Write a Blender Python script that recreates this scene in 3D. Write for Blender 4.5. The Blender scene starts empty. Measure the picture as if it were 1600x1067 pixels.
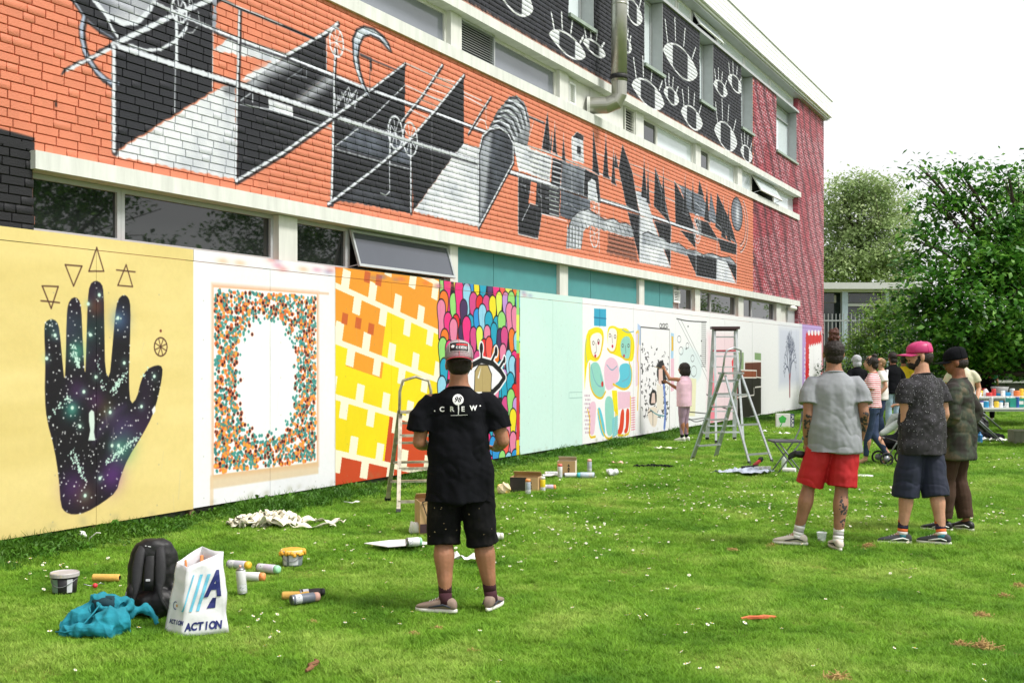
import bpy, bmesh, math, random
import numpy as np
from mathutils import Vector, Matrix, noise as mnoise
R = math.radians
random.seed(7)
RNG = np.random.default_rng(11)
SC = bpy.context.scene
COL = SC.collection

# ------------------------------------------------------------------ camera
F_PX, CX, HY, VX = 1750.0, 800.0, 562.0, 1713.0      # lens of the 1600 px wide photograph
TH = math.atan((VX - CX) / F_PX)
D, H = 8.0, 1.6                                      # camera stands 8 m from the hoarding, eye 1.6 m
cam_d = bpy.data.cameras.new('camera')
cam = bpy.data.objects.new('camera', cam_d)
COL.objects.link(cam)
cam.location = (D, 0, H)
cam.rotation_euler = (R(90), 0, TH)
cam_d.sensor_width = 36.0
cam_d.lens = 36.0 * F_PX / 1600.0
cam_d.shift_y = (HY - 533.5) / 1600.0
cam_d.clip_start = 0.1
cam_d.clip_end = 3000.0
SC.camera = cam

# ------------------------------------------------------------------ world and sun: bright overcast
SUN_EL, SUN_AZ = R(54), R(4)                         # light comes from the right of the camera
w = bpy.data.worlds.new('World')
SC.world = w
w.use_nodes = True
nt = w.node_tree
nt.nodes.clear()
sky = nt.nodes.new('ShaderNodeTexSky')
sky.sky_type = 'NISHITA'
sky.sun_disc = False
SUNV = Vector((math.cos(SUN_AZ) * math.cos(SUN_EL), math.sin(SUN_AZ) * math.cos(SUN_EL), math.sin(SUN_EL)))
sky.sun_elevation = SUN_EL
sky.sun_rotation = math.atan2(SUNV.x, SUNV.y)
sky.air_density = 1.0
sky.dust_density = 4.0
hs = nt.nodes.new('ShaderNodeHueSaturation')
hs.inputs['Saturation'].default_value = 0.12
mixw = nt.nodes.new('ShaderNodeMix')
mixw.data_type = 'RGBA'
mixw.inputs['Factor'].default_value = 0.62           # even cloud cover over the sky
mixw.inputs['B'].default_value = (11.2, 11.3, 11.5, 1)
bg = nt.nodes.new('ShaderNodeBackground')
bg.inputs['Strength'].default_value = 0.074
wo = nt.nodes.new('ShaderNodeOutputWorld')
nt.links.new(sky.outputs[0], hs.inputs['Color'])
nt.links.new(hs.outputs[0], mixw.inputs['A'])
nt.links.new(mixw.outputs['Result'], bg.inputs['Color'])
nt.links.new(bg.outputs[0], wo.inputs[0])
sun_d = bpy.data.lights.new('sun', 'SUN')
sun_d.energy = 2.1
sun_d.angle = R(12)
sun_d.color = (1.0, 0.96, 0.9)
sun = bpy.data.objects.new('sun', sun_d)
COL.objects.link(sun)
sun.rotation_euler = SUNV.to_track_quat('Z', 'Y').to_euler()
SC.view_settings.view_transform = 'Standard'
SC.view_settings.look = 'None'
SC.view_settings.exposure = 0.8
SC.view_settings.gamma = 1.0
SC.view_settings.use_curve_mapping = False
SC.cycles.max_bounces = 6
SC.cycles.diffuse_bounces = 3
SC.cycles.glossy_bounces = 3
SC.cycles.transparent_max_bounces = 12
SC.cycles.use_denoising = True

# ------------------------------------------------------------------ geometry of the place
CT, ST = math.cos(TH), math.sin(TH)
def ray(px, py):
    a = (px - CX) / F_PX
    return a * CT - ST, a * ST + CT, -(py - HY) / F_PX
def on_wall(px, py, x=0.0):
    dx, dy, dz = ray(px, py)
    t = (x - D) / dx
    return dy * t, H + dz * t
def on_ground(px, py, z=0.0):
    dx, dy, dz = ray(px, py)
    t = (z - H) / dz
    return Vector((D + dx * t, dy * t, z))
def at_depth(px, py, Y):
    dx, dy, dz = ray(px, py)
    return Vector((D + dx * Y, dy * Y, H + dz * Y))
def wy(px, x=0.0):
    return on_wall(px, HY, x)[0]
def project(x, y, z):
    rx, ry = x - D, y
    X = rx * CT + ry * ST
    Y = -rx * ST + ry * CT
    return CX + F_PX * X / Y, HY - F_PX * (z - H) / Y, Y
CAM_RIGHT = Vector((CT, ST, 0)); CAM_FWD = Vector((-ST, CT, 0))

# ------------------------------------------------------------------ object helpers
def tag(o, label=None, cat=None, group=None, kind=None):
    if label: o['label'] = label
    if cat: o['category'] = cat
    if group: o['group'] = group
    if kind: o['kind'] = kind
    return o
def empty(name, loc=(0, 0, 0), rz=0.0, label=None, cat=None, group=None):
    o = bpy.data.objects.new(name, None)
    o.location = loc
    o.rotation_euler = (0, 0, rz)
    o.empty_display_size = 0.1
    COL.objects.link(o)
    return tag(o, label, cat, group)
def copy_tree(o, parent=None):
    c = o.copy()
    COL.objects.link(c)
    if parent is not None: c.parent = parent
    for ch in list(o.children): copy_tree(ch, c)
    return c
class MB:
    """collects shapes into one mesh"""
    def __init__(s): s.v = []; s.f = []; s.m = []; s.uv = {}
    def add(s, vs, fs, mi=0):
        b = len(s.v)
        s.v.extend([tuple(q) for q in vs])
        for f in fs:
            s.f.append(tuple(i + b for i in f)); s.m.append(mi)
        return s
    def box(s, x0, x1, y0, y1, z0, z1, mi=0, M=None):
        vs = [Vector(q) for q in ((x0,y0,z0),(x1,y0,z0),(x1,y1,z0),(x0,y1,z0),(x0,y0,z1),(x1,y0,z1),(x1,y1,z1),(x0,y1,z1))]
        if M is not None: vs = [M @ q for q in vs]
        return s.add(vs, [(0,3,2,1),(4,5,6,7),(0,1,5,4),(1,2,6,5),(2,3,7,6),(3,0,4,7)], mi)
    def bar(s, p0, p1, a, b=None, mi=0, up=(0, 0, 1)):
        b = a if b is None else b
        p0, p1 = Vector(p0), Vector(p1)
        d = (p1 - p0).normalized(); u = Vector(up)
        if abs(d.dot(u)) > .98: u = Vector((0, 1, 0))
        r = d.cross(u).normalized(); u = r.cross(d)
        vs = []
        for p in (p0, p1):
            for sx, sy in ((-1,-1),(1,-1),(1,1),(-1,1)): vs.append(p + r * sx * a / 2 + u * sy * b / 2)
        return s.add(vs, [(0,3,2,1),(4,5,6,7),(0,1,5,4),(1,2,6,5),(2,3,7,6),(3,0,4,7)], mi)
    def tube(s, pts, r, n=8, mi=0, caps=True, closed=False):
        pts = [Vector(p) for p in pts]
        rs = r if hasattr(r, '__len__') else [r] * len(pts)
        rings = []; prev = None
        for i, p in enumerate(pts):
            a = pts[max(i - 1, 0)]; c = pts[min(i + 1, len(pts) - 1)]
            if closed: a = pts[i - 1]; c = pts[(i + 1) % len(pts)]
            d = (c - a)
            d = d.normalized() if d.length > 1e-9 else Vector((0, 0, 1))
            if prev is None:
                u = Vector((0, 0, 1)) if abs(d.z) < .95 else Vector((0, 1, 0))
                prev = (u - d * u.dot(d)).normalized()
            else:
                prev = (prev - d * prev.dot(d))
                prev = prev.normalized() if prev.length > 1e-6 else d.orthogonal().normalized()
            q = d.cross(prev)
            rings.append([p + (prev * math.cos(2*math.pi*k/n) + q * math.sin(2*math.pi*k/n)) * rs[i] for k in range(n)])
        vs = [v for rg in rings for v in rg]; fs = []
        m = len(rings)
        for i in range(m if closed else m - 1):
            for k in range(n):
                a0 = i * n + k; a1 = i * n + (k + 1) % n; b0 = ((i + 1) % m) * n + k; b1 = ((i + 1) % m) * n + (k + 1) % n
                fs.append((a0, a1, b1, b0))
        if caps and not closed:
            fs.append(tuple(range(n))[::-1]); fs.append(tuple((m - 1) * n + k for k in range(n)))
        return s.add(vs, fs, mi)
    def lathe(s, prof, n=20, mi=0, M=None, cap=True):
        vs = []; fs = []
        for r, z in prof:
            for k in range(n):
                v = Vector((r * math.cos(2*math.pi*k/n), r * math.sin(2*math.pi*k/n), z))
                vs.append(M @ v if M is not None else v)
        m = len(prof)
        for i in range(m - 1):
            for k in range(n):
                fs.append((i*n+k, i*n+(k+1)%n, (i+1)*n+(k+1)%n, (i+1)*n+k))
        if cap:
            fs.append(tuple(range(n))[::-1]); fs.append(tuple((m-1)*n+k for k in range(n)))
        return s.add(vs, fs, mi)
    def rings(s, rg, mi=0, caps=True):
        """loft through rings of equal length"""
        n = len(rg[0]); vs = [v for r_ in rg for v in r_]; fs = []
        for i in range(len(rg) - 1):
            for k in range(n):
                fs.append((i*n+k, i*n+(k+1)%n, (i+1)*n+(k+1)%n, (i+1)*n+k))
        if caps:
            fs.append(tuple(range(n))[::-1]); fs.append(tuple((len(rg)-1)*n+k for k in range(n)))
        return s.add(vs, fs, mi)
    def ball(s, c, r, n=12, m=8, mi=0, M=None):
        c = Vector(c); rx, ry, rz = (r if hasattr(r, '__len__') else (r, r, r))
        vs = []; fs = []
        for i in range(1, m):
            a = math.pi * i / m
            for k in range(n):
                b = 2 * math.pi * k / n
                v = Vector((rx*math.sin(a)*math.cos(b), ry*math.sin(a)*math.sin(b), rz*math.cos(a)))
                if M is not None: v = M @ v
                vs.append(c + v)
        t = Vector((0, 0, rz)); 
        if M is not None: t = M @ t
        vs.append(c + t); vs.append(c - t)
        for i in range(m - 2):
            for k in range(n):
                fs.append((i*n+k, (i+1)*n+k, (i+1)*n+(k+1)%n, i*n+(k+1)%n))
        for k in range(n):
            fs.append((len(vs)-2, k, (k+1)%n)); fs.append((len(vs)-1, (m-2)*n+(k+1)%n, (m-2)*n+k))
        return s.add(vs, fs, mi)
    def mesh(s, name, mats, smooth=False):
        me = bpy.data.meshes.new(name)
        me.from_pydata(s.v, [], s.f)
        mats = mats if isinstance(mats, (list, tuple)) else [mats]
        for m in mats: me.materials.append(m)
        if len(mats) > 1: me.polygons.foreach_set('material_index', s.m)
        if smooth: me.polygons.foreach_set('use_smooth', [True] * len(me.polygons))
        me.update()
        return me
    def build(s, name, mats, parent=None, smooth=False, loc=None):
        o = bpy.data.objects.new(name, s.mesh(name, mats, smooth))
        COL.objects.link(o)
        if parent is not None: o.parent = parent
        if loc is not None: o.location = loc
        return o
def np_mesh(name, V, Fc, mats, parent=None, mi=None, smooth=False):
    """fast mesh from numpy arrays; Fc is (n,k)"""
    me = bpy.data.meshes.new(name)
    n, k = Fc.shape
    me.vertices.add(len(V)); me.vertices.foreach_set('co', np.asarray(V, np.float32).ravel())
    me.loops.add(n * k); me.loops.foreach_set('vertex_index', Fc.astype(np.int32).ravel())
    me.polygons.add(n)
    me.polygons.foreach_set('loop_start', np.arange(0, n * k, k, dtype=np.int32))
    if mi is not None: me.polygons.foreach_set('material_index', mi.astype(np.int32))
    for m in (mats if isinstance(mats, (list, tuple)) else [mats]): me.materials.append(m)
    if smooth: me.polygons.foreach_set('use_smooth', np.ones(n, bool))
    me.update(calc_edges=True)
    me.validate()
    o = bpy.data.objects.new(name, me)
    COL.objects.link(o)
    if parent is not None: o.parent = parent
    return o

# ------------------------------------------------------------------ materials
def s2l(c):
    return tuple(((x / 255) / 12.92 if x / 255 <= .04045 else ((x / 255 + .055) / 1.055) ** 2.4) for x in c)
_M = {}
def mat(name, rgb, rough=.6, metal=0.0, var=.12, scale=8.0, bump=0.0, bscale=60.0, rgb2=None, f2=.55, spec=.5,
        alpha=1.0, trans=0.0, coat=0.0, stretch=None, sss=0.0):
    """procedural paint/cloth/stone: rgb is the sRGB 0-255 base colour; noise varies it, bump gives relief"""
    if name in _M: return _M[name]
    m = bpy.data.materials.new(name); m.use_nodes = True
    t = m.node_tree; p = t.nodes['Principled BSDF']
    tc = t.nodes.new('ShaderNodeTexCoord')
    src = tc.outputs['Object']
    if stretch:
        mp = t.nodes.new('ShaderNodeMapping'); mp.inputs['Scale'].default_value = stretch
        t.links.new(src, mp.inputs[0]); src = mp.outputs[0]
    n = t.nodes.new('ShaderNodeTexNoise'); n.inputs['Scale'].default_value = scale; n.inputs['Detail'].default_value = 6
    n.inputs['Roughness'].default_value = .6
    t.links.new(src, n.inputs['Vector'])
    c = s2l(rgb)
    cr = t.nodes.new('ShaderNodeValToRGB')
    cr.color_ramp.elements[0].position = .3; cr.color_ramp.elements[1].position = .7
    if rgb2 is None:
        cr.color_ramp.elements[0].color = tuple(x * (1 - var) for x in c) + (1,)
        cr.color_ramp.elements[1].color = tuple(min(1, x * (1 + var)) for x in c) + (1,)
    else:
        cr.color_ramp.elements[0].position = f2 - .06; cr.color_ramp.elements[1].position = f2 + .06
        cr.color_ramp.elements[0].color = c + (1,); cr.color_ramp.elements[1].color = s2l(rgb2) + (1,)
    t.links.new(n.outputs[0], cr.inputs[0]); t.links.new(cr.outputs[0], p.inputs['Base Color'])
    p.inputs['Roughness'].default_value = rough; p.inputs['Metallic'].default_value = metal
    p.inputs['Specular IOR Level'].default_value = spec
    p.inputs['Transmission Weight'].default_value = trans
    p.inputs['Coat Weight'].default_value = coat
    p.inputs['Alpha'].default_value = alpha
    if sss: p.inputs['Subsurface Weight'].default_value = sss; p.inputs['Subsurface Radius'].default_value = (.02, .008, .004); p.inputs['Subsurface Scale'].default_value = .5
    if bump:
        n2 = t.nodes.new('ShaderNodeTexNoise'); n2.inputs['Scale'].default_value = bscale; n2.inputs['Detail'].default_value = 4
        t.links.new(src, n2.inputs['Vector'])
        b = t.nodes.new('ShaderNodeBump'); b.inputs['Strength'].default_value = bump; b.inputs['Distance'].default_value = .01
        t.links.new(n2.outputs[0], b.inputs['Height']); t.links.new(b.outputs[0], p.inputs['Normal'])
    _M[name] = m
    return m
# ------------------------------------------------------------------ painted murals, drawn in wall metres (photo pixels are turned into wall points)
class Canvas:
    def __init__(s, y0, y1, z0, z1, ppm, plane, base):
        s.y0, s.y1, s.z0, s.z1, s.ppm, s.pl = y0, y1, z0, z1, ppm, plane
        s.W = int((y1 - y0) * ppm); s.Hh = int((z1 - z0) * ppm)
        s.a = np.empty((s.Hh, s.W, 3), np.float32); s.a[:] = np.array(base, np.float32) / 255
    def P(s, px, py): return on_wall(px, py, s.pl)
    def grid(s, y0, y1, z0, z1, pad):
        i0 = max(0, int((y0 - pad - s.y0) * s.ppm)); i1 = min(s.W, int((y1 + pad - s.y0) * s.ppm) + 2)
        j0 = max(0, int((z0 - pad - s.z0) * s.ppm)); j1 = min(s.Hh, int((z1 + pad - s.z0) * s.ppm) + 2)
        if i1 <= i0 or j1 <= j0: return None
        yy = (np.arange(i0, i1, dtype=np.float32) + .5) / s.ppm + s.y0
        zz = (np.arange(j0, j1, dtype=np.float32) + .5) / s.ppm + s.z0
        return (slice(j0, j1), slice(i0, i1)), yy[None, :], zz[:, None]
    def blend(s, sl, al, col):
        c = col if isinstance(col, np.ndarray) else np.array(col, np.float32) / 255
        s.a[sl] += al[..., None] * (c - s.a[sl])
    def polyW(s, pts, col, a=1.0, soft=None, tex=None, rough=0.0):
        soft = soft or 1.0 / s.ppm
        p = np.array(pts, np.float32)
        g = s.grid(p[:, 0].min(), p[:, 0].max(), p[:, 1].min(), p[:, 1].max(), soft + rough)
        if g is None: return
        sl, Y, Z = g
        Y, Z = np.broadcast_arrays(Y, Z)
        if rough:
            Y = Y + rough * (np.sin(Z * 61 + 1) + np.sin(Z * 23)) * .5; Z = Z + rough * (np.sin(Y * 53) + np.sin(Y * 19 + 2)) * .5
        d2 = np.full(Y.shape, 1e9, np.float32); ins = np.zeros(Y.shape, bool)
        n = len(p)
        for i in range(n):
            ax, az = p[i]; bx, bz = p[(i + 1) % n]
            ex, ez = bx - ax, bz - az
            L = ex * ex + ez * ez
            if L < 1e-12: continue
            t = np.clip(((Y - ax) * ex + (Z - az) * ez) / L, 0, 1)
            d2 = np.minimum(d2, (Y - ax - t * ex) ** 2 + (Z - az - t * ez) ** 2)
            if az != bz:
                c = (az > Z) != (bz > Z)
                ins ^= c & (Y < ex * (Z - az) / ez + ax)
        d = np.sqrt(d2); sd = np.where(ins, d, -d)
        al = np.clip(sd / soft + .5, 0, 1) * a
        if tex is not None: col = tex(Y, Z)
        s.blend(sl, al, col)
    def poly(s, pts, col, **k): s.polyW([s.P(*q) for q in pts], col, **k)
    def lineW(s, pts, w, col, a=1.0, soft=None, dash=0.0, wob=0.0):
        soft = soft or 1.0 / s.ppm
        for (a0, b0), (a1, b1) in zip(pts[:-1], pts[1:]):
            g = s.grid(min(a0, a1), max(a0, a1), min(b0, b1), max(b0, b1), w + soft)
            if g is None: continue
            sl, Y, Z = g
            ex, ez = a1 - a0, b1 - b0; L = max(ex * ex + ez * ez, 1e-9)
            t = np.clip(((Y - a0) * ex + (Z - b0) * ez) / L, 0, 1)
            dd = np.sqrt((Y - a0 - t * ex) ** 2 + (Z - b0 - t * ez) ** 2)
            ww = w / 2
            if wob:
                q = t * math.sqrt(L) + a0 * 3.1 + b0; ww = ww * (1 + wob * .45 * (np.sin(q * 17) * np.sin(q * 41 + 1) + .5 * np.sin(q * 73 + 2) * np.sin(q * 11)))
                dd = dd * (1 + wob * .3 * np.sin(Y * 90) * np.sin(Z * 77))
            al = np.clip((ww - dd) / soft + .5, 0, 1) * a
            s.blend(sl, al.astype(np.float32), col)
    def line(s, pts, w, col, **k): s.lineW([s.P(*q) for q in pts], w, col, **k)
    def oline(s, pts, w, col, oc=(30, 30, 36), ow=.03):
        """painted line with a dark edge"""
        q = [s.P(*t) for t in pts]
        s.lineW([(y + .012, z - .01) for y, z in q], w + ow, oc, soft=.02, a=.9); s.lineW(q, w, col, wob=.35)
    def dot(s, y, z, ry, col, rz=None, a=1.0, soft=None):
        rz = rz or ry; soft = soft or 1.0 / s.ppm
        g = s.grid(y - ry, y + ry, z - rz, z + rz, soft)
        if g is None: return
        sl, Y, Z = g
        d = np.sqrt(((Y - y) / ry) ** 2 + ((Z - z) / rz) ** 2)
        s.blend(sl, (np.clip((1 - d) * min(ry, rz) / soft + .5, 0, 1) * a).astype(np.float32), col)
    def glow(s, y, z, ry, col, rz=None, a=.6):
        rz = rz or ry
        g = s.grid(y - 2*ry, y + 2*ry, z - 2*rz, z + 2*rz, 0)
        if g is None: return
        sl, Y, Z = g
        s.blend(sl, (np.exp(-(((Y - y) / ry) ** 2 + ((Z - z) / rz) ** 2)) * a).astype(np.float32), col)
    def ring(s, y, z, r, w, col, rz=None, n=28, a0=0, a1=360):
        rz = rz or r
        s.lineW([(y + r * math.cos(R(a0 + (a1 - a0) * k / n)), z + rz * math.sin(R(a0 + (a1 - a0) * k / n))) for k in range(n + 1)], w, col)
    def image(s, name):
        im = bpy.data.images.new(name, s.W, s.Hh, alpha=False)
        px = np.ones((s.Hh, s.W, 4), np.float32); px[..., :3] = np.clip(s.a, 0, 1)
        im.pixels.foreach_set(px.ravel()); im.update(); im.pack()
        return im
def vnoise(Y, Z, sc, seed=0):
    """smooth value noise for paint smudges"""
    r = np.random.default_rng(seed).random((128, 128)).astype(np.float32)
    u, v = Y * sc, Z * sc
    i, j = np.floor(u).astype(int), np.floor(v).astype(int); fu, fv = u - i, v - j
    fu = fu * fu * (3 - 2 * fu); fv = fv * fv * (3 - 2 * fv)
    g = lambda a, b: r[b % 128, a % 128]
    return (g(i, j) * (1 - fu) + g(i + 1, j) * fu) * (1 - fv) + (g(i, j + 1) * (1 - fu) + g(i + 1, j + 1) * fu) * fv
def smudge(c0, c1, sc=6, seed=0, dirv=(1, 1), pw=1.0):
    c0 = np.array(c0, np.float32) / 255; c1 = np.array(c1, np.float32) / 255
    def f(Y, Z):
        n = (vnoise(Y * dirv[0], Z * dirv[1], sc, seed) * .65 + vnoise(Y * dirv[0], Z * dirv[1], sc * 3.1, seed + 1) * .35) ** pw
        return c0 + (c1 - c0) * n[..., None]
    return f

BX = -0.08                                            # face of the brickwork
ORANGE, DARK, WHT = (230, 139, 107), (40, 41, 48), (226, 231, 240)
def brick_rand(Y, Z, seed):
    k = np.floor((Z - 3.388) / .0775).astype(int); i = np.floor(Y / .235 + (k % 2) * .5).astype(int)
    r = np.random.default_rng(seed).random((257, 509)).astype(np.float32)
    return r[k % 257, i % 509]
def paint_brick_mural():
    C = Canvas(4.5, 38.6, 2.5, 9.9, 84, BX, ORANGE)
    sl, Y, Z = C.grid(4.5, 38.6, 2.5, 9.9, 0)
    Y, Z = np.broadcast_arrays(Y, Z)
    n = vnoise(Y, Z, 1.3, 3) * .5 + brick_rand(Y, Z, 5) * .5
    C.a *= (0.95 + .09 * n)[..., None]
    # black pier beside the lower windows
    C.polyW([(4, 2), (6.62, 2), (6.62, 3.5), (4, 3.62)], (34, 34, 38))
    C.polyW([(4, 2), (6.62, 2), (6.62, 2.66), (4, 2.66)], (92, 96, 92), soft=.15, a=.6)
    # upper storey: black paint with bare brick showing at its foot
    C.polyW([(3, 6.3), (29.25, 6.3), (29.25, 10), (3, 10)], DARK)
    C.polyW([(3, 6.3), (29.3, 6.3), (29.3, 6.78), (3, 6.78)], (176, 128, 108), soft=.05, rough=.02, a=.85)
    m = (Z > 6.6) & (Y < 29.25)
    C.a[m] = C.a[m] * (.95 + .35 * brick_rand(Y, Z, 8)[m])[:, None]
    def D_(pts, **k):
        C.poly(pts, DARK, rough=.008, **k)
        if min(q[0] for q in pts) > 800 and len(pts) > 2:      # sketchy chalk outlines and hatching on the right half
            C.line(list(pts) + [pts[0]], .011, (206, 212, 222), a=.75, wob=.9)
            x0, x1 = min(q[0] for q in pts), max(q[0] for q in pts); y0, y1 = min(q[1] for q in pts), max(q[1] for q in pts); rq = random.Random(int(x0 * 7 + y0))
            for _ in range(9):
                x = rq.uniform(x0, x1); y = rq.uniform(y0, y1); L = rq.uniform(3, 12)
                C.line([(x, y), (x + rq.uniform(-1, 3), y + L)], .012, rq.choice([(120, 126, 138), (170, 176, 188), (70, 74, 82)]), a=.5, wob=.9)
    Wm = lambda pts, seed=1, **k: C.poly(pts, None, tex=smudge((165, 172, 186), (250, 252, 255), 3.5, seed, pw=.6), rough=.01, **k)
    G_ = lambda pts, c0=(52, 55, 64), c1=(128, 136, 150), seed=2, **k: C.poly(pts, None, tex=smudge(c0, c1, 3, seed), rough=.01, **k)
    # --- big block at the left with the bowl shape on top
    D_([(84, -60), (111, 0), (130, 25), (152, 44), (176, 66), (177, 238), (331, 143), (332, -70), (160, -90)])
    Wm([(178, 240), (345, 137), (367, 133), (367, 281), (180, 245)], 4)
    C.poly([(345, 137), (367, 133), (366, 150), (352, 148)], (60, 62, 70), a=.6, soft=.06)
    G_([(140, -50), (145, 0), (165, 22), (190, 37), (213, 37), (235, 14), (242, -5), (245, -50)], (120, 124, 138), (238, 240, 246), 6)
    C.line([(140, -30), (146, 2), (166, 25), (190, 38), (213, 37), (232, 18), (242, 0)], .045, WHT, wob=.3)
    C.line([(166, 27), (175, 47), (183, 58)], .03, WHT, wob=.5)
    C.line([(195, 68), (225, 80), (250, 78), (272, 66), (290, 45)], .03, WHT, wob=.4)
    C.line([(297, 0), (309, 20), (311, 38), (300, 52), (285, 53)], .012, (190, 194, 200))
    C.line([(295, -5), (295, 25), (290, 45), (284, 58)], .02, WHT, wob=.9)
    C.oline([(100, -20), (118, 7), (130, 25)], .02, (150, 158, 175))
    C.oline([(130, 27), (126, 45), (127, 62), (131, 80), (138, 95), (150, 112), (160, 122), (172, 130), (184, 131)], .035, (170, 182, 205))
    C.oline([(136, 33), (155, 48), (176, 60)], .015, (120, 128, 146))
    C.poly([(94, 117), (100, 108), (176, 68), (180, 76), (140, 96), (102, 114)], DARK, rough=.01)
    C.line([(104, 111), (140, 92), (176, 75)], .028, WHT, wob=.6)
    # --- white floor band and dark faces
    Wm([(332, 78), (362, 57), (445, 87), (400, 128), (375, 124), (424, 98), (410, 94), (334, 80)], 9)
    D_([(378, 134), (404, 118), (447, 88), (512, 117), (459, 160)])
    C.poly([(378, 134), (404, 110), (447, 85), (470, 98), (420, 122), (398, 140)], WHT, a=.75, soft=.14)
    D_([(459, 160), (512, 117), (560, 135), (578, 143), (524, 184)])
    C.poly([(460, 158), (512, 118), (530, 124), (480, 160), (466, 166)], WHT, a=.7, soft=.12)
    D_([(446, 87), (508, 54), (510, 114)])
    D_([(371, 138), (519, 185), (371, 284)])
    Wm([(419, 153), (457, 165), (457, 183), (419, 172)], 12)
    C.line([(372, 163), (421, 172), (480, 190), (519, 203)], .015, WHT); C.line([(375, 158), (394, 144), (394, 160)], .012, WHT)
    C.line([(448, 125), (478, 104), (478, 122), (458, 118)], .01, (150, 156, 165))
    D_([(520, 188), (575, 143), (632, 99), (632, 218), (642, 222), (642, 334), (560, 318), (520, 314)])
    G_([(556, 196), (612, 212), (640, 224), (640, 258), (600, 250), (526, 230)], (48, 51, 60), (118, 126, 142), 15)
    G_([(530, 312), (560, 290), (610, 300), (640, 330)], (46, 48, 56), (110, 116, 128), 16, a=.5, soft=.1)
    D_([(642, 222), (724, 116), (724, 228), (712, 238), (645, 330)])
    Wm([(645, 331), (712, 238), (724, 225), (749, 232), (747, 355)], 18)
    C.line([(522, 230), (580, 185), (632, 134)], .016, WHT, wob=.5)
    C.line([(522, 233), (590, 252), (640, 265)], .012, WHT, wob=.6)
    C.line([(608, 256), (608, 300), (602, 306), (594, 302)], .016, WHT); C.line([(674, 180), (674, 292)], .008, (150, 150, 156))
    # long beams and posts
    C.oline([(176, 71), (270, 25), (345, -6)], .05, WHT)
    C.oline([(176, 71), (275, 103), (371, 132), (519, 182), (640, 222), (760, 258), (810, 273), (980, 325), (1150, 384)], .052, WHT)
    C.oline([(240, 5), (275, 22), (370, 62), (445, 88), (512, 115), (560, 135), (675, 175), (762, 208)], .036, WHT)
    C.line([(803, 222), (860, 240), (937, 272), (1025, 303), (1135, 350)], .024, WHT, wob=.3)
    C.line([(980, 268), (1045, 295), (1112, 322)], .018, WHT)
    C.line([(930, 240), (1000, 262), (1062, 290)], .014, WHT)
    C.oline([(177, 75), (177, 236)], .045, WHT); C.line([(275, 28), (275, 106)], .04, WHT, wob=.4); C.line([(273, 108), (272, 176)], .012, WHT)
    C.oline([(373, 17), (372, 62), (370, 132), (367, 280)], .03, WHT); C.line([(332, 45), (331, 142)], .01, WHT, wob=.8)
    C.line([(334, -20), (335, 20), (333, 45)], .05, (150, 156, 170), wob=.9)
    C.oline([(520, 184), (519, 250), (517, 318)], .038, WHT); C.line([(510, 60), (509, 112)], .012, WHT)
    C.oline([(523, 78), (521, 118), (521, 180)], .03, WHT); C.oline([(641, 224), (641, 332)], .03, WHT); C.line([(609, 200), (608, 256)], .03, WHT, wob=.4)
    C.oline([(368, 283), (440, 240), (519, 184), (578, 143)], .034, WHT); C.oline([(445, 88), (508, 52), (527, 37)], .036, WHT)
    C.oline([(578, 142), (632, 100)], .028, WHT); C.oline([(512, 319), (580, 268), (640, 218), (680, 172), (724, 118)], .034, WHT)
    C.oline([(625, 192), (660, 148), (690, 102)], .025, WHT)
    for k in range(7): C.line([(640 + k * 6.5, 172 - k * 8.5), (668 + k * 7, 186 - k * 9.5)], .014, WHT, wob=.3)
    for a_, b_ in (((634, 100), (708, 134)), ((634, 135), (690, 160)), ((724, 150), (760, 170)), ((724, 145), (752, 158)), ((535, 76), (553, 84))): C.line([a_, b_], .016, WHT)
    C.line([(345, 0), (375, 15), (400, 24), (490, 62)], .035, (60, 62, 70)); C.line([(345, 0), (375, 13), (400, 23), (440, 40)], .012, WHT)
    C.oline([(562, 85), (578, 92), (578, 108)], .01, (90, 92, 98)); C.line([(575, 92), (630, 115)], .02, (60, 60, 68)); C.line([(577, 92), (577, 142)], .012, (70, 70, 80))
    for x, y, r in ((279, 17, .125), (525, 67, .17), (617, 208, .21), (640, 218, .22), (928, 324, .25), (928, 366, .24)):
        cy, cz = C.P(x, y); C.ring(cy, cz, r * .8, .026, WHT, rz=r)
        for k in range(4):
            a = R(k * 45 + 15); C.lineW([(cy - r*.8*math.cos(a), cz - r*math.sin(a)), (cy + r*.8*math.cos(a), cz + r*math.sin(a))], .014, WHT)
    for k in range(9):
        C.line([(522 + k * 3.6, 145 + (k % 3) * 5), (525 + k * 3.6, 170 - (k % 4) * 6), (529 + k * 3.6, 150 - k * .6)], .014, WHT)
    C.line([(536, 148), (544, 137), (548, 150), (556, 142)], .016, WHT)
    # crescent
    C.poly([(549, 62), (556, 46), (568, 41), (584, 45), (598, 56), (607, 68), (612, 84), (604, 78), (592, 64), (578, 57), (568, 60), (562, 72), (560, 90), (563, 112), (569, 132), (582, 158), (572, 148), (560, 126), (551, 98)], DARK, soft=.03)
    C.poly([(552, 63), (558, 49), (568, 44), (583, 48), (596, 58), (604, 68), (609, 80), (592, 60), (578, 54), (566, 57), (559, 72), (557, 90), (560, 112), (567, 134), (578, 155), (566, 138), (556, 112), (552, 90)], None, tex=smudge((170, 185, 205), (240, 245, 250), 5, 21))
    # dividers sketch, coil tunnel and arch
    C.oline([(731, 209), (748, 180), (766, 152)], .02, WHT); C.line([(741, 200), (750, 187), (757, 190), (761, 205)], .02, WHT); C.line([(758, 165), (759, 190)], .01, WHT)
    G_([(762, 204), (775, 176), (795, 152), (806, 150), (818, 160), (825, 178), (828, 200), (824, 226), (812, 262), (803, 240), (798, 215), (780, 202)], (52, 55, 62), (210, 216, 224), 25)
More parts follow.
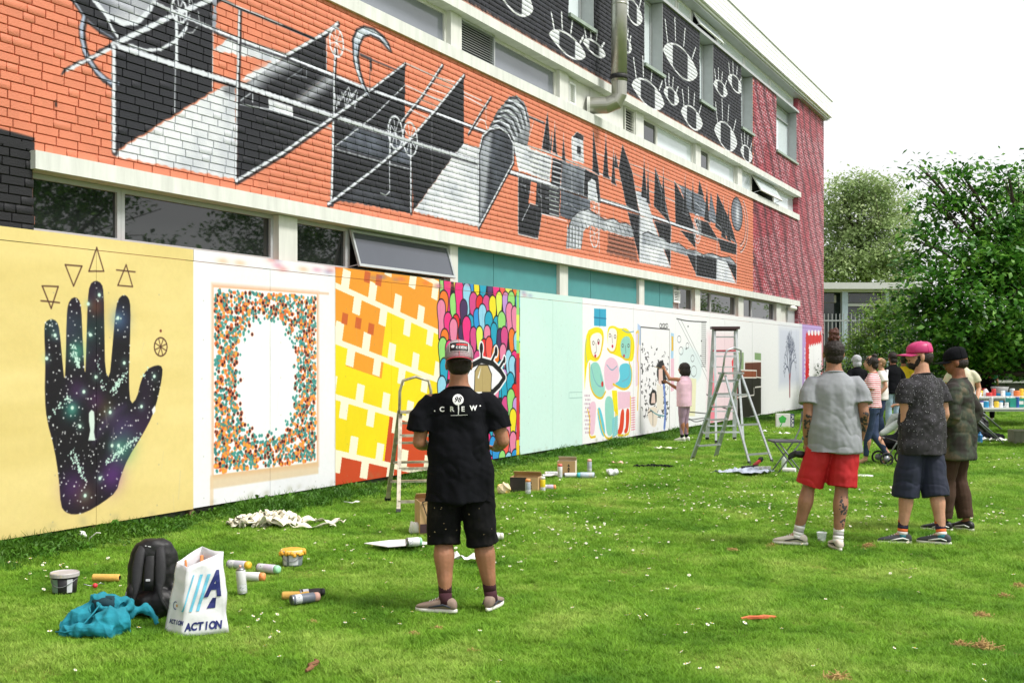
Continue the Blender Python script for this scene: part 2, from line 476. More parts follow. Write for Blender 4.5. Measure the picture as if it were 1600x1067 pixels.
    for k in range(6):
        x0 = 764 + k * 6; y0 = 200 - k * 8.5
        C.line([(x0, y0), (x0 + 11, y0 - 4 + k), (x0 + 24, y0 + 4 + k * 2), (x0 + 34 - k, y0 + 24 + k * 3)], .03, WHT if k % 2 else (200, 206, 216), wob=.5)
        C.line([(x0 + 2, y0 - 4), (x0 + 13, y0 - 8 + k), (x0 + 25, y0 + k * 2), (x0 + 36 - k, y0 + 18 + k * 3)], .03, (42, 44, 52), wob=.5)
    G_([(748, 354), (747, 300), (748, 235), (753, 213), (765, 202), (780, 200), (793, 209), (801, 225), (801, 254)], (44, 46, 54), (86, 92, 104), 27)
    C.poly([(748, 350), (748, 235), (756, 215), (768, 206), (764, 250), (758, 320)], WHT, a=.6, soft=.12)
    C.oline([(747, 356), (747, 240), (753, 213), (765, 202), (780, 200), (793, 209), (801, 225), (801, 254), (748, 353)], .03, WHT)
    Wm([(801, 222), (826, 230), (822, 262), (810, 270)], 29); Wm([(810, 266), (823, 231), (862, 245), (858, 285)], 30)
    for k in range(5):
        C.line([(824 + k * 2, 238 + k * 8), (858, 248 + k * 8)], .02, (70, 74, 82), a=.6, wob=.9)
    C.oline([(825, 182), (849, 192)], .014, WHT); C.line([(833, 190), (826, 215)], .014, WHT)
    D_([(863, 247), (878, 252), (874, 294), (860, 288)]); G_([(878, 252), (914, 264), (912, 306), (875, 294)], (70, 74, 84), (170, 178, 190), 33); D_([(912, 264), (934, 275), (938, 318), (911, 306)])
    for k in range(5): C.line([(863, 252 + k * 8), (876, 256 + k * 8)], .02, WHT)
    C.line([(855, 178), (846, 232), (838, 285), (840, 372)], .016, WHT); C.line([(893, 252), (893, 300)], .012, WHT); C.line([(913, 262), (911, 304)], .012, WHT)
    Wm([(892, 216), (900, 207), (910, 212), (912, 256), (893, 251)], 35); D_([(894, 215), (901, 207), (911, 213), (911, 220)]); D_([(901, 228), (907, 230), (907, 243), (901, 241)])
    D_([(855, 176), (860, 239), (846, 233)]); D_([(926, 203), (936, 275), (925, 268)]); D_([(862, 205), (861, 236), (858, 236)])
    D_([(809, 276), (844, 287), (846, 334), (840, 373), (809, 366)]); C.poly([(829, 284), (838, 287), (836, 322), (825, 318)], ORANGE)
    D_([(844, 287), (875, 297), (873, 340), (846, 334)])
    for k in range(7): C.line([(858, 292 + k * 7), (872, 296 + k * 7)], .022, WHT, wob=.4)
    G_([(876, 297), (922, 313), (920, 345), (893, 345), (874, 338)], (56, 60, 70), (120, 128, 142), 37)
    C.line([(815, 345), (828, 318), (840, 322)], .014, WHT); C.line([(809, 366), (840, 374)], .014, WHT); C.line([(809, 276), (809, 366)], .014, WHT); C.line([(845, 334), (885, 346)], .014, WHT)
    Wm([(918, 285), (924, 279), (930, 285), (934, 318), (918, 312)], 39)
    mound = [(884, 388), (886, 360), (893, 340), (905, 330), (918, 327), (932, 336), (945, 344), (958, 342), (968, 349), (978, 349), (990, 358), (996, 372), (975, 370), (950, 362), (935, 358), (922, 352), (911, 362), (907, 390)]
    G_(mound, (120, 126, 136), (238, 242, 248), 41); C.line(mound[:12], .02, DARK, wob=.5)
    for k in range(16): C.line([(887 + k * 6.6, 350 + (k % 3) * 4 - (6 if k < 6 else 0)), (891 + k * 6.6, 356 + k * .6)], .02, (60, 64, 74), a=.7)
    for k in range(5): C.line([(886 + k * 5, 352), (885 + k * 5, 388)], .02, WHT, wob=.6); C.line([(889 + k * 5, 354), (888 + k * 5, 386)], .014, DARK, wob=.8)
    C.poly([(950, 364), (990, 374), (997, 410), (948, 396)], DARK, a=.5, rough=.03, soft=.05)
    for k in range(5): C.line([(950, 368 + k * 7), (994, 380 + k * 7)], .022, ORANGE, a=.6, wob=.6)
    C.line([(936, 310), (936, 395)], .02, WHT); C.line([(918, 352), (946, 358), (985, 370)], .012, WHT)
    D_([(972, 226), (987, 268), (998, 332), (978, 322), (966, 264)]); D_([(961, 240), (966, 264), (958, 262)]); D_([(980, 332), (1000, 337), (999, 408)])
    Wm([(992, 298), (1008, 303), (1020, 345), (1000, 337)], 43); Wm([(1000, 338), (1019, 344), (1047, 418), (999, 410)], 44); D_([(1021, 345), (1048, 352), (1047, 417)])
    D_([(1023, 262), (1021, 322), (1047, 350), (1036, 300)]); D_([(1053, 282), (1055, 350), (1086, 360), (1072, 320)]); D_([(1062, 360), (1086, 366), (1086, 388)])
    G_([(1060, 288), (1098, 308), (1113, 345), (1076, 332)], (84, 90, 102), (150, 158, 172), 46)
    D_([(1084, 342), (1106, 348), (1121, 374), (1092, 364)]); D_([(1092, 282), (1100, 308), (1090, 304)]); G_([(1110, 300), (1121, 352), (1106, 345)], (80, 86, 98), (160, 166, 180), 47)
    D_([(1120, 302), (1117, 355), (1151, 382), (1140, 345)]); D_([(1121, 373), (1150, 382), (1150, 398), (1126, 392)])
    bump = [(1003, 382), (1003, 366), (1012, 362), (1022, 368), (1034, 372), (1045, 380), (1060, 380), (1072, 390), (1086, 392), (1098, 398), (1112, 396), (1126, 402), (1140, 402), (1149, 412), (1149, 420), (1085, 404), (1048, 392)]
    G_(bump, (120, 126, 138), (235, 240, 246), 49); C.line(bump[1:14], .02, DARK)
    D_([(1087, 398), (1120, 404), (1119, 438), (1087, 431)]); D_([(1072, 396), (1087, 400), (1087, 428)]); D_([(1134, 408), (1150, 414), (1150, 441)]); Wm([(1120, 405), (1136, 412), (1149, 443), (1119, 438)], 51)
    for a_, b_ in (((999, 336), (999, 409)), ((1048, 350), (1047, 418)), ((1120, 372), (1119, 438)), ((1151, 382), (1150, 443)), ((1087, 385), (1087, 430))): C.line([a_, b_], .022, WHT)
    C.line([(999, 410), (1047, 419)], .014, WHT); C.line([(1087, 431), (1150, 443)], .014, WHT); C.line([(1053, 284), (1150, 380)], .014, WHT); C.line([(1023, 264), (1047, 350)], .014, WHT)
    cy, cz = C.P(1089, 358)
    for rr in (.33, .24, .13): C.ring(cy, cz, rr * .8, .026, WHT, rz=rr)
    for k in range(4):
        a = R(k * 45); C.lineW([(cy - .26*math.cos(a), cz - .33*math.sin(a)), (cy + .26*math.cos(a), cz + .33*math.sin(a))], .014, WHT)
    by, bz = C.P(1151, 335)
    C.dot(by, bz, .52, (52, 54, 60), rz=.43); C.dot(by, bz, .47, (120, 126, 138), rz=.39); C.glow(by + .05, bz, .16, (236, 240, 246), rz=.26, a=.9)
    for k, (r_, col) in enumerate(((.62, DARK), (.68, WHT), (.82, DARK), (.86, WHT))): C.ring(by + .15, bz - .22, r_, .022, col, rz=r_ * .85, a0=-80, a1=60)
    C.poly([(85, 158), (88, 158), (88, 168), (85, 168)], (30, 20, 20))
    for x, yt, yb_, w_ in ((866, 196, 240, 5), (880, 214, 252, 4), (946, 212, 278, 7), (958, 236, 288, 5), (1006, 250, 310, 7), (1012, 262, 318, 4), (1036, 268, 332, 6), (1070, 276, 335, 5), (1082, 284, 330, 4), (1104, 292, 346, 6), (1130, 312, 372, 5), (1138, 320, 376, 4)):
        D_([(x, yt), (x + w_ * .6, yb_ - 4), (x + w_, yb_ + 3), (x - w_ * .7, yb_ - 2)]); C.line([(x, yt - 6), (x, yt + 4)], .012, WHT)
    for k in range(26):
        x = 812 + k * 13; y = 262 + (x - 812) * .36; C.line([(x, y + 26 + (k * 7) % 13), (x + 9, y + 30 + (k * 5) % 11)], .014, (206, 212, 222), a=.7, wob=.9); C.line([(x + 3, y + 12), (x + 3, y + 40 + (k * 11) % 17)], .009, (196, 202, 212), a=.6, wob=.9)
    # --- eyes on the black storey: x0, x1, height on the wall
    def eye(x0, x1, py, h, lash=1.0, seed=0):
        h *= .78
        y0, z0 = C.P(x0, py[0]); y1, z1 = C.P(x1, py[1]); zc = (z0 + z1) / 2; yc = (y0 + y1) / 2; w = (y1 - y0) / 2
        up = [(y0 + 2 * w * t, zc + h * .55 * math.sin(math.pi * t) ** .6 * (1 - .12 * t)) for t in np.linspace(0, 1, 24)]
        dn = [(y0 + 2 * w * t, zc - h * .48 * math.sin(math.pi * t) ** .75 * (.75 + .5 * t)) for t in np.linspace(1, 0, 24)]
        C.polyW(up + dn, (228, 232, 236))
        iris = [(a, b) for a, b in up if yc - w * .52 < a < yc + w * .42] + [(a, b) for a, b in dn if yc - w * .52 < a < yc + w * .42]
        C.polyW(iris, DARK); C.polyW(iris, (70, 74, 80), a=.35, soft=.12)
        C.lineW(up + dn + [up[0]], .036, (240, 243, 245), wob=.25)
        for k, t in enumerate((.12, .34, .58, .84)):
            bx = y0 + 2 * w * t; bz = zc + h * .6 * math.sin(math.pi * t) ** .6
            dx = (t - .42) * .5 * w; L = h * .72 * (1.0, 1.1, .95, .7)[k]
            C.lineW([(bx, bz + .03), (bx + dx, bz + L)], .05, (236, 240, 243), wob=.35)
    for e in ((772, 832, (-32, 24), .62), (858, 914, (50, 92), .46), (911, 945, (63, 90), .3), (974, 1003, (6, 34), .56), (972, 986, (62, 82), .34), (987, 1037, (128, 168), .66), (1036, 1089, (78, 118), .82), (1037, 1060, (142, 160), .42),
              (1064, 1097, (172, 198), .6), (1116, 1151, (200, 228), .82), (1115, 1136, (130, 148), .42), (1137, 1160, (122, 142), .48), (1157, 1175, (234, 248), .52)):
        eye(*e)
    # --- red and white herringbone mural at the far end
    def herring(Y, Z):
        r = brick_rand(Y, Z, 61)
        st = np.sin((Y * 1.5 + Z * 1.25 + 1.3 * vnoise(Y, Z, .7, 62)) * 4.4)
        n = vnoise(Y, Z, 1.1, 63)
        red = np.array((164, 62, 74), np.float32) / 255; wh = np.array((222, 196, 204), np.float32) / 255; dk = np.array((78, 50, 58), np.float32) / 255
        tip = np.clip(((Y * 4.255 * 1.0 + np.floor((Z - 3.388) / .0775) * .43) % 1.0 - .52) * 8, 0, 1)
        tip = tip * (.35 + .65 * (n > .38)) * (.6 + .4 * r)
        c = red * (.86 + .3 * r)[..., None]
        c = c + (wh - c) * tip[..., None] * .85
        dm = np.clip((st - .1) * 1.1, 0, 1) * .8 * (.5 + .5 * vnoise(Y, Z, 1.6, 64))
        c = c + (dk - c) * dm[..., None]
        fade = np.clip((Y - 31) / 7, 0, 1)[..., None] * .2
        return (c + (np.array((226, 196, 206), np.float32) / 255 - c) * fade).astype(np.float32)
    y3 = 29.3
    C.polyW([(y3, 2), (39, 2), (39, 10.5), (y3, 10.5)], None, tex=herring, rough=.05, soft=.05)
    return C.image('brick_mural')

def paint_hoarding():
    C = Canvas(4.0, 38.7, 0.0, 2.86, 128, 0.0, (246, 247, 249))
    sl, Y, Z = C.grid(4, 38.7, 0, 2.9, 0); Y, Z = np.broadcast_arrays(Y, Z)
    yb = {k: v for k, v in zip('abcdefghijklmn', (6.0, 8.45, 10.8, 13.2, 15.6, 18.0, 20.45, 22.9, 25.3, 27.7, 30.2, 32.6, 35.0, 37.4))}
    rect = lambda y0, y1, z0, z1, col, **k: C.polyW([(y0, z0), (y1, z0), (y1, z1), (y0, z1)], col, **k)
    # 1 yellow panel with the starry hand
    rect(3, yb['b'], -1, 3, None, tex=smudge((226, 204, 128), (243, 222, 150), 2.2, 70, dirv=(.5, 1.6)))
    hand = [(95, 790), (92, 745), (85, 700), (73, 655), (70, 620), (71, 560), (69, 515), (71, 503), (80, 498), (89, 502), (93, 515), (97, 560), (101, 600),
            (103, 560), (104, 500), (106, 475), (114, 464), (123, 467), (127, 480), (129, 530), (133, 596), (135, 540), (137, 470), (140, 445), (149, 438), (159, 443), (162, 458), (163, 520), (164, 580), (171, 592),
            (175, 550), (180, 490), (184, 468), (193, 460), (201, 465), (204, 480), (203, 530), (201, 600), (204, 633), (214, 622), (220, 595), (229, 577), (245, 570), (254, 573), (253, 590), (247, 620), (238, 650), (222, 680), (200, 715), (188, 745), (182, 768), (160, 785), (135, 800), (115, 804), (102, 800)]
    hw = [C.P(*q) for q in hand]
    hs_ = []
    for i in range(len(hw)):                                    # round the outline off a little
        a, b = hw[i], hw[(i + 1) % len(hw)]
        hs_ += [(a[0] * .75 + b[0] * .25, a[1] * .75 + b[1] * .25), (a[0] * .25 + b[0] * .75, a[1] * .25 + b[1] * .75)]
    def hcol(Yh, Zh):
        n = vnoise(Yh, Zh, 3.2, 71); m = vnoise(Yh, Zh, 2.1, 72)
        c = np.zeros(Yh.shape + (3,), np.float32) + np.array((24, 20, 28), np.float32) / 255
        c += np.clip(n - .55, 0, 1)[..., None] * np.array((.24, .1, .3), np.float32)
        c += np.clip(m - .72, 0, 1)[..., None] * np.array((.1, .5, .42), np.float32)
        return c
    C.polyW(hs_, None, tex=hcol)
    for (x, y, r, col, a) in ((120, 550, .10, (90, 190, 160), .6), (187, 500, .12, (90, 130, 190), .5), (112, 640, .09, (60, 170, 150), .55), (192, 700, .15, (70, 170, 130), .55), (165, 640, .1, (120, 110, 40), .35), (150, 480, .08, (130, 80, 50), .5),
                              (120, 610, .1, (90, 50, 110), .5), (175, 745, .14, (130, 60, 170), .5), (115, 760, .14, (120, 60, 160), .4), (190, 660, .16, (90, 70, 130), .35), (133, 775, .12, (140, 100, 60), .35), (150, 625, .1, (110, 50, 120), .4)):
        q = C.P(x, y); C.glow(q[0], q[1], r, col, a=a)
    C.polyW([C.P(*q) for q in ((146, 692), (147, 680), (160, 655), (175, 640), (195, 634), (180, 650), (160, 675))], (130, 100, 170), a=.3, soft=.1)
    rs = np.random.default_rng(73)
    hp = np.array(hand, float)
    def in_hand(x, y):
        c = False
        for i in range(len(hand)):
            (ax, ay), (bx, by_) = hand[i], hand[(i + 1) % len(hand)]
            if (ay > y) != (by_ > y) and x < (bx - ax) * (y - ay) / (by_ - ay) + ax: c = not c
        return c
    k = 0
    while k < 330:
        x, y = rs.uniform(68, 256), rs.uniform(436, 804)
        if in_hand(x, y):
            q = C.P(x, y); C.dot(q[0], q[1], rs.uniform(.004, .009), (238, 242, 240), a=.95); k += 1
    for x0, y0, x1, y1, n in ((112, 540, 124, 575, 70), (165, 725, 218, 680, 130), (176, 610, 199, 580, 60), (113, 700, 132, 748, 60), (108, 710, 130, 745, 30), (175, 612, 186, 600, 30), (76, 650, 110, 620, 40), (152, 560, 160, 610, 20), (222, 590, 232, 575, 12)):
        for _ in range(n):
            t = rs.random(); x = x0 + (x1 - x0) * t + rs.normal() * 2; y = y0 + (y1 - y0) * t + rs.normal() * 3.5 * (1 - abs(t - .5))
            q = C.P(x, y); C.dot(q[0], q[1], rs.uniform(.004, .009), (205, 240, 225))
    for x, y in ((131, 612), (150, 589), (113, 637), (172, 644), (194, 567), (241, 588), (221, 635), (155, 461), (184, 497), (141, 523), (156, 747), (133, 774), (73, 560), (185, 696), (86, 524), (138, 475), (175, 696), (125, 666)):
        q = C.P(x, y); C.dot(q[0], q[1], .017, (236, 250, 240)); C.glow(q[0], q[1], .045, (150, 220, 195), a=.3)
    C.polyW([C.P(*q) for q in ((139, 645), (143, 640), (147, 643), (148, 660), (147, 675), (149, 688), (138, 688), (141, 672), (139, 658))], (214, 232, 222))
    C.polyW([C.P(*q) for q in ((237, 640), (242, 633), (243, 642), (239, 648))], (240, 240, 240))
    ink = (70, 38, 30)
    for t in (((139, 424), (151, 387), (162, 424), (139, 424)), ((102, 414), (128, 416), (115, 447), (102, 414)), ((66, 447), (91, 448), (80, 482), (66, 447)), ((184, 446), (197, 414), (207, 448), (184, 446)), ((182, 422), (211, 425)), ((64, 470), (93, 473))):
        C.line(list(t), .011, ink)
    q = C.P(251, 542); C.ring(q[0], q[1], .083, .011, ink, rz=.088)
    for kk in range(4):
        a = R(kk * 45 + 20); C.lineW([(q[0] - .08*math.cos(a), q[1] - .085*math.sin(a)), (q[0] + .08*math.cos(a), q[1] + .085*math.sin(a))], .009, ink)
    q = C.P(251, 517); C.dot(q[0], q[1], .014, (120, 50, 40))
    # 2 white panel with the dotted frame
    rect(yb['b'], yb['c'], -1, 3, None, tex=smudge((238, 239, 243), (250, 250, 252), 1.2, 75))
    fr = [(331, 443), (498, 456), (498, 728), (331, 748)]
    C.poly(fr, (232, 168, 120), soft=.05, a=.75)
    f2 = [(334, 449), (495, 460), (495, 722), (334, 742)]
    C.poly(f2, (250, 250, 251))
    q0 = C.P(334, 595); q1 = C.P(495, 595); fy0, fy1 = q0[0], q1[0]; fz0 = C.P(334, 742)[1]; fz1 = C.P(334, 449)[1]
    C.polyW([(fy0 - .05, fz0 - .14), (fy1 + .03, fz0 - .14), (fy1 + .03, fz0), (fy0 - .05, fz0)], (226, 196, 150), a=.7, soft=.02)
    C.line([(331, 748), (331, 790)], .05, (236, 208, 170), a=.7)
    cy, cz = (fy0 + fy1) / 2 + .0, (fz0 + fz1) / 2 + .02; hw_, hh_ = (fy1 - fy0) / 2, (fz1 - fz0) / 2
    cols = ((232, 118, 60), (74, 158, 150), (62, 28, 28), (246, 172, 60), (66, 148, 144), (56, 130, 128))
    dots = []
    while len(dots) < 2500:
        y, z = rs.uniform(fy0 + .02, fy1 - .02), rs.uniform(fz0 + .02, fz1 - .02)
        e = (abs((y - cy) / (hw_ * .74)) ** 2.4 + abs((z - cz) / (hh_ * .84)) ** 2.6)
        if rs.random() < np.clip((e - .36) * 2.4, 0, 1) ** 1.3 : dots.append((y, z, e))
    for i, (y, z, e) in enumerate(dots):
        c = cols[rs.integers(0, 6)] if e > .6 else cols[(1, 1, 2, 4)[rs.integers(0, 4)]]
        r = rs.uniform(.017, .023)
        if c == cols[2] or c == cols[3]: C.dot(y, z, r * 1.25, (246, 128, 86), a=.8)
        C.dot(y, z, r * .9, c)
    C.line([(499, 458), (513, 459)], .03, (226, 180, 140), a=.6)
    # 3 cream panel with the slanting battlement blocks
    rect(yb['c'], yb['d'], -1, 3, (250, 243, 216))
    sl3, Y3, Z3 = C.grid(yb['c'] + .005, yb['d'] - .005, -1, 3, 0); Y3, Z3 = np.broadcast_arrays(Y3, Z3)
    al = math.atan(-.214); y0_, z0_ = 10.8, 2.48
    u = (Y3 - y0_) * math.cos(al) + (Z3 - z0_) * math.sin(al); v = -(Y3 - y0_) * math.sin(al) + (Z3 - z0_) * math.cos(al)
    per, rowh = .575, .645
    row = np.floor(v / rowh); fv = v / rowh - row
    q_ = C.P(558, 474); uo = u - ((q_[0] - y0_) * math.cos(al) + (q_[1] - z0_) * math.sin(al)) + per * .14 + per * 40
    ph = (uo / per) % 1.0; cell = np.floor(uo / per)
    ph2 = ((uo / per) + .5) % 1.0
    line = (fv < .055) | (fv > .945)
    n1 = (ph < .28) & (fv > .64); n2 = (ph2 < .28) & (fv < .38)
    cream = line | n1 | n2
    halfc = np.floor(uo / per * 2)
    org, yel, red = [np.array(c, np.float32) / 255 for c in ((243, 158, 44), (247, 222, 24), (206, 74, 36))]
    c3 = np.zeros(Y3.shape + (3,), np.float32) + yel
    topo = row >= 0
    c3[topo] = org
    lean = Y3 - .21 * (Z3 - 1.4)
    c3[(row == -1) & (lean < 11.72)] = org
    c3[(row == -2) & (lean < 11.78) & (fv > .62) & (lean > 10.98)] = org
    c3[(row <= -4) | ((row == -3) & (lean > 12.06))] = red
    c3 *= (.97 + .05 * vnoise(Y3, Z3, 2, 77))[..., None]
    C.a[sl3] = np.where(cream[..., None], C.a[sl3], c3)
    for x, y in ((539, 498), (560, 505), (580, 514), (574, 433), (592, 438)): C.poly([(x - 4, y - 10), (x + 5, y - 7), (x + 3, y + 10), (x - 6, y + 7)], (206, 98, 44))
    # 4 coloured drops and the eye
    rect(yb['d'], yb['e'] + .02, -1, 3, (24, 20, 30))
    pal = ((236, 48, 132), (44, 150, 222), (228, 40, 44), (240, 222, 40), (150, 218, 120), (232, 132, 168), (72, 46, 92), (240, 124, 40), (34, 164, 196), (196, 150, 220), (150, 210, 236), (226, 244, 90), (246, 92, 82), (214, 74, 140))
    rd = np.random.default_rng(79)
    zt = 2.78; rowi = 0
    while zt > .05:
        y = yb['d'] + .04 + (rowi % 2) * .1
        while y < yb['e'] + .02:
            h_ = rd.uniform(-.03, .2); wd = rd.uniform(.092, .122); yy = y + rd.normal() * .026
            c = pal[rd.integers(0, len(pal))]
            for g_, cc in ((.019, (20, 16, 26)), (0, c)):
                top = zt + h_ - .1
                pts = [(yy + (wd + g_) * math.cos(a), top + (wd * 1.1 + g_) * math.sin(a)) for a in np.linspace(0, math.pi, 11)]
                pts += [(yy - (wd * .92 + g_), top - .08), (yy - (wd * .68 + g_), top - .2), (yy - (wd * .6 + g_), top - .42 - g_), (yy + (wd * .6 + g_), top - .42 - g_), (yy + (wd * .68 + g_), top - .2), (yy + (wd * .92 + g_), top - .08)]
                C.polyW(pts, cc)
            y += .198
        zt -= .262; rowi += 1
    rect(yb['e'] - .12, yb['e'] - .02, -1, 3, (150, 220, 120)); rect(yb['e'] - .12, yb['e'] - .02, 1.9, 2.3, (226, 244, 100)); rect(yb['e'] - .12, yb['e'] - .02, .3, 1.7, (214, 44, 60)); rect(yb['e'] - .12, yb['e'] - .02, -.1, .35, (244, 206, 30))
    ey, ez = C.P(768, 583)
    def lashes(col, g_):
        for (x0, y0, x1, y1, r) in ((752, 562, 752, 544, .05), (768, 565, 775, 549, .045), (780, 575, 788, 562, .032)):
            a, b = C.P(x0, y0), C.P(x1, y1)
            C.lineW([a, b], .05 + g_, col); C.dot(b[0], b[1], r + g_ / 2, col, rz=r * 1.6 + g_ / 2)
    lid = [(724, 592), (735, 572), (752, 563), (770, 568), (782, 580), (788, 590), (780, 602), (770, 612), (755, 614), (735, 606)]
    C.poly(lid, (246, 246, 250), soft=.14); C.lineW([C.P(*q) for q in lid + lid[:1]], .14, (246, 246, 250)); lashes((246, 246, 250), .06)
    C.lineW([C.P(*q) for q in lid[:9]], .08, (18, 16, 22)); lashes((18, 16, 22), 0)
    C.poly([(741, 612), (742, 580), (748, 570), (762, 570), (768, 585), (767, 612)], (186, 164, 110)); C.line([(741, 612), (742, 580), (748, 570), (762, 570), (768, 585), (767, 612)], .02, (40, 30, 24)); C.poly([(746, 590), (752, 572), (748, 592)], (240, 240, 235))
    # 5 mint panel
    rect(yb['e'], yb['f'], -1, 3, None, tex=smudge((206, 238, 230), (216, 244, 236), 1.0, 80))
    C.line([(890, 613), (924, 612)], .01, (150, 190, 184)); C.line([(890, 622), (924, 620)], .012, (150, 190, 184)); C.line([(889, 613), (889, 622)], .012, (150, 190, 184))
    # 6 three embracing figures
    poly0, line0 = C.poly, C.line
    def chai(p, closed, it=2):
        for _ in range(it):
            o = [] if closed else [p[0]]
            for i in range(len(p) if closed else len(p) - 1):
                a, b = p[i], p[(i + 1) % len(p)]; o += [(a[0] * .75 + b[0] * .25, a[1] * .75 + b[1] * .25), (a[0] * .25 + b[0] * .75, a[1] * .25 + b[1] * .75)]
            p = o if closed else o + [p[-1]]
        return p
    C.poly = lambda pts, col, **k: poly0(chai(list(pts), True) if len(pts) > 4 else pts, col, **k)
    C.line = lambda pts, w, col, **k: line0(chai(list(pts), False) if len(pts) > 2 else pts, w, col, **k)
    rect(yb['f'], yb['h'], -1, 3, (247, 246, 249))
    YL, LB, PK, TL, OR_ = (246, 230, 20), (98, 200, 222), (240, 198, 218), (150, 214, 200), (226, 70, 40)
    C.poly([(928, 482), (947, 483), (947, 510), (928, 509)], (58, 170, 206)); C.line([(928, 496), (947, 498)], .02, (30, 110, 150)); C.line([(937, 483), (937, 510)], .02, (30, 110, 150))
    for pts in (((913, 520), (930, 510), (942, 514), (944, 530), (938, 560), (930, 566), (918, 560), (914, 600), (913, 615)), ((948, 512), (958, 508), (968, 514), (980, 512), (992, 530), (990, 562), (985, 566), (965, 556), (950, 550)), ((956, 610), (964, 610), (966, 650), (958, 640))): C.poly(list(pts), YL)
    C.poly([(921, 524), (936, 518), (942, 528), (938, 556), (930, 562), (923, 552)], (250, 246, 240)); C.poly([(950, 514), (960, 512), (965, 520), (962, 548), (955, 552), (949, 545)], (250, 246, 240)); C.poly([(969, 532), (978, 524), (986, 528), (985, 560), (978, 563), (970, 556)], TL)
    C.poly([(921, 568), (935, 564), (942, 590), (946, 612), (940, 624), (928, 618), (921, 600)], TL); C.poly([(943, 566), (955, 556), (966, 566), (968, 590), (960, 606), (945, 612)], PK); C.poly([(966, 570), (983, 566), (988, 580), (986, 602), (975, 610), (958, 600), (970, 594)], LB)
    C.poly([(919, 630), (932, 625), (930, 660), (928, 680), (921, 680), (922, 655)], PK); C.poly([(932, 640), (938, 634), (946, 672), (944, 684), (938, 676)], LB); C.poly([(945, 620), (956, 618), (960, 640), (958, 680), (948, 682), (945, 650)], TL)
    C.poly([(970, 640), (976, 638), (974, 676), (966, 680), (964, 674), (968, 668)], OR_); C.poly([(978, 638), (984, 638), (982, 674), (976, 678), (975, 672), (978, 668)], OR_); C.poly([(965, 612), (985, 612), (985, 636), (966, 640)], PK)
    for pts in (((921, 524), (923, 552), (930, 562), (938, 556), (942, 528)), ((921, 568), (921, 600), (928, 618), (940, 624), (946, 612)), ((949, 545), (955, 552), (962, 548), (965, 520)), ((970, 556), (978, 563), (985, 560), (986, 528)), ((958, 600), (975, 610), (986, 602), (988, 580), (983, 566)), ((918, 640), (922, 655), (920, 684), (930, 682)), ((964, 640), (962, 680), (974, 680)), ((985, 620), (985, 676), (976, 680)), ((934, 640), (944, 686), (960, 684), (962, 640))): C.line(list(pts), .04, (238, 200, 30))
    for pts in (((923, 570), (930, 600), (942, 606), (938, 585)), ((972, 596), (984, 590), (984, 570)), ((948, 570), (956, 580), (964, 572)), ((916, 530), (914, 548), (917, 566)), ((972, 515), (980, 520), (990, 518))): C.line(list(pts), .02, (120, 170, 190))
    for x, y in ((935, 536), (930, 556), (957, 541), (975, 556)): q = C.P(x, y); C.dot(q[0], q[1], .045, (196, 40, 80), rz=.03)
    for x, y in ((927, 536), (935, 533), (953, 524), (961, 526), (973, 540), (982, 540)): q = C.P(x, y); C.ring(q[0], q[1], .045, .012, (80, 60, 60), rz=.03)
    for pts in (((931, 536), (932, 550), (929, 552)), ((956, 524), (957, 536)), ((977, 540), (978, 552))): C.line(list(pts), .014, (90, 60, 60))
    q = C.P(941, 600); C.dot(q[0], q[1], .05, (214, 40, 40))
    for j in range(10):
        for i in range(4):
            q = C.P(914 + i * 2.2 + (j % 2), 618 + j * 6.4); C.dot(q[0], q[1], .012, (150, 70, 120), rz=.02)
    for j in range(14): C.line([(986.5, 622 + j * 3.8), (992, 621 + j * 3.8)], .018, (236, 120, 150)); 
    for j in range(10): C.line([(957, 655 + j * 3), (965, 650 + j * 3)], .03, (120, 200, 214))
    C.poly([(993, 520), (999, 518), (999, 600), (993, 604)], (236, 204, 226), a=.8); C.poly([(996, 505), (1001, 510), (1001, 540), (996, 536)], (180, 204, 240)); C.line([(994, 520), (999, 516), (995, 560), (998, 570), (996, 640)], .05, (244, 206, 90))
    # 7 line drawing of two figures under birds
    blk = (44, 42, 46)
    C.line([(1001, 512), (1000, 676)], .014, blk); C.line([(1001, 511), (1046, 515)], .02, blk); C.line([(1046, 515), (1046, 672)], .014, blk)
    for k in range(5): q = C.P(1032 + k * 2.5, 509 + k % 2); C.ring(q[0], q[1], .06, .016, blk, rz=.045, n=10)
    for k in range(150):
        x, y = rs.uniform(1002, 1045), 535 + 120 * rs.random() ** .8
        a = rs.uniform(0, 6.28); q = C.P(x, y); L = rs.uniform(.035, .085)
        C.lineW([(q[0] - L * math.cos(a), q[1] - L * math.sin(a) * .6), q, (q[0] + L * math.cos(a + 1.2), q[1] + L * math.sin(a + 1.2) * .6)], .018, blk)
        if k % 3 == 0: C.dot(q[0], q[1], .022, blk, rz=.03)
    C.poly([(1025, 590), (1028, 566), (1034, 562), (1039, 570), (1041, 600), (1035, 600)], blk); C.poly([(1029, 600), (1029, 577), (1035, 574), (1036, 600)], (234, 200, 190)); C.poly([(1013, 634), (1016, 612), (1023, 607), (1027, 620), (1025, 632)], blk); C.poly([(1017, 630), (1019, 614), (1023, 614), (1024, 630)], (232, 205, 196))
    C.poly([(1010, 640), (1022, 634), (1028, 640), (1026, 668), (1016, 666)], (238, 224, 210)); C.poly([(1026, 600), (1036, 604), (1036, 640), (1026, 640)], (240, 232, 220)); C.line([(1037, 600), (1040, 640), (1038, 668)], .12, (90, 120, 200), a=.6); C.line([(1016, 640), (1026, 648), (1038, 650)], .025, (90, 150, 160)); C.line([(1012, 645), (1020, 640), (1020, 664)], .02, blk)
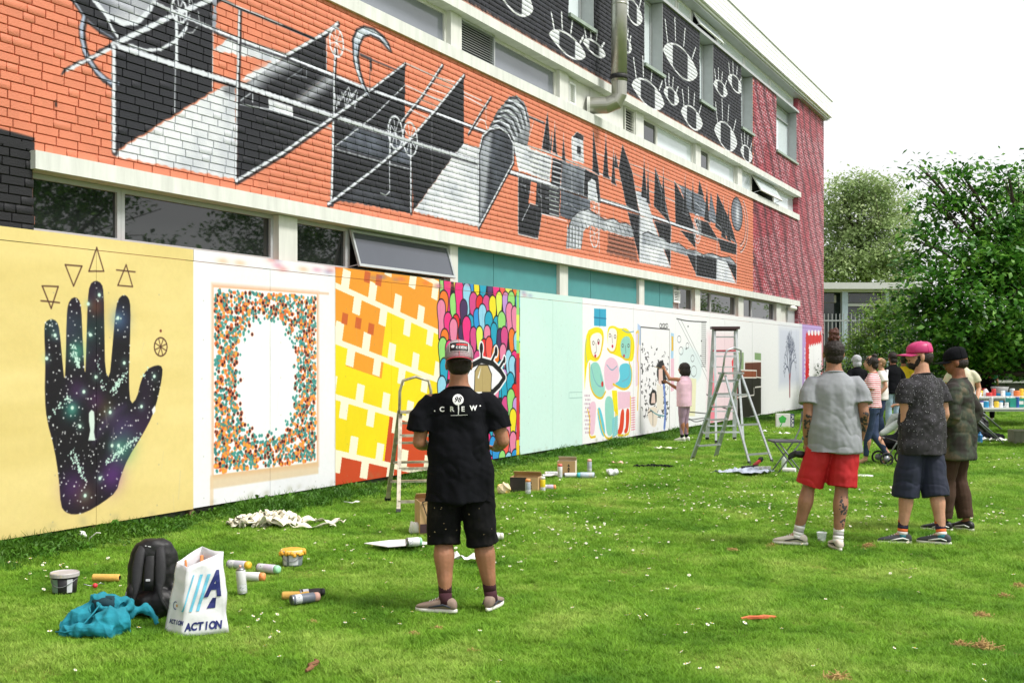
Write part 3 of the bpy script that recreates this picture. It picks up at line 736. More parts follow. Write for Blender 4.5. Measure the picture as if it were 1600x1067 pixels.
    C.poly([(1048, 520), (1053, 521), (1052, 560), (1048, 560)], (176, 212, 240)); C.poly([(1048, 560), (1053, 560), (1053, 610), (1048, 612)], (240, 196, 214)); C.poly([(1049, 525), (1052, 526), (1052, 548), (1049, 548)], (240, 196, 60))
    # 8 outlined diagram with the ruler, pink wash and red splashes
    C.line([(1057, 498), (1075, 502), (1104, 503)], .022, blk); C.line([(1058, 498), (1095, 570), (1108, 600)], .012, (110, 110, 116)); C.line([(1064, 500), (1104, 580)], .012, (110, 110, 116))
    for k in range(22): C.line([(1096, 505 + k * 3.2), (1103, 505.5 + k * 3.2)], .012, blk)
    C.line([(1103, 530), (1102, 568)], .02, blk)
    C.poly([(1060, 545), (1080, 540), (1098, 560), (1094, 600), (1062, 600)], (214, 234, 238), a=.6, soft=.1); C.poly([(1075, 590), (1088, 592), (1086, 650), (1074, 650)], (240, 236, 196), a=.9)
    for x, y, r in ((1061, 530, .12), (1064, 548, .14), (1082, 560, .12), (1084, 580, .2), (1074, 540, .1)): q = C.P(x, y); C.ring(q[0], q[1], r, .014, (110, 112, 118), rz=r * .6)
    for x, y in ((1075, 510), (1096, 533), (1072, 545), (1095, 556)): q = C.P(x, y); C.dot(q[0], q[1], .035, blk, rz=.02)
    C.line([(1062, 642), (1104, 646)], .02, blk); C.line([(1062, 655), (1080, 656), (1104, 652)], .016, blk); C.line([(1070, 660), (1075, 652), (1085, 660), (1100, 656)], .016, blk)
    C.poly([(1105, 520), (1150, 524), (1151, 660), (1104, 664)], (247, 206, 216), a=.65, soft=.25)
    C.poly([(1108, 580), (1116, 575), (1118, 640), (1116, 660), (1108, 662)], (246, 120, 140), a=.8, soft=.1); C.poly([(1143, 565), (1152, 545), (1152, 625), (1146, 600)], (244, 70, 76)); C.poly([(1146, 520), (1152, 510), (1152, 545)], (244, 160, 180), a=.8, soft=.04)
    C.line([(1104, 616), (1112, 622), (1120, 618)], .025, blk); C.line([(1128, 636), (1140, 640), (1150, 634)], .025, blk)
    C.poly, C.line = poly0, line0
    # 9 black and brown blocks
    for pts, c in ((((1152, 550), (1162, 551), (1162, 578), (1152, 577)), (150, 178, 128)), (((1179, 551), (1189, 552), (1189, 563), (1179, 562)), (140, 172, 122)), (((1152, 577), (1189, 582), (1189, 646), (1152, 656)), (34, 26, 24)), (((1164, 565), (1189, 565), (1189, 590), (1164, 588)), (104, 52, 34)), (((1159, 579), (1181, 579), (1181, 590), (1159, 589)), (150, 78, 48))): C.poly(list(pts), c)
    for pts in (((1152, 578), (1182, 579), (1182, 589), (1189, 590)), ((1158, 590), (1182, 590)), ((1180, 605), (1189, 604)), ((1152, 621), (1178, 617), (1178, 606)), ((1164, 566), (1189, 565))): C.line(list(pts), .035, (244, 240, 232))
    # 10 tree drawing with the red trunk
    C.poly([(1217, 510), (1250, 512), (1250, 600), (1217, 605)], (206, 212, 232), a=.8, soft=.3)
    cx_, cz_ = C.P(1234, 600)
    def br(y, z, a, L, w_, n):
        y2, z2 = y + L * math.cos(a) * .8, z + L * math.sin(a)
        col = (150, 60, 74) if n > 5 else (66, 74, 100)
        C.lineW([(y, z), (y2, z2)], w_, col)
        if n > 0:
            for s_ in (-1, 1): br(y2, z2, a + s_ * rs.uniform(.22, .6), L * rs.uniform(.72, .95), w_ * .74, n - 1)
    br(cx_, cz_ - .35, math.pi / 2, .38, .12, 7)
    # 11 lilac panel with the red ragged frame
    rect(34.55, 37.5, -1, 3, (190, 160, 220)); rect(34.2, 34.58, -1, 3, (226, 228, 238))
    C.poly([(1259, 520), (1288, 518), (1290, 640), (1258, 640)], (214, 30, 40), rough=.05); C.poly([(1264, 540), (1285, 535), (1284, 560), (1280, 640), (1264, 632)], (247, 247, 248), rough=.06)
    for k in range(5): q = C.P(1264 + k * 5, 520); C.dot(q[0], q[1], .16, (240, 236, 240), rz=.09)
    for k in range(14): q = C.P(1257.5, 545 + k * 7); C.dot(q[0], q[1], .05, (245, 245, 250), rz=.05)
    # overspray along the top strip, drips of primer and wear at the foot
    for k in range(46):
        y = rs.uniform(8.5, 16); C.glow(y, rs.uniform(2.6, 2.75), .09, [(206, 80, 130), (236, 150, 70), (120, 110, 170), (230, 90, 80)][k % 4], rz=.03, a=.35)
    for k in range(90):
        y = rs.uniform(5, 38); C.glow(y, .12 + abs(rs.normal()) * .03, .05, (150, 150, 120), rz=.03, a=.22)
    # fixings and faint board marks
    for y in np.arange(6.15, 37, 1.22):
        for z in np.arange(.2, 2.6, .4):
            for q in (0, .61): C.dot(y + q + rs.normal() * .01, z + rs.normal() * .01, .0065, (150, 148, 140), a=.55)
    for k in range(160):
        y, z = rs.uniform(5, 38), rs.uniform(.2, 2.5); C.lineW([(y, z), (y + rs.normal() * .02, z - rs.uniform(.03, .3))], rs.uniform(.004, .012), (188, 184, 176), a=.22)
    return C.image('hoarding_paint')

def paint_mat(name, im, y0, y1, z0, z1, rough, bump, bscale, spec=.35, gain=.84):
    m = bpy.data.materials.new(name); m.use_nodes = True
    t = m.node_tree; p = t.nodes['Principled BSDF']
    g = t.nodes.new('ShaderNodeNewGeometry'); sx = t.nodes.new('ShaderNodeSeparateXYZ'); t.links.new(g.outputs['Position'], sx.inputs[0])
    def lin(src, a, b):
        n = t.nodes.new('ShaderNodeMapRange'); n.clamp = False; n.inputs['From Min'].default_value = a; n.inputs['From Max'].default_value = b
        t.links.new(src, n.inputs['Value']); return n.outputs[0]
    cb = t.nodes.new('ShaderNodeCombineXYZ')
    t.links.new(lin(sx.outputs['Y'], y0, y1), cb.inputs[0]); t.links.new(lin(sx.outputs['Z'], z0, z1), cb.inputs[1])
    it = t.nodes.new('ShaderNodeTexImage'); it.image = im; it.extension = 'EXTEND'; t.links.new(cb.outputs[0], it.inputs[0])
    n = t.nodes.new('ShaderNodeTexNoise'); n.inputs['Scale'].default_value = 14; n.inputs['Detail'].default_value = 8; n.inputs['Roughness'].default_value = .7
    t.links.new(g.outputs['Position'], n.inputs['Vector'])
    mr = t.nodes.new('ShaderNodeMapRange'); mr.inputs['To Min'].default_value = gain * .9; mr.inputs['To Max'].default_value = gain * 1.08
    t.links.new(n.outputs[0], mr.inputs['Value'])
    mx = t.nodes.new('ShaderNodeVectorMath'); mx.operation = 'SCALE'; t.links.new(it.outputs[0], mx.inputs[0]); t.links.new(mr.outputs[0], mx.inputs['Scale'])
    t.links.new(mx.outputs[0], p.inputs['Base Color'])
    p.inputs['Roughness'].default_value = rough; p.inputs['Specular IOR Level'].default_value = spec
    n2 = t.nodes.new('ShaderNodeTexNoise'); n2.inputs['Scale'].default_value = bscale; n2.inputs['Detail'].default_value = 5
    t.links.new(g.outputs['Position'], n2.inputs['Vector'])
    b = t.nodes.new('ShaderNodeBump'); b.inputs['Strength'].default_value = bump; b.inputs['Distance'].default_value = .01
    t.links.new(n2.outputs[0], b.inputs['Height']); t.links.new(b.outputs[0], p.inputs['Normal'])
    return m
M_BRICK = paint_mat('painted_brick', paint_brick_mural(), 4.5, 38.6, 2.5, 9.9, .62, .5, 70)
M_BOARD = paint_mat('painted_board', paint_hoarding(), 4.0, 38.7, 0.0, 2.86, .5, .08, 30)
# ------------------------------------------------------------------ the brick building
M_CONC = mat('cream_concrete', (212, 214, 208), .7, var=.13, scale=1.6, bump=.15, bscale=40, stretch=(1, 4.5, .8))
M_WHITE = mat('white_cladding', (232, 234, 232), .5, var=.04, scale=2)
M_FRAME = mat('grey_window_frame', (172, 176, 178), .45, var=.06)
M_CREAMF = mat('cream_frame', (212, 213, 206), .5, var=.1, scale=2, stretch=(1, 4, .7))
M_MORTAR = M_BRICK
M_TEAL = mat('teal_panel', (70, 140, 142), .55, var=.06, scale=4, bump=.05)
M_DARKM = mat('dark_opening', (22, 23, 25), .8)
M_GREENM = mat('weathered_sill', (150, 164, 154), .7, var=.15)
M_GALV = mat('galvanised_duct', (170, 170, 160), .38, metal=.75, var=.12, scale=5, bump=.05)
M_RUBBER = mat('black_rubber', (28, 28, 30), .6)
def glass(name, rgb, rough=.03, spec=.6):
    return mat(name, rgb, rough, var=.1, scale=.7, spec=spec)
M_GDARK = glass('dark_window_glass', (30, 34, 33), .02, .9)
M_GGREY = glass('grey_window_glass', (122, 127, 136), .05, .7)
M_GOPEN = glass('slanted_window_glass', (74, 78, 88), .04, .7)
M_GPALE = glass('sky_reflection_glass', (212, 222, 226), .05, .6)  # white sky reflection is put into the base colour of these panes
BLD = empty('brick_building', (-6, 22, 0), 0, 'long three storey brick building with murals over orange and black brickwork', 'building')
BI = Matrix.Translation((6, -22, 0))
def adopt(o, parent=BLD):
    """child of the building whose mesh is written in place coordinates"""
    o.parent = parent; o.matrix_parent_inverse = BI if parent is BLD else Matrix()
    return o
def bpart(name, mats, build, parent=BLD, smooth=False, **kw):
    m = MB(); build(m); o = m.build(name, mats, None, smooth); adopt(o, parent); return tag(o, **kw)
YE, YW = 38.0, 34.35          # end of the building, end of the window bands
ZB = dict(win0=2.70, win1=3.226, beam1=3.388, or1=5.842, sill1=6.014, w2=6.55, led=6.70, v0=7.56, bl1=9.10, cl1=9.52, roof=9.56)
X0 = BX - .012
# solid mass behind the faces
def core(m):
    m.box(-12, X0 - .3, -6, YE - .02, 0, 9.57)                       # recessed core behind window bands
    m.box(X0 - .3, X0, -6, YW, 0, ZB['win0'] - .02)                  # ground floor behind the hoarding
    m.box(X0 - .3, X0, -6, YW, ZB['beam1'], ZB['or1'])
    m.box(X0 - .3, X0, YW, YE - .012, 0, 9.57)
    m.box(X0 - .3, X0, -6, 6.62, ZB['win0'] - .02, ZB['beam1'])
VW = [(3.0, 4.1), (6.6, 7.7), (10.1, 11.2), (13.7, 14.8), (17.6, 18.7), (21.25, 22.35), (24.8, 25.85), (28.2, 29.3), (31.75, 34.2)]
def wall_up(m):
    y = -6.0
    for a, b in VW:
        m.box(X0 - .3, X0, y, a, ZB['led'], ZB['bl1']); m.box(X0 - .3, X0, a, b, ZB['led'], ZB['v0'] - .02); y = b
    m.box(X0 - .3, X0, y, YW, ZB['led'], ZB['bl1'])
bpart('wall', M_BRICK, lambda m: (core(m), wall_up(m)))
# bricks
BL, BH = .235, .0775
def brick_verts(L, h=BH - .009, d=.02, e=.004):
    # front face at +x, bevelled; 5 faces + bevel
    y0, y1, z0, z1 = .0045, L - .0045, 0, h
    v = [(0, y0, z0), (0, y1, z0), (0, y1, z1), (0, y0, z1), (d - e, y0, z0), (d - e, y1, z0), (d - e, y1, z1), (d - e, y0, z1),
         (d, y0 + e, z0 + e), (d, y1 - e, z0 + e), (d, y1 - e, z1 - e), (d, y0 + e, z1 - e)]
    f = [(8, 9, 10, 11), (4, 5, 9, 8), (5, 6, 10, 9), (6, 7, 11, 10), (7, 4, 8, 11), (0, 1, 5, 4), (1, 2, 6, 5), (2, 3, 7, 6), (3, 0, 4, 7)]
    return v, f
bricks = []
rb = random.Random(4)
def lay(za, zb, ya, yb, holes=()):
    k0 = 0; z = za
    while z + BH * .6 < zb:
        y = ya - ((0, .5, .25, .75, .5, 0, .75, .25)[k0 % 8] + rb.uniform(-.1, .1)) * BL
        while y < yb:
            L = BL if rb.random() > .16 else BL * rb.choice((.5, .5, .8))
            a, b = max(y, ya), min(y + L, yb)
            segs = [(a, b)]
            for h in holes:
                if z + BH * .5 > h[2] and z + BH * .5 < h[3]:
                    ns = []
                    for s0, s1 in segs:
                        if s1 <= h[0] or s0 >= h[1]: ns.append((s0, s1))
                        else:
                            if s0 < h[0]: ns.append((s0, h[0]))
                            if s1 > h[1]: ns.append((h[1], s1))
                    segs = ns
            for s0, s1 in segs:
                if s1 - s0 > .04: bricks.append((s0, s1 - s0, z + .0045))
            y += L
        z += BH; k0 += 1
lay(ZB['beam1'] + .002, ZB['or1'], 4.6, YW)
lay(ZB['win0'] - .1, ZB['beam1'] + .05, 4.6, 6.62)
hz = [(a, b, ZB['v0'] - .03, 99) for a, b in VW]
lay(ZB['led'], ZB['bl1'], 11.5, YW, hz)
lay(2.45, 9.59, YW, YE)
def bsize(b):
    p = project(BX, b[0], b[2]); q = project(BX, b[0] + b[1], b[2])
    vis = (p[0] > 4 or q[0] > 10) and p[1] > 8 and b[1] > BL * .9 and p[1] < 1060
    return ((q[0] - p[0]) * F_PX * BH / p[2]) if vis else 0
order = sorted(range(len(bricks)), key=lambda i: -bsize(bricks[i]))
near = set(order[:300])
bm_full = MB().add(*brick_verts(BL)).mesh('brick', M_BRICK)
for i in near:
    b = bricks[i]
    o = bpy.data.objects.new('brick', bm_full); COL.objects.link(o)
    o.parent = BLD; o.matrix_parent_inverse = BI
    o.location = (BX - .012 + rb.uniform(-.0015, .002), b[0], b[2])
V = []; Fq = []
base = {}
for i, b in enumerate(bricks):
    if i in near: continue
    v, f = brick_verts(b[1])
    n0 = len(V); dx = BX - .012 + rb.uniform(-.0015, .002)
    V.extend([(x + dx, y + b[0], z + b[2]) for x, y, z in v]); Fq.extend([[j + n0 for j in q] for q in f])
tag(adopt(np_mesh('brickwork', np.array(V), np.array(Fq), M_BRICK)), kind='stuff')
# concrete ledges, sills, soffits, fascia
bpart('ledge', M_CONC, lambda m: m.box(X0 - .25, BX + .07, 6.58, YW + .02, ZB['win1'] + .002, ZB['beam1'] - .002), label='cream concrete beam above the lower window band')
bpart('ledge', M_CONC, lambda m: (m.box(X0 - .25, BX + .05, 2, YW + .02, ZB['or1'] + .004, ZB['sill1']),), label='cream sill of the middle window band')
bpart('ledge', M_CONC, lambda m: m.box(X0 - .25, BX + .09, 2, YW + .06, ZB['w2'], ZB['led'] - .002), label='cream beam above the middle window band')
bpart('ledge', M_FRAME, lambda m: m.box(X0 - .25, BX + .05, 2, YW - .02, ZB['bl1'] + .003, ZB['bl1'] + .07), label='thin sill under the top clerestory windows')
def fascia(m):
    m.box(-12.3, .10, -6, YE + .12, 9.62, 9.67)
    z = 9.67
    for k in range(5): m.box(-12.3, .17, -6, YE + .16, z + .008, z + .104); z += .108
    m.box(-12.32, .20, -6, YE + .2, z + .004, z + .04)
    m.box(-12.2, .14, -6, YE + .1, 9.68, z)
bpart('roof_fascia', M_WHITE, fascia, label='white boarded fascia along the flat roof')
bpart('soffit', M_FRAME, lambda m: (m.box(X0 - .3, .06, 2, YE + .04, 9.575, 9.615)))
# windows
def win(y0, y1, z0, z1, x, gm, fm=None, fr=.045, open_=0.0, dep=.05, label=None, opener=None):
    fm = fm or M_FRAME
    w_ = bpart('window', fm, lambda m: (m.box(x - dep, x, y0, y1, z0, z0 + fr), m.box(x - dep, x, y0, y1, z1 - fr, z1), m.box(x - dep, x, y0, y0 + fr, z0 + fr, z1 - fr), m.box(x - dep, x, y1 - fr, y1, z0 + fr, z1 - fr)), label=label)
    if open_:
        dark = bpart('opening', M_DARKM, lambda m: m.box(x - dep + .004, x - dep + .01, y0 + fr, y1 - fr, z0 + fr, z1 - fr), w_)
        Mx = Matrix.Translation((x + .01, 0, z1 - fr * .5)) @ Matrix.Rotation(-open_, 4, 'Y')
        h = z1 - z0 - fr
        s_ = bpart('sash', fm, lambda m: (m.box(0, .03, y0 + .01, y1 - .01, -h, -h + .035, M=Mx), m.box(0, .03, y0 + .01, y1 - .01, -.035, 0, M=Mx), m.box(0, .03, y0 + .01, y0 + .045, -h + .035, -.035, M=Mx), m.box(0, .03, y1 - .045, y1 - .01, -h + .035, -.035, M=Mx)), w_)
        bpart('pane', gm, lambda m: m.box(.012, .018, y0 + .045, y1 - .045, -h + .035, -.035, M=Mx), w_)
        for yy, ye in ((y0 + .03, y0 + .02), (y1 - .03, y1 - .02)): bpart('stay', M_FRAME, lambda m: m.bar((x, yy, z0 + .05), Mx @ Vector((.02, ye, -h * .95)), .012), w_)
    else:
        bpart('pane', gm, lambda m: m.box(x - dep + .012, x - dep + .02, y0 + fr, y1 - fr, z0 + fr, z1 - fr), w_)
    return w_
yl = lambda px: wy(px, -.2)
z0, z1 = ZB['win0'], ZB['win1'] - .002
XW = -.2
def post(a, b, z0, z1, x=-.12, m_=None): bpart('window_post', m_ or M_CREAMF, lambda m: m.box(x - .12, x, a, b, z0 + .002, z1 - .002))
win(6.62, yl(189), z0, z1, XW, M_GDARK); win(yl(189) + .003, yl(427), z0, z1, XW, M_GDARK); post(yl(427), yl(456), z0, z1)
win(yl(456), yl(543), z0, z1, XW, M_GDARK); win(yl(543) + .003, yl(696), z0, z1, XW, M_GOPEN, open_=R(17), label='top hung window standing open'); post(yl(696), yl(708), z0, z1)
def infill(a, b): return bpart('infill_panel', M_TEAL, lambda m: m.box(XW - .03, XW + .02, a, b, z0, z1))
infill(yl(708), yl(769)); infill(yl(769.6), yl(868)); post(yl(868), yl(881), z0, z1); infill(yl(881), yl(921)); infill(yl(921.6), yl(993)); post(yl(993), yl(1001), z0, z1); infill(yl(1001), yl(1029)); infill(yl(1029.5), yl(1050))
def louvre(a, b, za, zb, x, n, fm=None):
    l_ = bpart('louvre', fm or M_FRAME, lambda m: (m.box(x - .05, x + .012, a, b, za, za + .03), m.box(x - .05, x + .012, a, b, zb - .03, zb), m.box(x - .05, x + .012, a, a + .03, za + .03, zb - .03), m.box(x - .05, x + .012, b - .03, b, za + .03, zb - .03), m.box(x - .09, x - .08, a, b, za, zb)))
    l_.data.materials.append(M_DARKM)
    for pl in list(l_.data.polygons)[-6:]: pl.material_index = 1
    h = (zb - za - .06) / n
    sm = MB().bar((0, 0, 0), (0, b - a - .06, 0), .05, .006).mesh('slat', fm or M_FRAME)
    for k in range(n):
        o = bpy.data.objects.new('slat', sm); COL.objects.link(o); o.parent = l_
        o.location = (x - .025, a + .03, za + .03 + h * (k + .5)); o.rotation_euler = (0, R(35), 0)
    return l_
def infill2(a, b, za, zb, m_, x=XW, nm='infill_panel'): return bpart(nm, m_, lambda m: m.box(x - .03, x + .02, a, b, za, zb))
louvre(yl(1050.5), yl(1060), z0 + .15, z1 - .1, XW + .03, 6, M_WHITE); win(yl(1060.2), yl(1081), z0, z1, XW, M_GDARK); post(yl(1081), yl(1089), z0, z1)
infill2(yl(1050.5), yl(1060), z0, z1, M_FRAME, XW - .06)
win(yl(1089), yl(1110), z0, z1, XW, M_GDARK); win(yl(1110.3), yl(1149), z0, z1, XW, M_GDARK); post(yl(1149), yl(1157), z0, z1)
win(yl(1157), yl(1174), z0, z1, XW, M_GDARK); win(yl(1174.3), yl(1209), z0, z1, XW, M_GDARK); post(yl(1209), yl(1216), z0, z1)
infill2(yl(1216), yl(1228), z0, z1, M_CREAMF); infill2(yl(1228.4), YW, z0, z1, M_FRAME)
# middle band
z0, z1 = ZB['sill1'] + .002, ZB['w2'] - .002
ys = 5.0
win(ys, 8.3, z0, z1, XW, M_GGREY, M_CREAMF); post(8.3, 8.6, z0, z1); win(8.6, yl(553), z0, z1, XW, M_GGREY, M_CREAMF)
win(yl(553) + .003, yl(697), z0, z1, XW, M_GGREY, M_CREAMF); post(yl(697), yl(714), z0, z1)
louvre(yl(714), yl(769), z0, z1, XW + .04, 13); win(yl(769.5), yl(868), z0, z1, XW, M_GGREY, M_CREAMF); post(yl(868), yl(882), z0, z1)
infill2(yl(882), yl(919), z0, z1, M_CREAMF); louvre(yl(885), yl(895), z0 + .06, z1 - .1, XW + .05, 9, M_WHITE)
infill2(yl(919.4), yl(972), z0, z1, M_CREAMF); louvre(yl(973), yl(988), z0, z1, XW + .04, 9, M_CREAMF); post(yl(988), yl(1000), z0, z1)
win(yl(1000), yl(1026), z0, z1, XW, M_GDARK, M_CREAMF); win(yl(1026.3), yl(1082), z0, z1, XW, M_GPALE, M_CREAMF); post(yl(1082), yl(1090), z0, z1)
win(yl(1090), yl(1108), z0, z1, XW, M_GDARK, M_CREAMF); win(yl(1108.3), yl(1148), z0, z1, XW, M_GPALE, M_CREAMF); post(yl(1148), yl(1155), z0, z1)
win(yl(1155), yl(1174), z0, z1, XW, M_GPALE, M_CREAMF); win(yl(1174.3), yl(1208), z0, z1, XW, M_GPALE, M_CREAMF, open_=R(30)); win(yl(1209), yl(1246), z0, z1, XW, M_GPALE, M_CREAMF)
# top clerestory
z0, z1 = ZB['bl1'] + .075, 9.573
y = 3.0
k = 0
for a, b in [(3, 7), (7, 10.6), (10.6, 14), (14, 17.5), (17.5, 21.2), (21.2, 23.6), (23.6, 24.6), (24.6, 26.5), (26.5, 28.9), (28.9, 31.5), (31.5, 34.3)]:
    win(a + .03, b - .03, z0, z1, XW, M_GPALE, M_WHITE, fr=.05, open_=(R(28) if k == 7 else 0)); k += 1
# tall upper windows set deep in the wall
XV = -.33
for a, b in VW[3:]:
    zt = ZB['bl1'] - .01
    big = b - a > 2
    w_ = win(a + .02, b - .02, ZB['v0'] + .02, zt, XV, M_GPALE, M_FRAME, fr=.05)
    bpart('sill', M_GREENM, lambda m: m.box(XV - .02, BX + .06, a - .04, b + .04, ZB['v0'] - .05, ZB['v0'] + .012), w_)
    if big: bpart('transom', M_FRAME, lambda m: m.box(XV - .02, XV + .02, a + .07, b - .07, 8.72, 8.77), w_)
    bpart('reveal', M_FRAME, lambda m: m.box(XV + .002, BX - .004, b - .018, b + .001, ZB['v0'] + .015, zt), w_)
    bpart('reveal', M_FRAME, lambda m: m.box(XV + .002, BX - .004, a - .001, a + .018, ZB['v0'] + .015, zt), w_)
# duct: vertical pipe with an elbow into the wall
dk = empty('metal_duct', (.35, 18.85, 6.1), 0, 'fat galvanised duct climbing the wall and bending into it', 'duct')
DI = lambda o: (setattr(o, 'parent', dk), setattr(o, 'matrix_parent_inverse', Matrix.Translation((-.35, -18.85, -6.1))), o)[2]
m = MB(); m.tube([(.35, 18.85, 6.62), (.35, 18.85, 8.1), (.35, 18.85, 11.2)], .145, 24); DI(m.build('pipe', M_GALV, None, True))
m = MB(); m.lathe([(.155, 0), (.165, .02), (.165, .06), (.155, .08)], 24, M=Matrix.Translation((.35, 18.85, 6.66))); DI(m.build('collar', M_RUBBER, None, True))
m = MB(); m.lathe([(.151, 0), (.151, .03)], 24, M=Matrix.Translation((.35, 18.85, 8.0))); DI(m.build('collar', M_GALV, None, True))
m = MB(); m.tube([(.35, 18.85, 6.66), (.35, 18.85, 6.38), (.29, 18.83, 6.26), (.14, 18.77, 6.2), (-.14, 18.66, 6.2)], [.14, .14, .15, .15, .15], 24); DI(m.build('elbow', M_GALV, None, False))
m = MB(); m.tube([(-.12, 18.62, 6.17), (-.17, 18.6, 6.17)], .18, 24); DI(m.build('flange', M_CREAMF, None, False))
# wall lamp
lp = on_wall(1236, 482, -.05)
lm = empty('wall_lamp', (XW + .02, lp[0], lp[1]), 0, 'round white bulkhead lamp at the end of the window band', 'lamp')
M_OPAL = mat('opal_plastic', (236, 236, 228), .35, var=.03)
MB().ball((.17, 0, 0), (.14, .16, .085), 14, 8).build('lamp_globe', M_OPAL, lm, True)
MB().box(0, .09, -.05, .05, -.05, .03).build('bracket', M_FRAME, lm)

# ------------------------------------------------------------------ the painted hoarding
HO = empty('hoarding', (0, 0, 0), 0, 'long plywood hoarding of painted mural sheets fixed along the foot of the building', 'hoarding')
names = {5: 'yellow sheet with black starry hand', 6: 'yellow sheet with black starry hand', 7: 'white sheet with dotted frame', 8: 'white sheet with dotted frame', 9: 'cream sheet with orange and yellow battlement blocks', 10: 'cream sheet with yellow and red battlement blocks',
         11: 'sheet crowded with coloured drops', 12: 'sheet with an eye among coloured drops', 13: 'plain mint sheet', 14: 'plain mint sheet', 15: 'white sheet with three embracing figures', 16: 'white sheet with three embracing figures', 17: 'white sheet with ink drawing of two women', 18: 'white sheet with fine line diagram',
         19: 'white sheet with pink and red splashes', 21: 'white sheet with black and brown blocks', 25: 'pale sheet with bare tree drawing', 27: 'lilac sheet with ragged red frame'}
edges = [4.8, 6.0]
for a, b in zip((6.0, 8.45, 10.8, 13.2, 15.6, 18.0, 20.45, 22.9, 25.3, 27.7, 30.2, 32.6, 35.0), (8.45, 10.8, 13.2, 15.6, 18.0, 20.45, 22.9, 25.3, 27.7, 30.2, 32.6, 35.0, 37.3)): edges += [(a + b) / 2, b]
rh = random.Random(3)
for i, (a, b) in enumerate(zip(edges[:-1], edges[1:])):
    dx = rh.uniform(-.002, .002); g = .0018 if i != 2 else .0015
    m = MB(); m.box(-.018 + dx, dx, a + g, b - g, .115 + rh.uniform(-.004, .004), 2.583)
    o = m.build('plywood_sheet', M_BOARD, HO)
    if i + 4 in names: tag(o, names[i + 4])
for a, b in zip(edges[1::2], edges[3::2]):
    MB().box(-.018, .002, a + .003, b - .003, 2.589, 2.70 if a < 12 else 2.69).build('top_strip', M_BOARD, HO)
M_BATTEN = mat('batten_wood', (120, 96, 70), .8)
for a in edges[1:]: MB().box(-.076, -.02, a - .03, a + .03, .02, 2.6).build('batten', M_BATTEN, HO)
M_PLINTH = mat('stained_plinth', (88, 84, 80), .85, var=.4, scale=5, bump=.4)
tag(bpart('plinth', M_PLINTH, lambda m: m.box(-.085, -.079, -4, YE - .02, -.05, .5)))
# ------------------------------------------------------------------ lawn
def grass_mat(name, a, b, c, rough=.75, trans=.0):
    m = bpy.data.materials.new(name); m.use_nodes = True
    t = m.node_tree; p = t.nodes['Principled BSDF']
    g = t.nodes.new('ShaderNodeNewGeometry')
    n = t.nodes.new('ShaderNodeTexNoise'); n.inputs['Scale'].default_value = 1.1; n.inputs['Detail'].default_value = 7; n.inputs['Roughness'].default_value = .62
    t.links.new(g.outputs['Position'], n.inputs['Vector'])
    cr = t.nodes.new('ShaderNodeValToRGB'); e = cr.color_ramp.elements
    e[0].position = .34; e[0].color = s2l(a) + (1,); e[1].position = .66; e[1].color = s2l(c) + (1,)
    x = e.new(.5); x.color = s2l(b) + (1,)
    if 'grass' in name or 'turf' in name:
        y_ = e.new(.8); y_.color = s2l((160, 162, 84)) + (1,); e[0].position = .32
    t.links.new(n.outputs[0], cr.inputs[0])
    oi = t.nodes.new('ShaderNodeObjectInfo'); mr = t.nodes.new('ShaderNodeMapRange'); mr.inputs['To Min'].default_value = .72; mr.inputs['To Max'].default_value = 1.3
    t.links.new(oi.outputs['Random'], mr.inputs['Value'])
    mx = t.nodes.new('ShaderNodeVectorMath'); mx.operation = 'SCALE'; t.links.new(cr.outputs[0], mx.inputs[0]); t.links.new(mr.outputs[0], mx.inputs['Scale'])
    t.links.new(mx.outputs[0], p.inputs['Base Color']); p.inputs['Roughness'].default_value = rough; p.inputs['Specular IOR Level'].default_value = .25
    if trans:
        tr = t.nodes.new('ShaderNodeBsdfTranslucent'); ms = t.nodes.new('ShaderNodeMixShader'); ms.inputs[0].default_value = trans
        t.links.new(mx.outputs[0], tr.inputs[0]); t.links.new(p.outputs[0], ms.inputs[1]); t.links.new(tr.outputs[0], ms.inputs[2])
        t.links.new(ms.outputs[0], t.nodes['Material Output'].inputs[0])
    return m
M_SOIL = grass_mat('turf_base', (66, 92, 22), (88, 112, 28), (128, 128, 56), .9)
M_GRASS = grass_mat('grass_blades', (86, 136, 36), (128, 172, 54), (166, 194, 90), .6, .35)
M_WEED = grass_mat('weed_leaves', (52, 96, 24), (72, 118, 32), (96, 138, 40), .5, .3)
def gh(x, y):
    """lie of the lawn: faint humps, flat round the feet of things"""
    return 0.018 * mnoise.noise(Vector((x * .35, y * .35, 0))) + .008 * mnoise.noise(Vector((x * 1.3, y * 1.3, 4)))
V = []; Fq = []
xs = list(np.arange(-.08, 16.01, .25)); ysg = list(np.arange(2, 46.01, .25))
nx = len(xs)
for y in ysg:
    for x in xs: V.append((x, y, gh(x, y) - .012))
for j in range(len(ysg) - 1):
    for i in range(nx - 1):
        a = j * nx + i; Fq.append((a, a + 1, a + nx + 1, a + nx))
lawn = np_mesh('lawn', np.array(V), np.array(Fq), M_SOIL, smooth=True)
tag(lawn, kind='structure')
gm = MB()
for x0, x1, y0, y1 in ((-400, -.08, -60, 900), (16, 500, -60, 900), (-.08, 16, -60, 2), (-.08, 16, 46, 900)): gm.add([(x0, y0, -.03), (x1, y0, -.03), (x1, y1, -.03), (x0, y1, -.03)], [(0, 1, 2, 3)])
tag(gm.build('ground', M_SOIL), kind='structure')

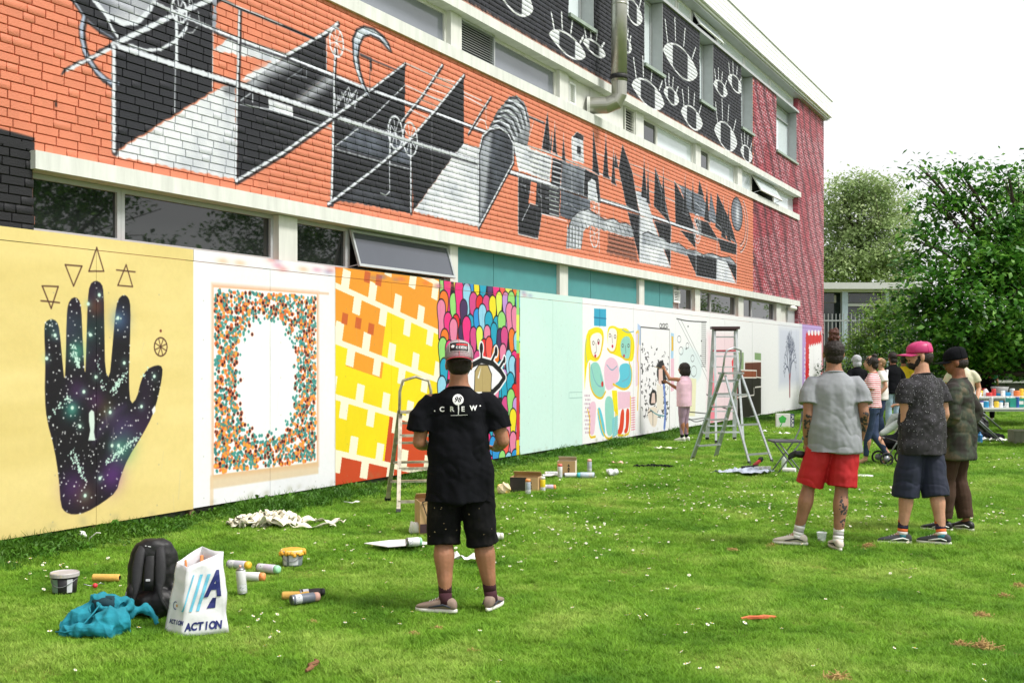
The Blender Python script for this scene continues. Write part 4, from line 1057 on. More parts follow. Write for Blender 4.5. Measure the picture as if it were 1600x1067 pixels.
def tuft(n, h, spread, wd, seed, lean=.5, mt=None, name='tuft'):
    r = np.random.default_rng(seed); V = []; Fq = []
    for k in range(n):
        x, y = r.normal(0, spread, 2); a = r.uniform(0, 6.283); hh = h * r.uniform(.45, 1.15); w_ = wd * r.uniform(.7, 1.3)
        dx, dy = math.cos(a), math.sin(a); ln = lean * r.uniform(.2, 1.3) * hh; pa = a + math.pi / 2 + r.normal() * .4
        px_, py_ = math.cos(pa) * w_, math.sin(pa) * w_
        b = len(V)
        for t, ww in ((0, 1), (.5, .8), (1, .12)):
            cx_, cy_, cz = x + dx * ln * t * t, y + dy * ln * t * t, hh * (t - .12 * t * t)
            V += [(cx_ - px_ * ww / 2, cy_ - py_ * ww / 2, cz), (cx_ + px_ * ww / 2, cy_ + py_ * ww / 2, cz)]
        Fq += [(b, b + 1, b + 3, b + 2), (b + 2, b + 3, b + 5, b + 4)]
    me = bpy.data.meshes.new(name); me.from_pydata(V, [], Fq); me.materials.append(mt or M_GRASS)
    return me
def leafy(n, seed, L=.06, mt=None):
    r = np.random.default_rng(seed); V = []; Fq = []
    for k in range(n):
        a = r.uniform(0, 6.283); e = r.uniform(.2, 1.2); l = L * r.uniform(.6, 1.3); w_ = l * .45
        d = Vector((math.cos(a) * math.cos(e), math.sin(a) * math.cos(e), math.sin(e))); s_ = d.cross(Vector((0, 0, 1))).normalized() * w_ / 2
        o = Vector((r.normal() * .03, r.normal() * .03, r.uniform(0, .07)))
        b = len(V); mid = o + d * l * .5 + Vector((0, 0, .004)); tip = o + d * l - Vector((0, 0, l * .25))
        V += [tuple(q) for q in (o, mid - s_, mid + s_, tip)]; Fq += [(b, b + 2, b + 3, b + 1)]
    me = bpy.data.meshes.new('weed'); me.from_pydata(V, [], Fq); me.materials.append(mt or M_WEED)
    return me
def scatter(name, pts, scl, meshes, label=None, align_flat=False, parent=None, smax=1.0):
    """points mesh + geometry nodes: picks one of the source meshes per point"""
    me = bpy.data.meshes.new(name); n = len(pts)
    me.vertices.add(n); me.vertices.foreach_set('co', np.asarray(pts, np.float32).ravel())
    at = me.attributes.new('s', 'FLOAT', 'POINT'); at.data.foreach_set('value', np.asarray(scl, np.float32))
    r = np.random.default_rng(len(pts)); at = me.attributes.new('rz', 'FLOAT', 'POINT'); at.data.foreach_set('value', r.uniform(0, 6.283, n).astype(np.float32))
    at = me.attributes.new('k', 'INT', 'POINT'); at.data.foreach_set('value', r.integers(0, len(meshes), n).astype(np.int32))
    o = bpy.data.objects.new(name, me); COL.objects.link(o)
    src = bpy.data.collections.new(name + '_source')
    for i, m_ in enumerate(meshes): src.objects.link(bpy.data.objects.new('%s_piece_%d' % (name, i), m_))
    ng = bpy.data.node_groups.new(name, 'GeometryNodeTree')
    ng.interface.new_socket('Geometry', in_out='INPUT', socket_type='NodeSocketGeometry'); ng.interface.new_socket('Geometry', in_out='OUTPUT', socket_type='NodeSocketGeometry')
    N = ng.nodes; Lk = ng.links
    gi = N.new('NodeGroupInput'); go = N.new('NodeGroupOutput'); ip = N.new('GeometryNodeInstanceOnPoints'); ci = N.new('GeometryNodeCollectionInfo')
    ci.inputs['Collection'].default_value = src; ci.inputs['Separate Children'].default_value = True; ci.inputs['Reset Children'].default_value = True
    def attr(nm, ty):
        a = N.new('GeometryNodeInputNamedAttribute'); a.data_type = ty; a.inputs['Name'].default_value = nm; return a.outputs[0]
    cx_ = N.new('ShaderNodeCombineXYZ'); Lk.new(attr('rz', 'FLOAT'), cx_.inputs[2])
    Lk.new(gi.outputs[0], ip.inputs['Points']); Lk.new(ci.outputs[0], ip.inputs['Instance']); ip.inputs['Pick Instance'].default_value = True
    Lk.new(attr('k', 'INT'), ip.inputs['Instance Index']); Lk.new(cx_.outputs[0], ip.inputs['Rotation']); Lk.new(attr('s', 'FLOAT'), ip.inputs['Scale'])
    Lk.new(ip.outputs[0], go.inputs[0])
    md = o.modifiers.new('scatter', 'NODES'); md.node_group = ng
    return tag(o, label, kind='stuff')
def wedge(n, Y0, Y1, rng, margin=80):
    """random ground points inside the camera's view between two depths, kept off the building"""
    out = []
    while len(out) < n:
        Y = math.sqrt(rng.uniform(Y0 * Y0, Y1 * Y1)); px = rng.uniform(-margin, 1600 + margin)
        dx, dy, _ = ray(px, HY); x, y = D + dx * Y, dy * Y
        if x > .0: out.append((x, y))
    return out
rg = np.random.default_rng(21)
tufts = [tuft(16, .042, .017, .0042, s, .9) for s in range(5)] + [tuft(16, .03, .018, .0045, s + 9, 1.3) for s in range(3)]
pts = []; sc_ = []
def layer(n, Y0, Y1, s0):
    for x, y in wedge(n, Y0, Y1, rg):
        f = .75 + .6 * mnoise.noise(Vector((x * 1.7, y * 1.7, 2))) + .35 * mnoise.noise(Vector((x * 6, y * 6, 3)))
        pts.append((x, y, gh(x, y) - .012)); sc_.append(s0 * max(.35, f + rg.normal() * .15))
layer(75000, 4.6, 8.5, 1.0); layer(60000, 8.5, 14, 1.2); layer(42000, 14, 24, 1.6); layer(24000, 24, 45, 2.2)
scatter('grass', pts, sc_, tufts, 'short green grass of the lawn')
# long grass and weeds along the foot of the hoarding
wt = [tuft(14, .13, .03, .006, 40 + s, .7, M_WEED, 'long_tuft') for s in range(4)] + [leafy(12, 50 + s) for s in range(4)]
pts = []; sc_ = []
for k in range(17000):
    y = 5 + 33 * rg.random() ** 1.3; x = abs(rg.normal() * .26) + .0
    d = .5 + .9 * mnoise.noise(Vector((0, y * .9, 7)))
    if rg.random() > .45 + d * .6: continue
    pts.append((x - .03, y, -.015)); sc_.append((max(.4, 1.15 - x * 1.1) + rg.normal() * .2) * (.7 + .5 * d))
scatter('weeds', pts, sc_, wt, 'long grass and leafy weeds along the foot of the hoarding')
# daisies, in drifts
M_PETAL = mat('daisy_petals', (244, 244, 236), .6, var=.03); M_EYE = mat('daisy_eye', (226, 190, 40), .7)
def daisy(seed):
    r = random.Random(seed); m = MB(); tilt = Matrix.Translation((0, 0, .036)) @ Matrix.Rotation(R(r.uniform(5, 35)), 4, 'X')
    for k in range(9):
        a = 2 * math.pi * k / 9; b = a + .3; c = a - .3
        m.add([tilt @ Vector(q) for q in ((.002 * math.cos(a), .002 * math.sin(a), 0), (.008 * math.cos(c), .008 * math.sin(c), .001), (.011 * math.cos(a), .011 * math.sin(a), .0), (.008 * math.cos(b), .008 * math.sin(b), .001))], [(0, 1, 2, 3)])
    m.lathe([(.0035, .001), (.003, .003), (.001, .0038)], 7, 1, M=tilt)
    m.bar((0, 0, 0), (0, 0, .036), .0012, mi=2)
    return m.mesh('daisy', [M_PETAL, M_EYE, M_WEED])
pts = []; sc_ = []
for px, py, n, sx, sy in [(1150, 790, 90, 90, 18), (1200, 800, 60, 50, 10), (1060, 780, 60, 60, 12), (930, 830, 70, 60, 20), (850, 830, 40, 50, 14), (1370, 780, 50, 40, 14), (1330, 815, 40, 40, 10), (1560, 815, 40, 30, 8), (960, 850, 30, 60, 14), (1020, 760, 50, 60, 12), (1100, 730, 40, 60, 8), (1400, 890, 8, 20, 10),
                          (100, 890, 14, 40, 14), (230, 900, 8, 60, 20), (420, 985, 12, 30, 20), (560, 860, 14, 60, 14), (520, 880, 10, 50, 12), (600, 978, 5, 30, 8), (785, 850, 24, 20, 30), (990, 970, 6, 20, 4), (1090, 985, 6, 30, 8), (1000, 920, 8, 60, 10), (430, 830, 10, 40, 8), (940, 770, 30, 60, 14), (1010, 715, 20, 60, 8), (1550, 720, 30, 40, 10), (1230, 770, 30, 40, 12), (1410, 1040, 3, 60, 20), (1090, 1050, 6, 60, 12), (700, 1040, 5, 200, 20), (1270, 1050, 4, 10, 20), (810, 790, 20, 30, 10)]:
    for k in range(int(n * .95)):
        g = on_ground(px + rg.normal() * sx, max(640, py + rg.normal() * sy))
        if g.x > .5: pts.append((g.x, g.y, gh(g.x, g.y) - .004)); sc_.append(rg.uniform(.9, 1.3) * (1 + max(0, g.y - 10) * .03))
for x, y in wedge(420, 5, 30, rg): pts.append((x, y, gh(x, y) - .004)); sc_.append(rg.uniform(.9, 1.5))
scatter('daisies', pts, sc_, [daisy(s) for s in range(4)], 'small white daisies scattered over the lawn')
# clumps of dead cut grass
M_DRY = mat('dry_grass', (176, 146, 92), .9, var=.3, scale=30)
def clump(px, py, s, label, dark=False, sq=1.0):
    g = on_ground(px, py); r = random.Random(int(px)); m = MB()
    for k in range(150):
        a = r.uniform(0, 6.28); rr = abs(r.gauss(0, .5)) * s; p = Vector((math.cos(a) * rr * 1.5, math.sin(a) * rr * .8, r.uniform(0, .5) * s * math.exp(-(rr / s) ** 2)))
        d = Vector((r.uniform(-1, 1), r.uniform(-1, 1), r.uniform(-.25, .45))).normalized() * s * r.uniform(.25, .6)
        m.bar(p, p + d, .004, .003)
    m.ball((0, 0, .0), (s * .85, s * .45, s * .25), 9, 6)
    o = m.build('grass_clump' if not dark else 'soil_patch', M_DRY if not dark else M_EARTH, loc=(g.x, g.y, gh(g.x, g.y) - .005)); o.rotation_euler = (0, 0, TH + R(r.uniform(-30, 30))); o.scale = (1, 1, sq)
    tag(o, label, 'dead grass' if not dark else 'soil', 'tufts of cut dead grass on the lawn' if not dark else None)
M_EARTH = mat('dark_earth', (62, 50, 44), .95, var=.3, scale=30)
for a in ((1206, 854, .06, 'straw coloured grass clump touching the white trainer toe'), (1356, 853, .06, 'round brown grass clump left of the dark striped shoe'), (1500, 1007, .045, 'smaller left one of two dead grass clumps at lower right'),
          (1536, 1012, .075, 'large oblong dead grass clump at lower right'), (1308, 1058, .06, 'dead grass clump at the bottom edge of the lawn'), (1532, 962, .05, 'brown grass tuft above the two lower right clumps'), (1593, 917, .06, 'dead grass clump at the right edge'), (1568, 932, .055, 'thin dry grass patch left of the right edge clump'),
          (648, 991, .03, 'tiny brown clump in front of the man in the black shirt'), (685, 984, .03, 'tiny brown clump with a daisy by the right shoe'), (1143, 858, .04, 'low brown tuft among daisies left of the men'), (188, 842, .05, 'brown tuft between the backpack and the yellow mural'), (487, 972, .03, 'small brown clump right of the two lying cans'), (738, 1018, .03, 'small pale clump low in the middle')):
    clump(a[0], a[1], a[2], a[3])
clump(1182, 936, .07, 'dark bare soil patch in the middle of the lawn', True, .25)

# ------------------------------------------------------------------ trees
def leafmat(name, a, b, c, tr=.4, sc=1.5):
    m = grass_mat(name, a, b, c, .45, tr)
    for n in m.node_tree.nodes:
        if n.type == 'TEX_NOISE': n.inputs['Scale'].default_value = sc
        if n.type == 'BSDF_PRINCIPLED': n.inputs['Specular IOR Level'].default_value = .4
    return m
M_BARK = mat('tree_bark', (62, 54, 44), .9, var=.3, scale=6, bump=.6, bscale=20)
def tree(name, loc, h, blobs, leaf, n_leaf, mt, label, cat='tree', trunk=.2, seed=1, group=None, droop=.3, bark=None):
    """blobs: (x,y,z,rx,ry,rz) clumps in tree coordinates; leaves cluster in sprays inside each clump's shell"""
    r = np.random.default_rng(seed)
    t = empty(name, loc, 0, label, cat, group)
    m = MB(); top = Vector((0, 0, h * .62))
    m.tube([(0, 0, -.1), (.02 * h * .2, 0, h * .15), (-.02, .05, h * .4), top], [trunk * 1.25, trunk, trunk * .75, trunk * .4], 9)
    tot = sum(b[3] * b[4] + b[4] * b[5] for b in blobs)
    cents = []
    for b in blobs:
        c = Vector(b[:3]); base_ = Vector((0, 0, max(h * .12, min(c.z - b[5] * .6, h * .55))))
        mid = base_.lerp(c, .5) + Vector(r.normal(0, .06 * h * .3, 3))
        m.tube([base_, mid, c, c + Vector((r.normal(), r.normal(), 1)).normalized() * b[5] * .6], [trunk * .5, trunk * .32, trunk * .18, .015], 6)
        for _ in range(3):
            e = c + Vector(r.normal(0, .55, 3) * np.array(b[3:6])); m.tube([mid.lerp(c, .6), (mid + e) / 2 + Vector((0, 0, .1)), e], [trunk * .14, trunk * .09, .01], 5)
    m.build('trunk', bark or M_BARK, t, True)
    P = []; S = []
    for b in blobs:
        k = int(n_leaf * (b[3] * b[4] + b[4] * b[5]) / tot)
        nspr = max(6, k // 52)
        d = r.normal(size=(nspr, 3)); d /= np.linalg.norm(d, axis=1)[:, None]
        rad = r.random(nspr) ** .42
        lump = 1 + .34 * np.sin(d[:, 0] * 5 + b[0]) * np.cos(d[:, 2] * 4 + b[1]) 
        cen = np.array(b[:3]) + d * (rad * lump)[:, None] * np.array(b[3:6])
        idx = r.integers(0, nspr, k)
        sp = leaf * 1.9
        P.append(cen[idx] + r.normal(0, sp, (k, 3)) * np.array((1, 1, .55)) + np.array((0, 0, -droop * leaf)) * r.random((k, 1)))
    P = np.concatenate(P); n = len(P)
    P[:, 2] = np.maximum(P[:, 2], .15)
    a = r.uniform(0, 6.283, n); e = r.uniform(-.9, .35, n); L = leaf * r.uniform(.6, 1.35, n)
    dv = np.stack([np.cos(a) * np.cos(e), np.sin(a) * np.cos(e), np.sin(e)], 1)
    up = r.normal(0, .45, (n, 3)); up[:, 2] += 1
    sv = np.cross(dv, up); sv /= np.linalg.norm(sv, axis=1)[:, None] + 1e-6
    w_ = (L * .3)[:, None]
    V = np.empty((n, 4, 3), np.float32)
    V[:, 0] = P; V[:, 1] = P + dv * (L * .45)[:, None] + sv * w_; V[:, 2] = P + dv * L[:, None] - np.array((0, 0, .12)) * L[:, None]; V[:, 3] = P + dv * (L * .45)[:, None] - sv * w_
    np_mesh('crown', V.reshape(-1, 3), np.arange(n * 4).reshape(n, 4), mt, t)
    return t
M_L1 = leafmat('dark_leaves', (18, 52, 12), (62, 116, 34), (136, 184, 76), .3, 2.2)
M_L2 = leafmat('pale_hazy_leaves', (142, 172, 108), (182, 206, 140), (210, 226, 168), .35, .8)  # light green leaves, paled further so the colour carries distance haze
M_L3 = leafmat('shrub_leaves', (84, 124, 50), (130, 168, 76), (170, 200, 108), .4)
M_L4 = leafmat('hedge_leaves', (18, 44, 14), (34, 70, 20), (60, 100, 30), .2)
def dpt(px, py, Y): return at_depth(px, py, Y)
def blobs_from(base, items, Y):
    """clump centres given in the photograph at the tree's own distance"""
    out = []
    for px, py, rpx, rpy, dy in items:
        c = at_depth(px, py, Y + dy) - base; k = Y / F_PX
        out.append((c.x, c.y, c.z, rpx * k, rpx * k, rpy * k))
    return out
# near dark tree at the right
Y = 27.0; g0 = at_depth(1612, 562, Y); g0.z = 0
items = [(1462, 276, 18, 13, 1), (1458, 318, 26, 24, 0), (1446, 375, 30, 26, -.5), (1428, 410, 20, 20, 0), (1502, 318, 26, 28, 0), (1543, 300, 24, 26, .5), (1510, 400, 46, 38, -.5), (1522, 352, 24, 20, .4), (1462, 450, 44, 40, -1), (1455, 500, 46, 36, -.6), (1500, 480, 60, 50, -1.2),
         (1560, 430, 60, 60, -.6), (1570, 360, 52, 50, 0), (1600, 420, 60, 70, 0), (1640, 380, 70, 90, 1), (1590, 500, 70, 46, -.6), (1530, 530, 60, 26, 0), (1660, 500, 70, 60, 0), (1600, 300, 34, 30, 1.5), (1680, 300, 60, 60, 2), (1480, 545, 50, 26, .8), (1425, 535, 26, 22, .6), (1440, 262, 12, 9, 0), (1500, 268, 22, 16, 0), (1575, 268, 20, 14, 0), (1530, 560, 50, 22, 1), (1590, 555, 60, 26, .5), (1640, 560, 60, 26, .5), (1398, 492, 12, 12, 0), (1450, 575, 30, 16, 1.4)]
tree('broadleaf_tree', g0, 5.6, blobs_from(g0, items, Y), .15, 30000, M_L1, 'big dark green tree hanging over the tables at right', trunk=.15, seed=5)
# pale tall tree behind the corner of the building
Y = 62.0; g0 = at_depth(1352, 562, Y); g0.z = 0
items = [(1352, 290, 42, 34, 0), (1320, 310, 38, 46, 0), (1380, 320, 36, 44, 0), (1345, 350, 60, 50, 0), (1310, 370, 40, 60, 1), (1390, 375, 40, 50, -1), (1420, 330, 22, 40, 1), (1350, 410, 66, 36, -1), (1310, 420, 40, 30, 0), (1400, 420, 40, 30, 0), (1272, 380, 30, 60, 0)]
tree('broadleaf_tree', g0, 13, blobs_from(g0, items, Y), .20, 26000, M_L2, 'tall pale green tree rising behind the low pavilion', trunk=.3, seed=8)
# light shrub against the pavilion
Y = 33.0; g0 = at_depth(1375, 562, Y); g0.z = 0
items = [(1400, 475, 20, 22, 0), (1372, 492, 26, 24, 0), (1348, 520, 22, 26, 0), (1385, 515, 36, 30, 0), (1360, 545, 36, 24, 0), (1400, 545, 34, 26, 0), (1325, 555, 22, 18, 0), (1335, 590, 26, 20, 0), (1380, 590, 40, 20, 0)]
tree('leafy_shrub', g0, 2.6, blobs_from(g0, items, Y), .085, 12000, M_L3, 'light green shrub in front of the pavilion railing', 'shrub', trunk=.06, seed=11)
Y = 36.0; g0 = at_depth(1440, 562, Y); g0.z = 0
items = [(1310, 578, 26, 22, 0), (1345, 585, 30, 20, 0), (1390, 588, 34, 22, 0), (1430, 585, 34, 26, 0), (1470, 580, 34, 28, 0), (1510, 585, 34, 24, 0), (1555, 592, 34, 18, 0), (1600, 594, 34, 16, 0), (1650, 590, 40, 24, 0)]
tree('clipped_hedge', g0, 1.6, blobs_from(g0, items, Y), .09, 14000, M_L4, 'low dark hedge running under the trees behind the people', 'hedge', trunk=.04, seed=13)
# slim tree at the right edge, far off
Y = 55.0; g0 = at_depth(1610, 562, Y); g0.z = 0
items = [(1596, 290, 26, 26, 0), (1618, 330, 40, 50, 0), (1600, 400, 40, 60, 0), (1640, 420, 50, 80, 0)]
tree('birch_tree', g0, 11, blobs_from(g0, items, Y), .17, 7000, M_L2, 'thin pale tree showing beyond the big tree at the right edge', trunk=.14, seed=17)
# trees out of frame that the windows and the light see
items2 = [(0, 0, 5.5, 3, 3, 2.2), (-1.8, 1.2, 6.5, 2, 2, 1.6), (1.6, -1, 6.8, 2.2, 2.2, 1.6), (.3, .6, 8, 2, 2, 1.4), (-2, -1.5, 4.4, 1.8, 1.8, 1.2), (2, 2, 4.6, 1.8, 1.8, 1.2)]
tree('broadleaf_tree', (22, 38, 0), 8, items2, .2, 9000, M_L1, 'tree right of the frame, mirrored in the lower windows', trunk=.22, seed=19)
tree('broadleaf_tree', (17.5, 21, 0), 7, [(a, b, c * .9, d, e, f_) for a, b, c, d, e, f_ in items2], .2, 9000, M_L1, 'second tree right of the frame, mirrored in the windows at left', trunk=.22, seed=23)

# ------------------------------------------------------------------ pavilion and railings behind
M_DKGL = mat('pavilion_glass', (48, 58, 62), .06, spec=.8)
M_PALE = mat('pavilion_paint', (206, 210, 206), .6, var=.05)
Yp = 46.0
pv = empty('pavilion', at_depth(1370, 562, Yp) * 1.0, TH, 'low flat roofed pavilion with dark glazing behind the shrub', 'building')
pv.location.z = 0
kx = Yp / F_PX
def PX(px): return (px - 1370) * kx
def PZ(py): return H - (py - HY) * kx
MB().box(PX(1130), PX(1448), .0, 9, PZ(456), PZ(444)).box(PX(1128), PX(1452), -.25, 9.2, PZ(452), PZ(444) + .05).build('roof', M_PALE, pv)
MB().box(PX(1130), PX(1445), .6, 8.8, 0, PZ(456)).build('wall', M_DKGL, pv)
for a, b in ((1316, 1325), (1240, 1248), (1444, 1450), (1384, 1389)): MB().box(PX(a), PX(b), .0, .25, 0, PZ(456) - .005).build('column', mat('blue_grey_column', (170, 190, 198), .6), pv)
MB().box(PX(1325) + .01, PX(1384) - .01, .3, .4, PZ(478), PZ(474)).box(PX(1389) + .01, PX(1444) - .01, .3, .4, PZ(478), PZ(474)).build('transom', M_PALE, pv)
for a, b in ((1328, 1381), (1392, 1440), (1250, 1312)):
    wv = MB().box(PX(a), PX(b), .5, .58, PZ(472), PZ(460)).build('window', M_PALE, pv)
    MB().box(PX(a) + .1, PX(b) - .1, .47, .49, PZ(471.5), PZ(460.5)).build('pane', M_DKGL, wv)
M_RAIL = mat('galvanised_railing', (176, 184, 184), .5, metal=.3)
def railing(px0, px1, Yr, ytop, label, n):
    a = at_depth(px0, HY, Yr); b = at_depth(px1, HY, Yr); a.z = b.z = 0
    r_ = empty('railing', a, math.atan2((b - a).y, (b - a).x), label, 'railing'); Lr = (b - a).length; zt = H - (ytop - HY) * Yr / F_PX
    MB().bar((0, 0, zt), (Lr, 0, zt), .05).build('top_rail', M_RAIL, r_); MB().bar((0, 0, .2), (Lr, 0, .2), .04).build('bottom_rail', M_RAIL, r_)
    bm_ = MB().bar((0, 0, .0), (0, 0, zt + .25), .025).mesh('baluster', M_RAIL)
    for k in range(n):
        o = bpy.data.objects.new('baluster', bm_); COL.objects.link(o); o.parent = r_; o.location = (Lr * (k + .5) / n, 0, 0)
railing(1255, 1460, 40.0, 501, 'grey railing with thin uprights in front of the pavilion', 34)
railing(1530, 1680, 38.0, 568, 'pale railing under the tree behind the tables', 12)
# white building to the right of the frame, seen only as a reflection
wb = empty('white_building', (44, 58, 0), R(20), 'plain white two storey building right of the frame', 'building')
MB().box(-9, 9, -5, 5, 0, 8).build('wall', M_WHITE, wb)
for k in range(5):
    wv = MB().box(-8 + k * 3.4, -6 + k * 3.4, -5.06, -5.01, 4.6, 6.6).build('window', M_DKGL, wb)
M_POST = mat('concrete_post', (176, 178, 172), .8)
pp = at_depth(1590, HY, 36.5); pp.z = 0
tag(MB().box(-.16, .16, -.16, .16, 0, 1.55).build('gate_post', M_POST, loc=pp), 'pale square post in the railing under the tree', 'post')
kb = at_depth(1560, HY, 35); kb.z = 0
o = MB().box(-4, 6, -.15, .15, 0, .88).build('low_wall', mat('dark_wall', (64, 68, 56), .9, var=.3, scale=2), loc=kb); MB().box(-4.02, 6.02, -.19, .19, .882, .95).build('coping', M_POST, o); o.rotation_euler = (0, 0, TH); tag(o, 'low pale coping wall behind the tables under the tree', 'wall')  # wall body coloured dark to stand for the dark hedge beneath the coping
# ------------------------------------------------------------------ people
DG = None
def remesh(mb, name, mats, parent, vox=.008, smooth=4, disp=None, mi_fn=None):
    """one continuous surface grown round overlapping closed shapes"""
    me = mb.mesh(name + '_raw', [])
    o = bpy.data.objects.new(name + '_raw', me); COL.objects.link(o)
    md = o.modifiers.new('r', 'REMESH'); md.mode = 'VOXEL'; md.voxel_size = vox; md.use_smooth_shade = True
    if smooth:
        ms = o.modifiers.new('s', 'SMOOTH'); ms.factor = .5; ms.iterations = smooth
    dg = bpy.context.evaluated_depsgraph_get()
    nm = bpy.data.meshes.new_from_object(o.evaluated_get(dg))
    bpy.data.objects.remove(o); bpy.data.meshes.remove(me)
    nm.name = name
    if disp:
        n = len(nm.vertices); co = np.empty(n * 3, np.float32); nm.vertices.foreach_get('co', co); co = co.reshape(-1, 3)
        no = np.empty(n * 3, np.float32); nm.vertices.foreach_get('normal', no); no = no.reshape(-1, 3)
        co += no * disp(co)[:, None]
        nm.vertices.foreach_set('co', co.ravel()); nm.update()
    nm.materials.clear()
    for m in (mats if isinstance(mats, (list, tuple)) else [mats]): nm.materials.append(m)
    nm.polygons.foreach_set('use_smooth', [True] * len(nm.polygons))
    o = bpy.data.objects.new(name, nm); COL.objects.link(o)
    if parent is not None: o.parent = parent
    return o
def folds(amp, seed=0, zs=4.0, xs=9.0):
    def f(co):
        u = co[:, 0] + co[:, 1] * .7 + 20; z = co[:, 2] + 10
        wz = .05 * vnoise(u, z, 5, seed + 9)
        a = vnoise(u + wz, z * .3, xs * 1.5, seed) - .5
        b = vnoise(u * .55 + z * .8, z * .8 - u * .5 + 20, zs * 2.4, seed + 3) - .5
        c = vnoise(u + z * .5, z * .9 - u * .3 + 20, 30, seed + 5) - .5
        d = np.abs(vnoise(u * .8 + z * .6, z * .7 - u * .4 + 30, xs * 1.1, seed + 7) * 2 - 1)
        top = np.clip((1.44 - co[:, 2]) / .12, .25, 1)
        return (amp * top * (a * 1.1 + b * .6 + c * .22 - (1 - d) ** 6 * .28)).astype(np.float32)
    return f
def fluff(amp, sc=40, seed=0):
    return lambda co: (amp * (vnoise(co[:, 0] + co[:, 1] + 9, co[:, 2] + 9 + co[:, 1], sc, seed) - .5 + .5 * (vnoise(co[:, 0] - co[:, 1] + 9, co[:, 2] + 9, sc * 2.2, seed) - .5))).astype(np.float32)
def limb(m, pts, rs, n=12):
    P = []; Q = []
    for i in range(len(pts) - 1):
        a, b = Vector(pts[i]), Vector(pts[i + 1])
        for k in range(4):
            t = k / 4; P.append(a.lerp(b, t)); Q.append(rs[i] + (rs[i + 1] - rs[i]) * (t * t * (3 - 2 * t)))
    P.append(Vector(pts[-1])); Q.append(rs[-1])
    m.tube(P, Q, n); m.ball(P[0], Q[0], n, 6); m.ball(P[-1], Q[-1], n, 6)
def ik(a, c, l1, l2, pole):
    a, c = Vector(a), Vector(c); d = c - a; L = min(d.length, (l1 + l2) * .999); u = d.normalized()
    x = (l1 * l1 - l2 * l2 + L * L) / (2 * L); h = math.sqrt(max(0, l1 * l1 - x * x))
    p = Vector(pole); p = (p - u * p.dot(u)).normalized()
    return a + u * x + p * h, a + u * L
def ell(z, cx, cy, rx, ry, n=24, tilt=0.0):
    return [(cx + rx * math.cos(2 * math.pi * k / n), cy + ry * math.sin(2 * math.pi * k / n), z + tilt * math.sin(2 * math.pi * k / n)) for k in range(n)]
def skinmat(name, rgb, tattoo=None):
    return mat(name, rgb, .5, var=.2, scale=9, bump=.2, bscale=60, sss=.12, spec=.35) if not tattoo else mat(name, rgb, .5, var=.1, scale=16, rgb2=tattoo, f2=.56, spec=.35)
M_HAIRB = mat('dark_hair', (34, 24, 20), .55, var=.4, scale=60, bump=.8, bscale=160, spec=.4)
M_HAIRBR = mat('brown_hair', (74, 48, 34), .55, var=.4, scale=60, bump=.8, bscale=160, spec=.4)
def hand(m, w, d, side, curl=.5, s=1.0, thumb=(0, 1, 0)):
    """palm, four fingers and thumb from wrist w along d"""
    w, d = Vector(w), Vector(d).normalized(); t = Vector(thumb); t = (t - d * t.dot(d)).normalized(); nrm = d.cross(t) * side
    pc = w + d * .05 * s
    Mx = Matrix((t, nrm, d)).transposed()
    m.ball(pc, (.042 * s, .018 * s, .052 * s), 12, 8, M=Mx)
    for k, (o, L) in enumerate(((.029, .072), (.010, .08), (-.010, .074), (-.029, .058))):
        b = w + d * .088 * s + t * o * s; b0 = w + d * .05 * s + t * o * .8 * s
        pts = [b0, b]; ang = 0; p = b
        for j in range(3):
            ang += curl * (.5, .75, .6)[j]; dd = d * math.cos(ang) + nrm * math.sin(ang); p = p + dd * L * s * (.42, .32, .26)[j]; pts.append(p)
        m.tube(pts, [.010 * s, .0095 * s, .0088 * s, .008 * s, .0065 * s], 8)
    tb = w + d * .025 * s + t * .025 * s
    m.tube([w + d * .02 * s, tb + t * .015 * s + d * .01 * s, tb + t * .034 * s + d * .04 * s + nrm * .012 * s, tb + t * .03 * s + d * .066 * s + nrm * .02 * s], [.014 * s, .0135 * s, .011 * s, .008 * s], 8)
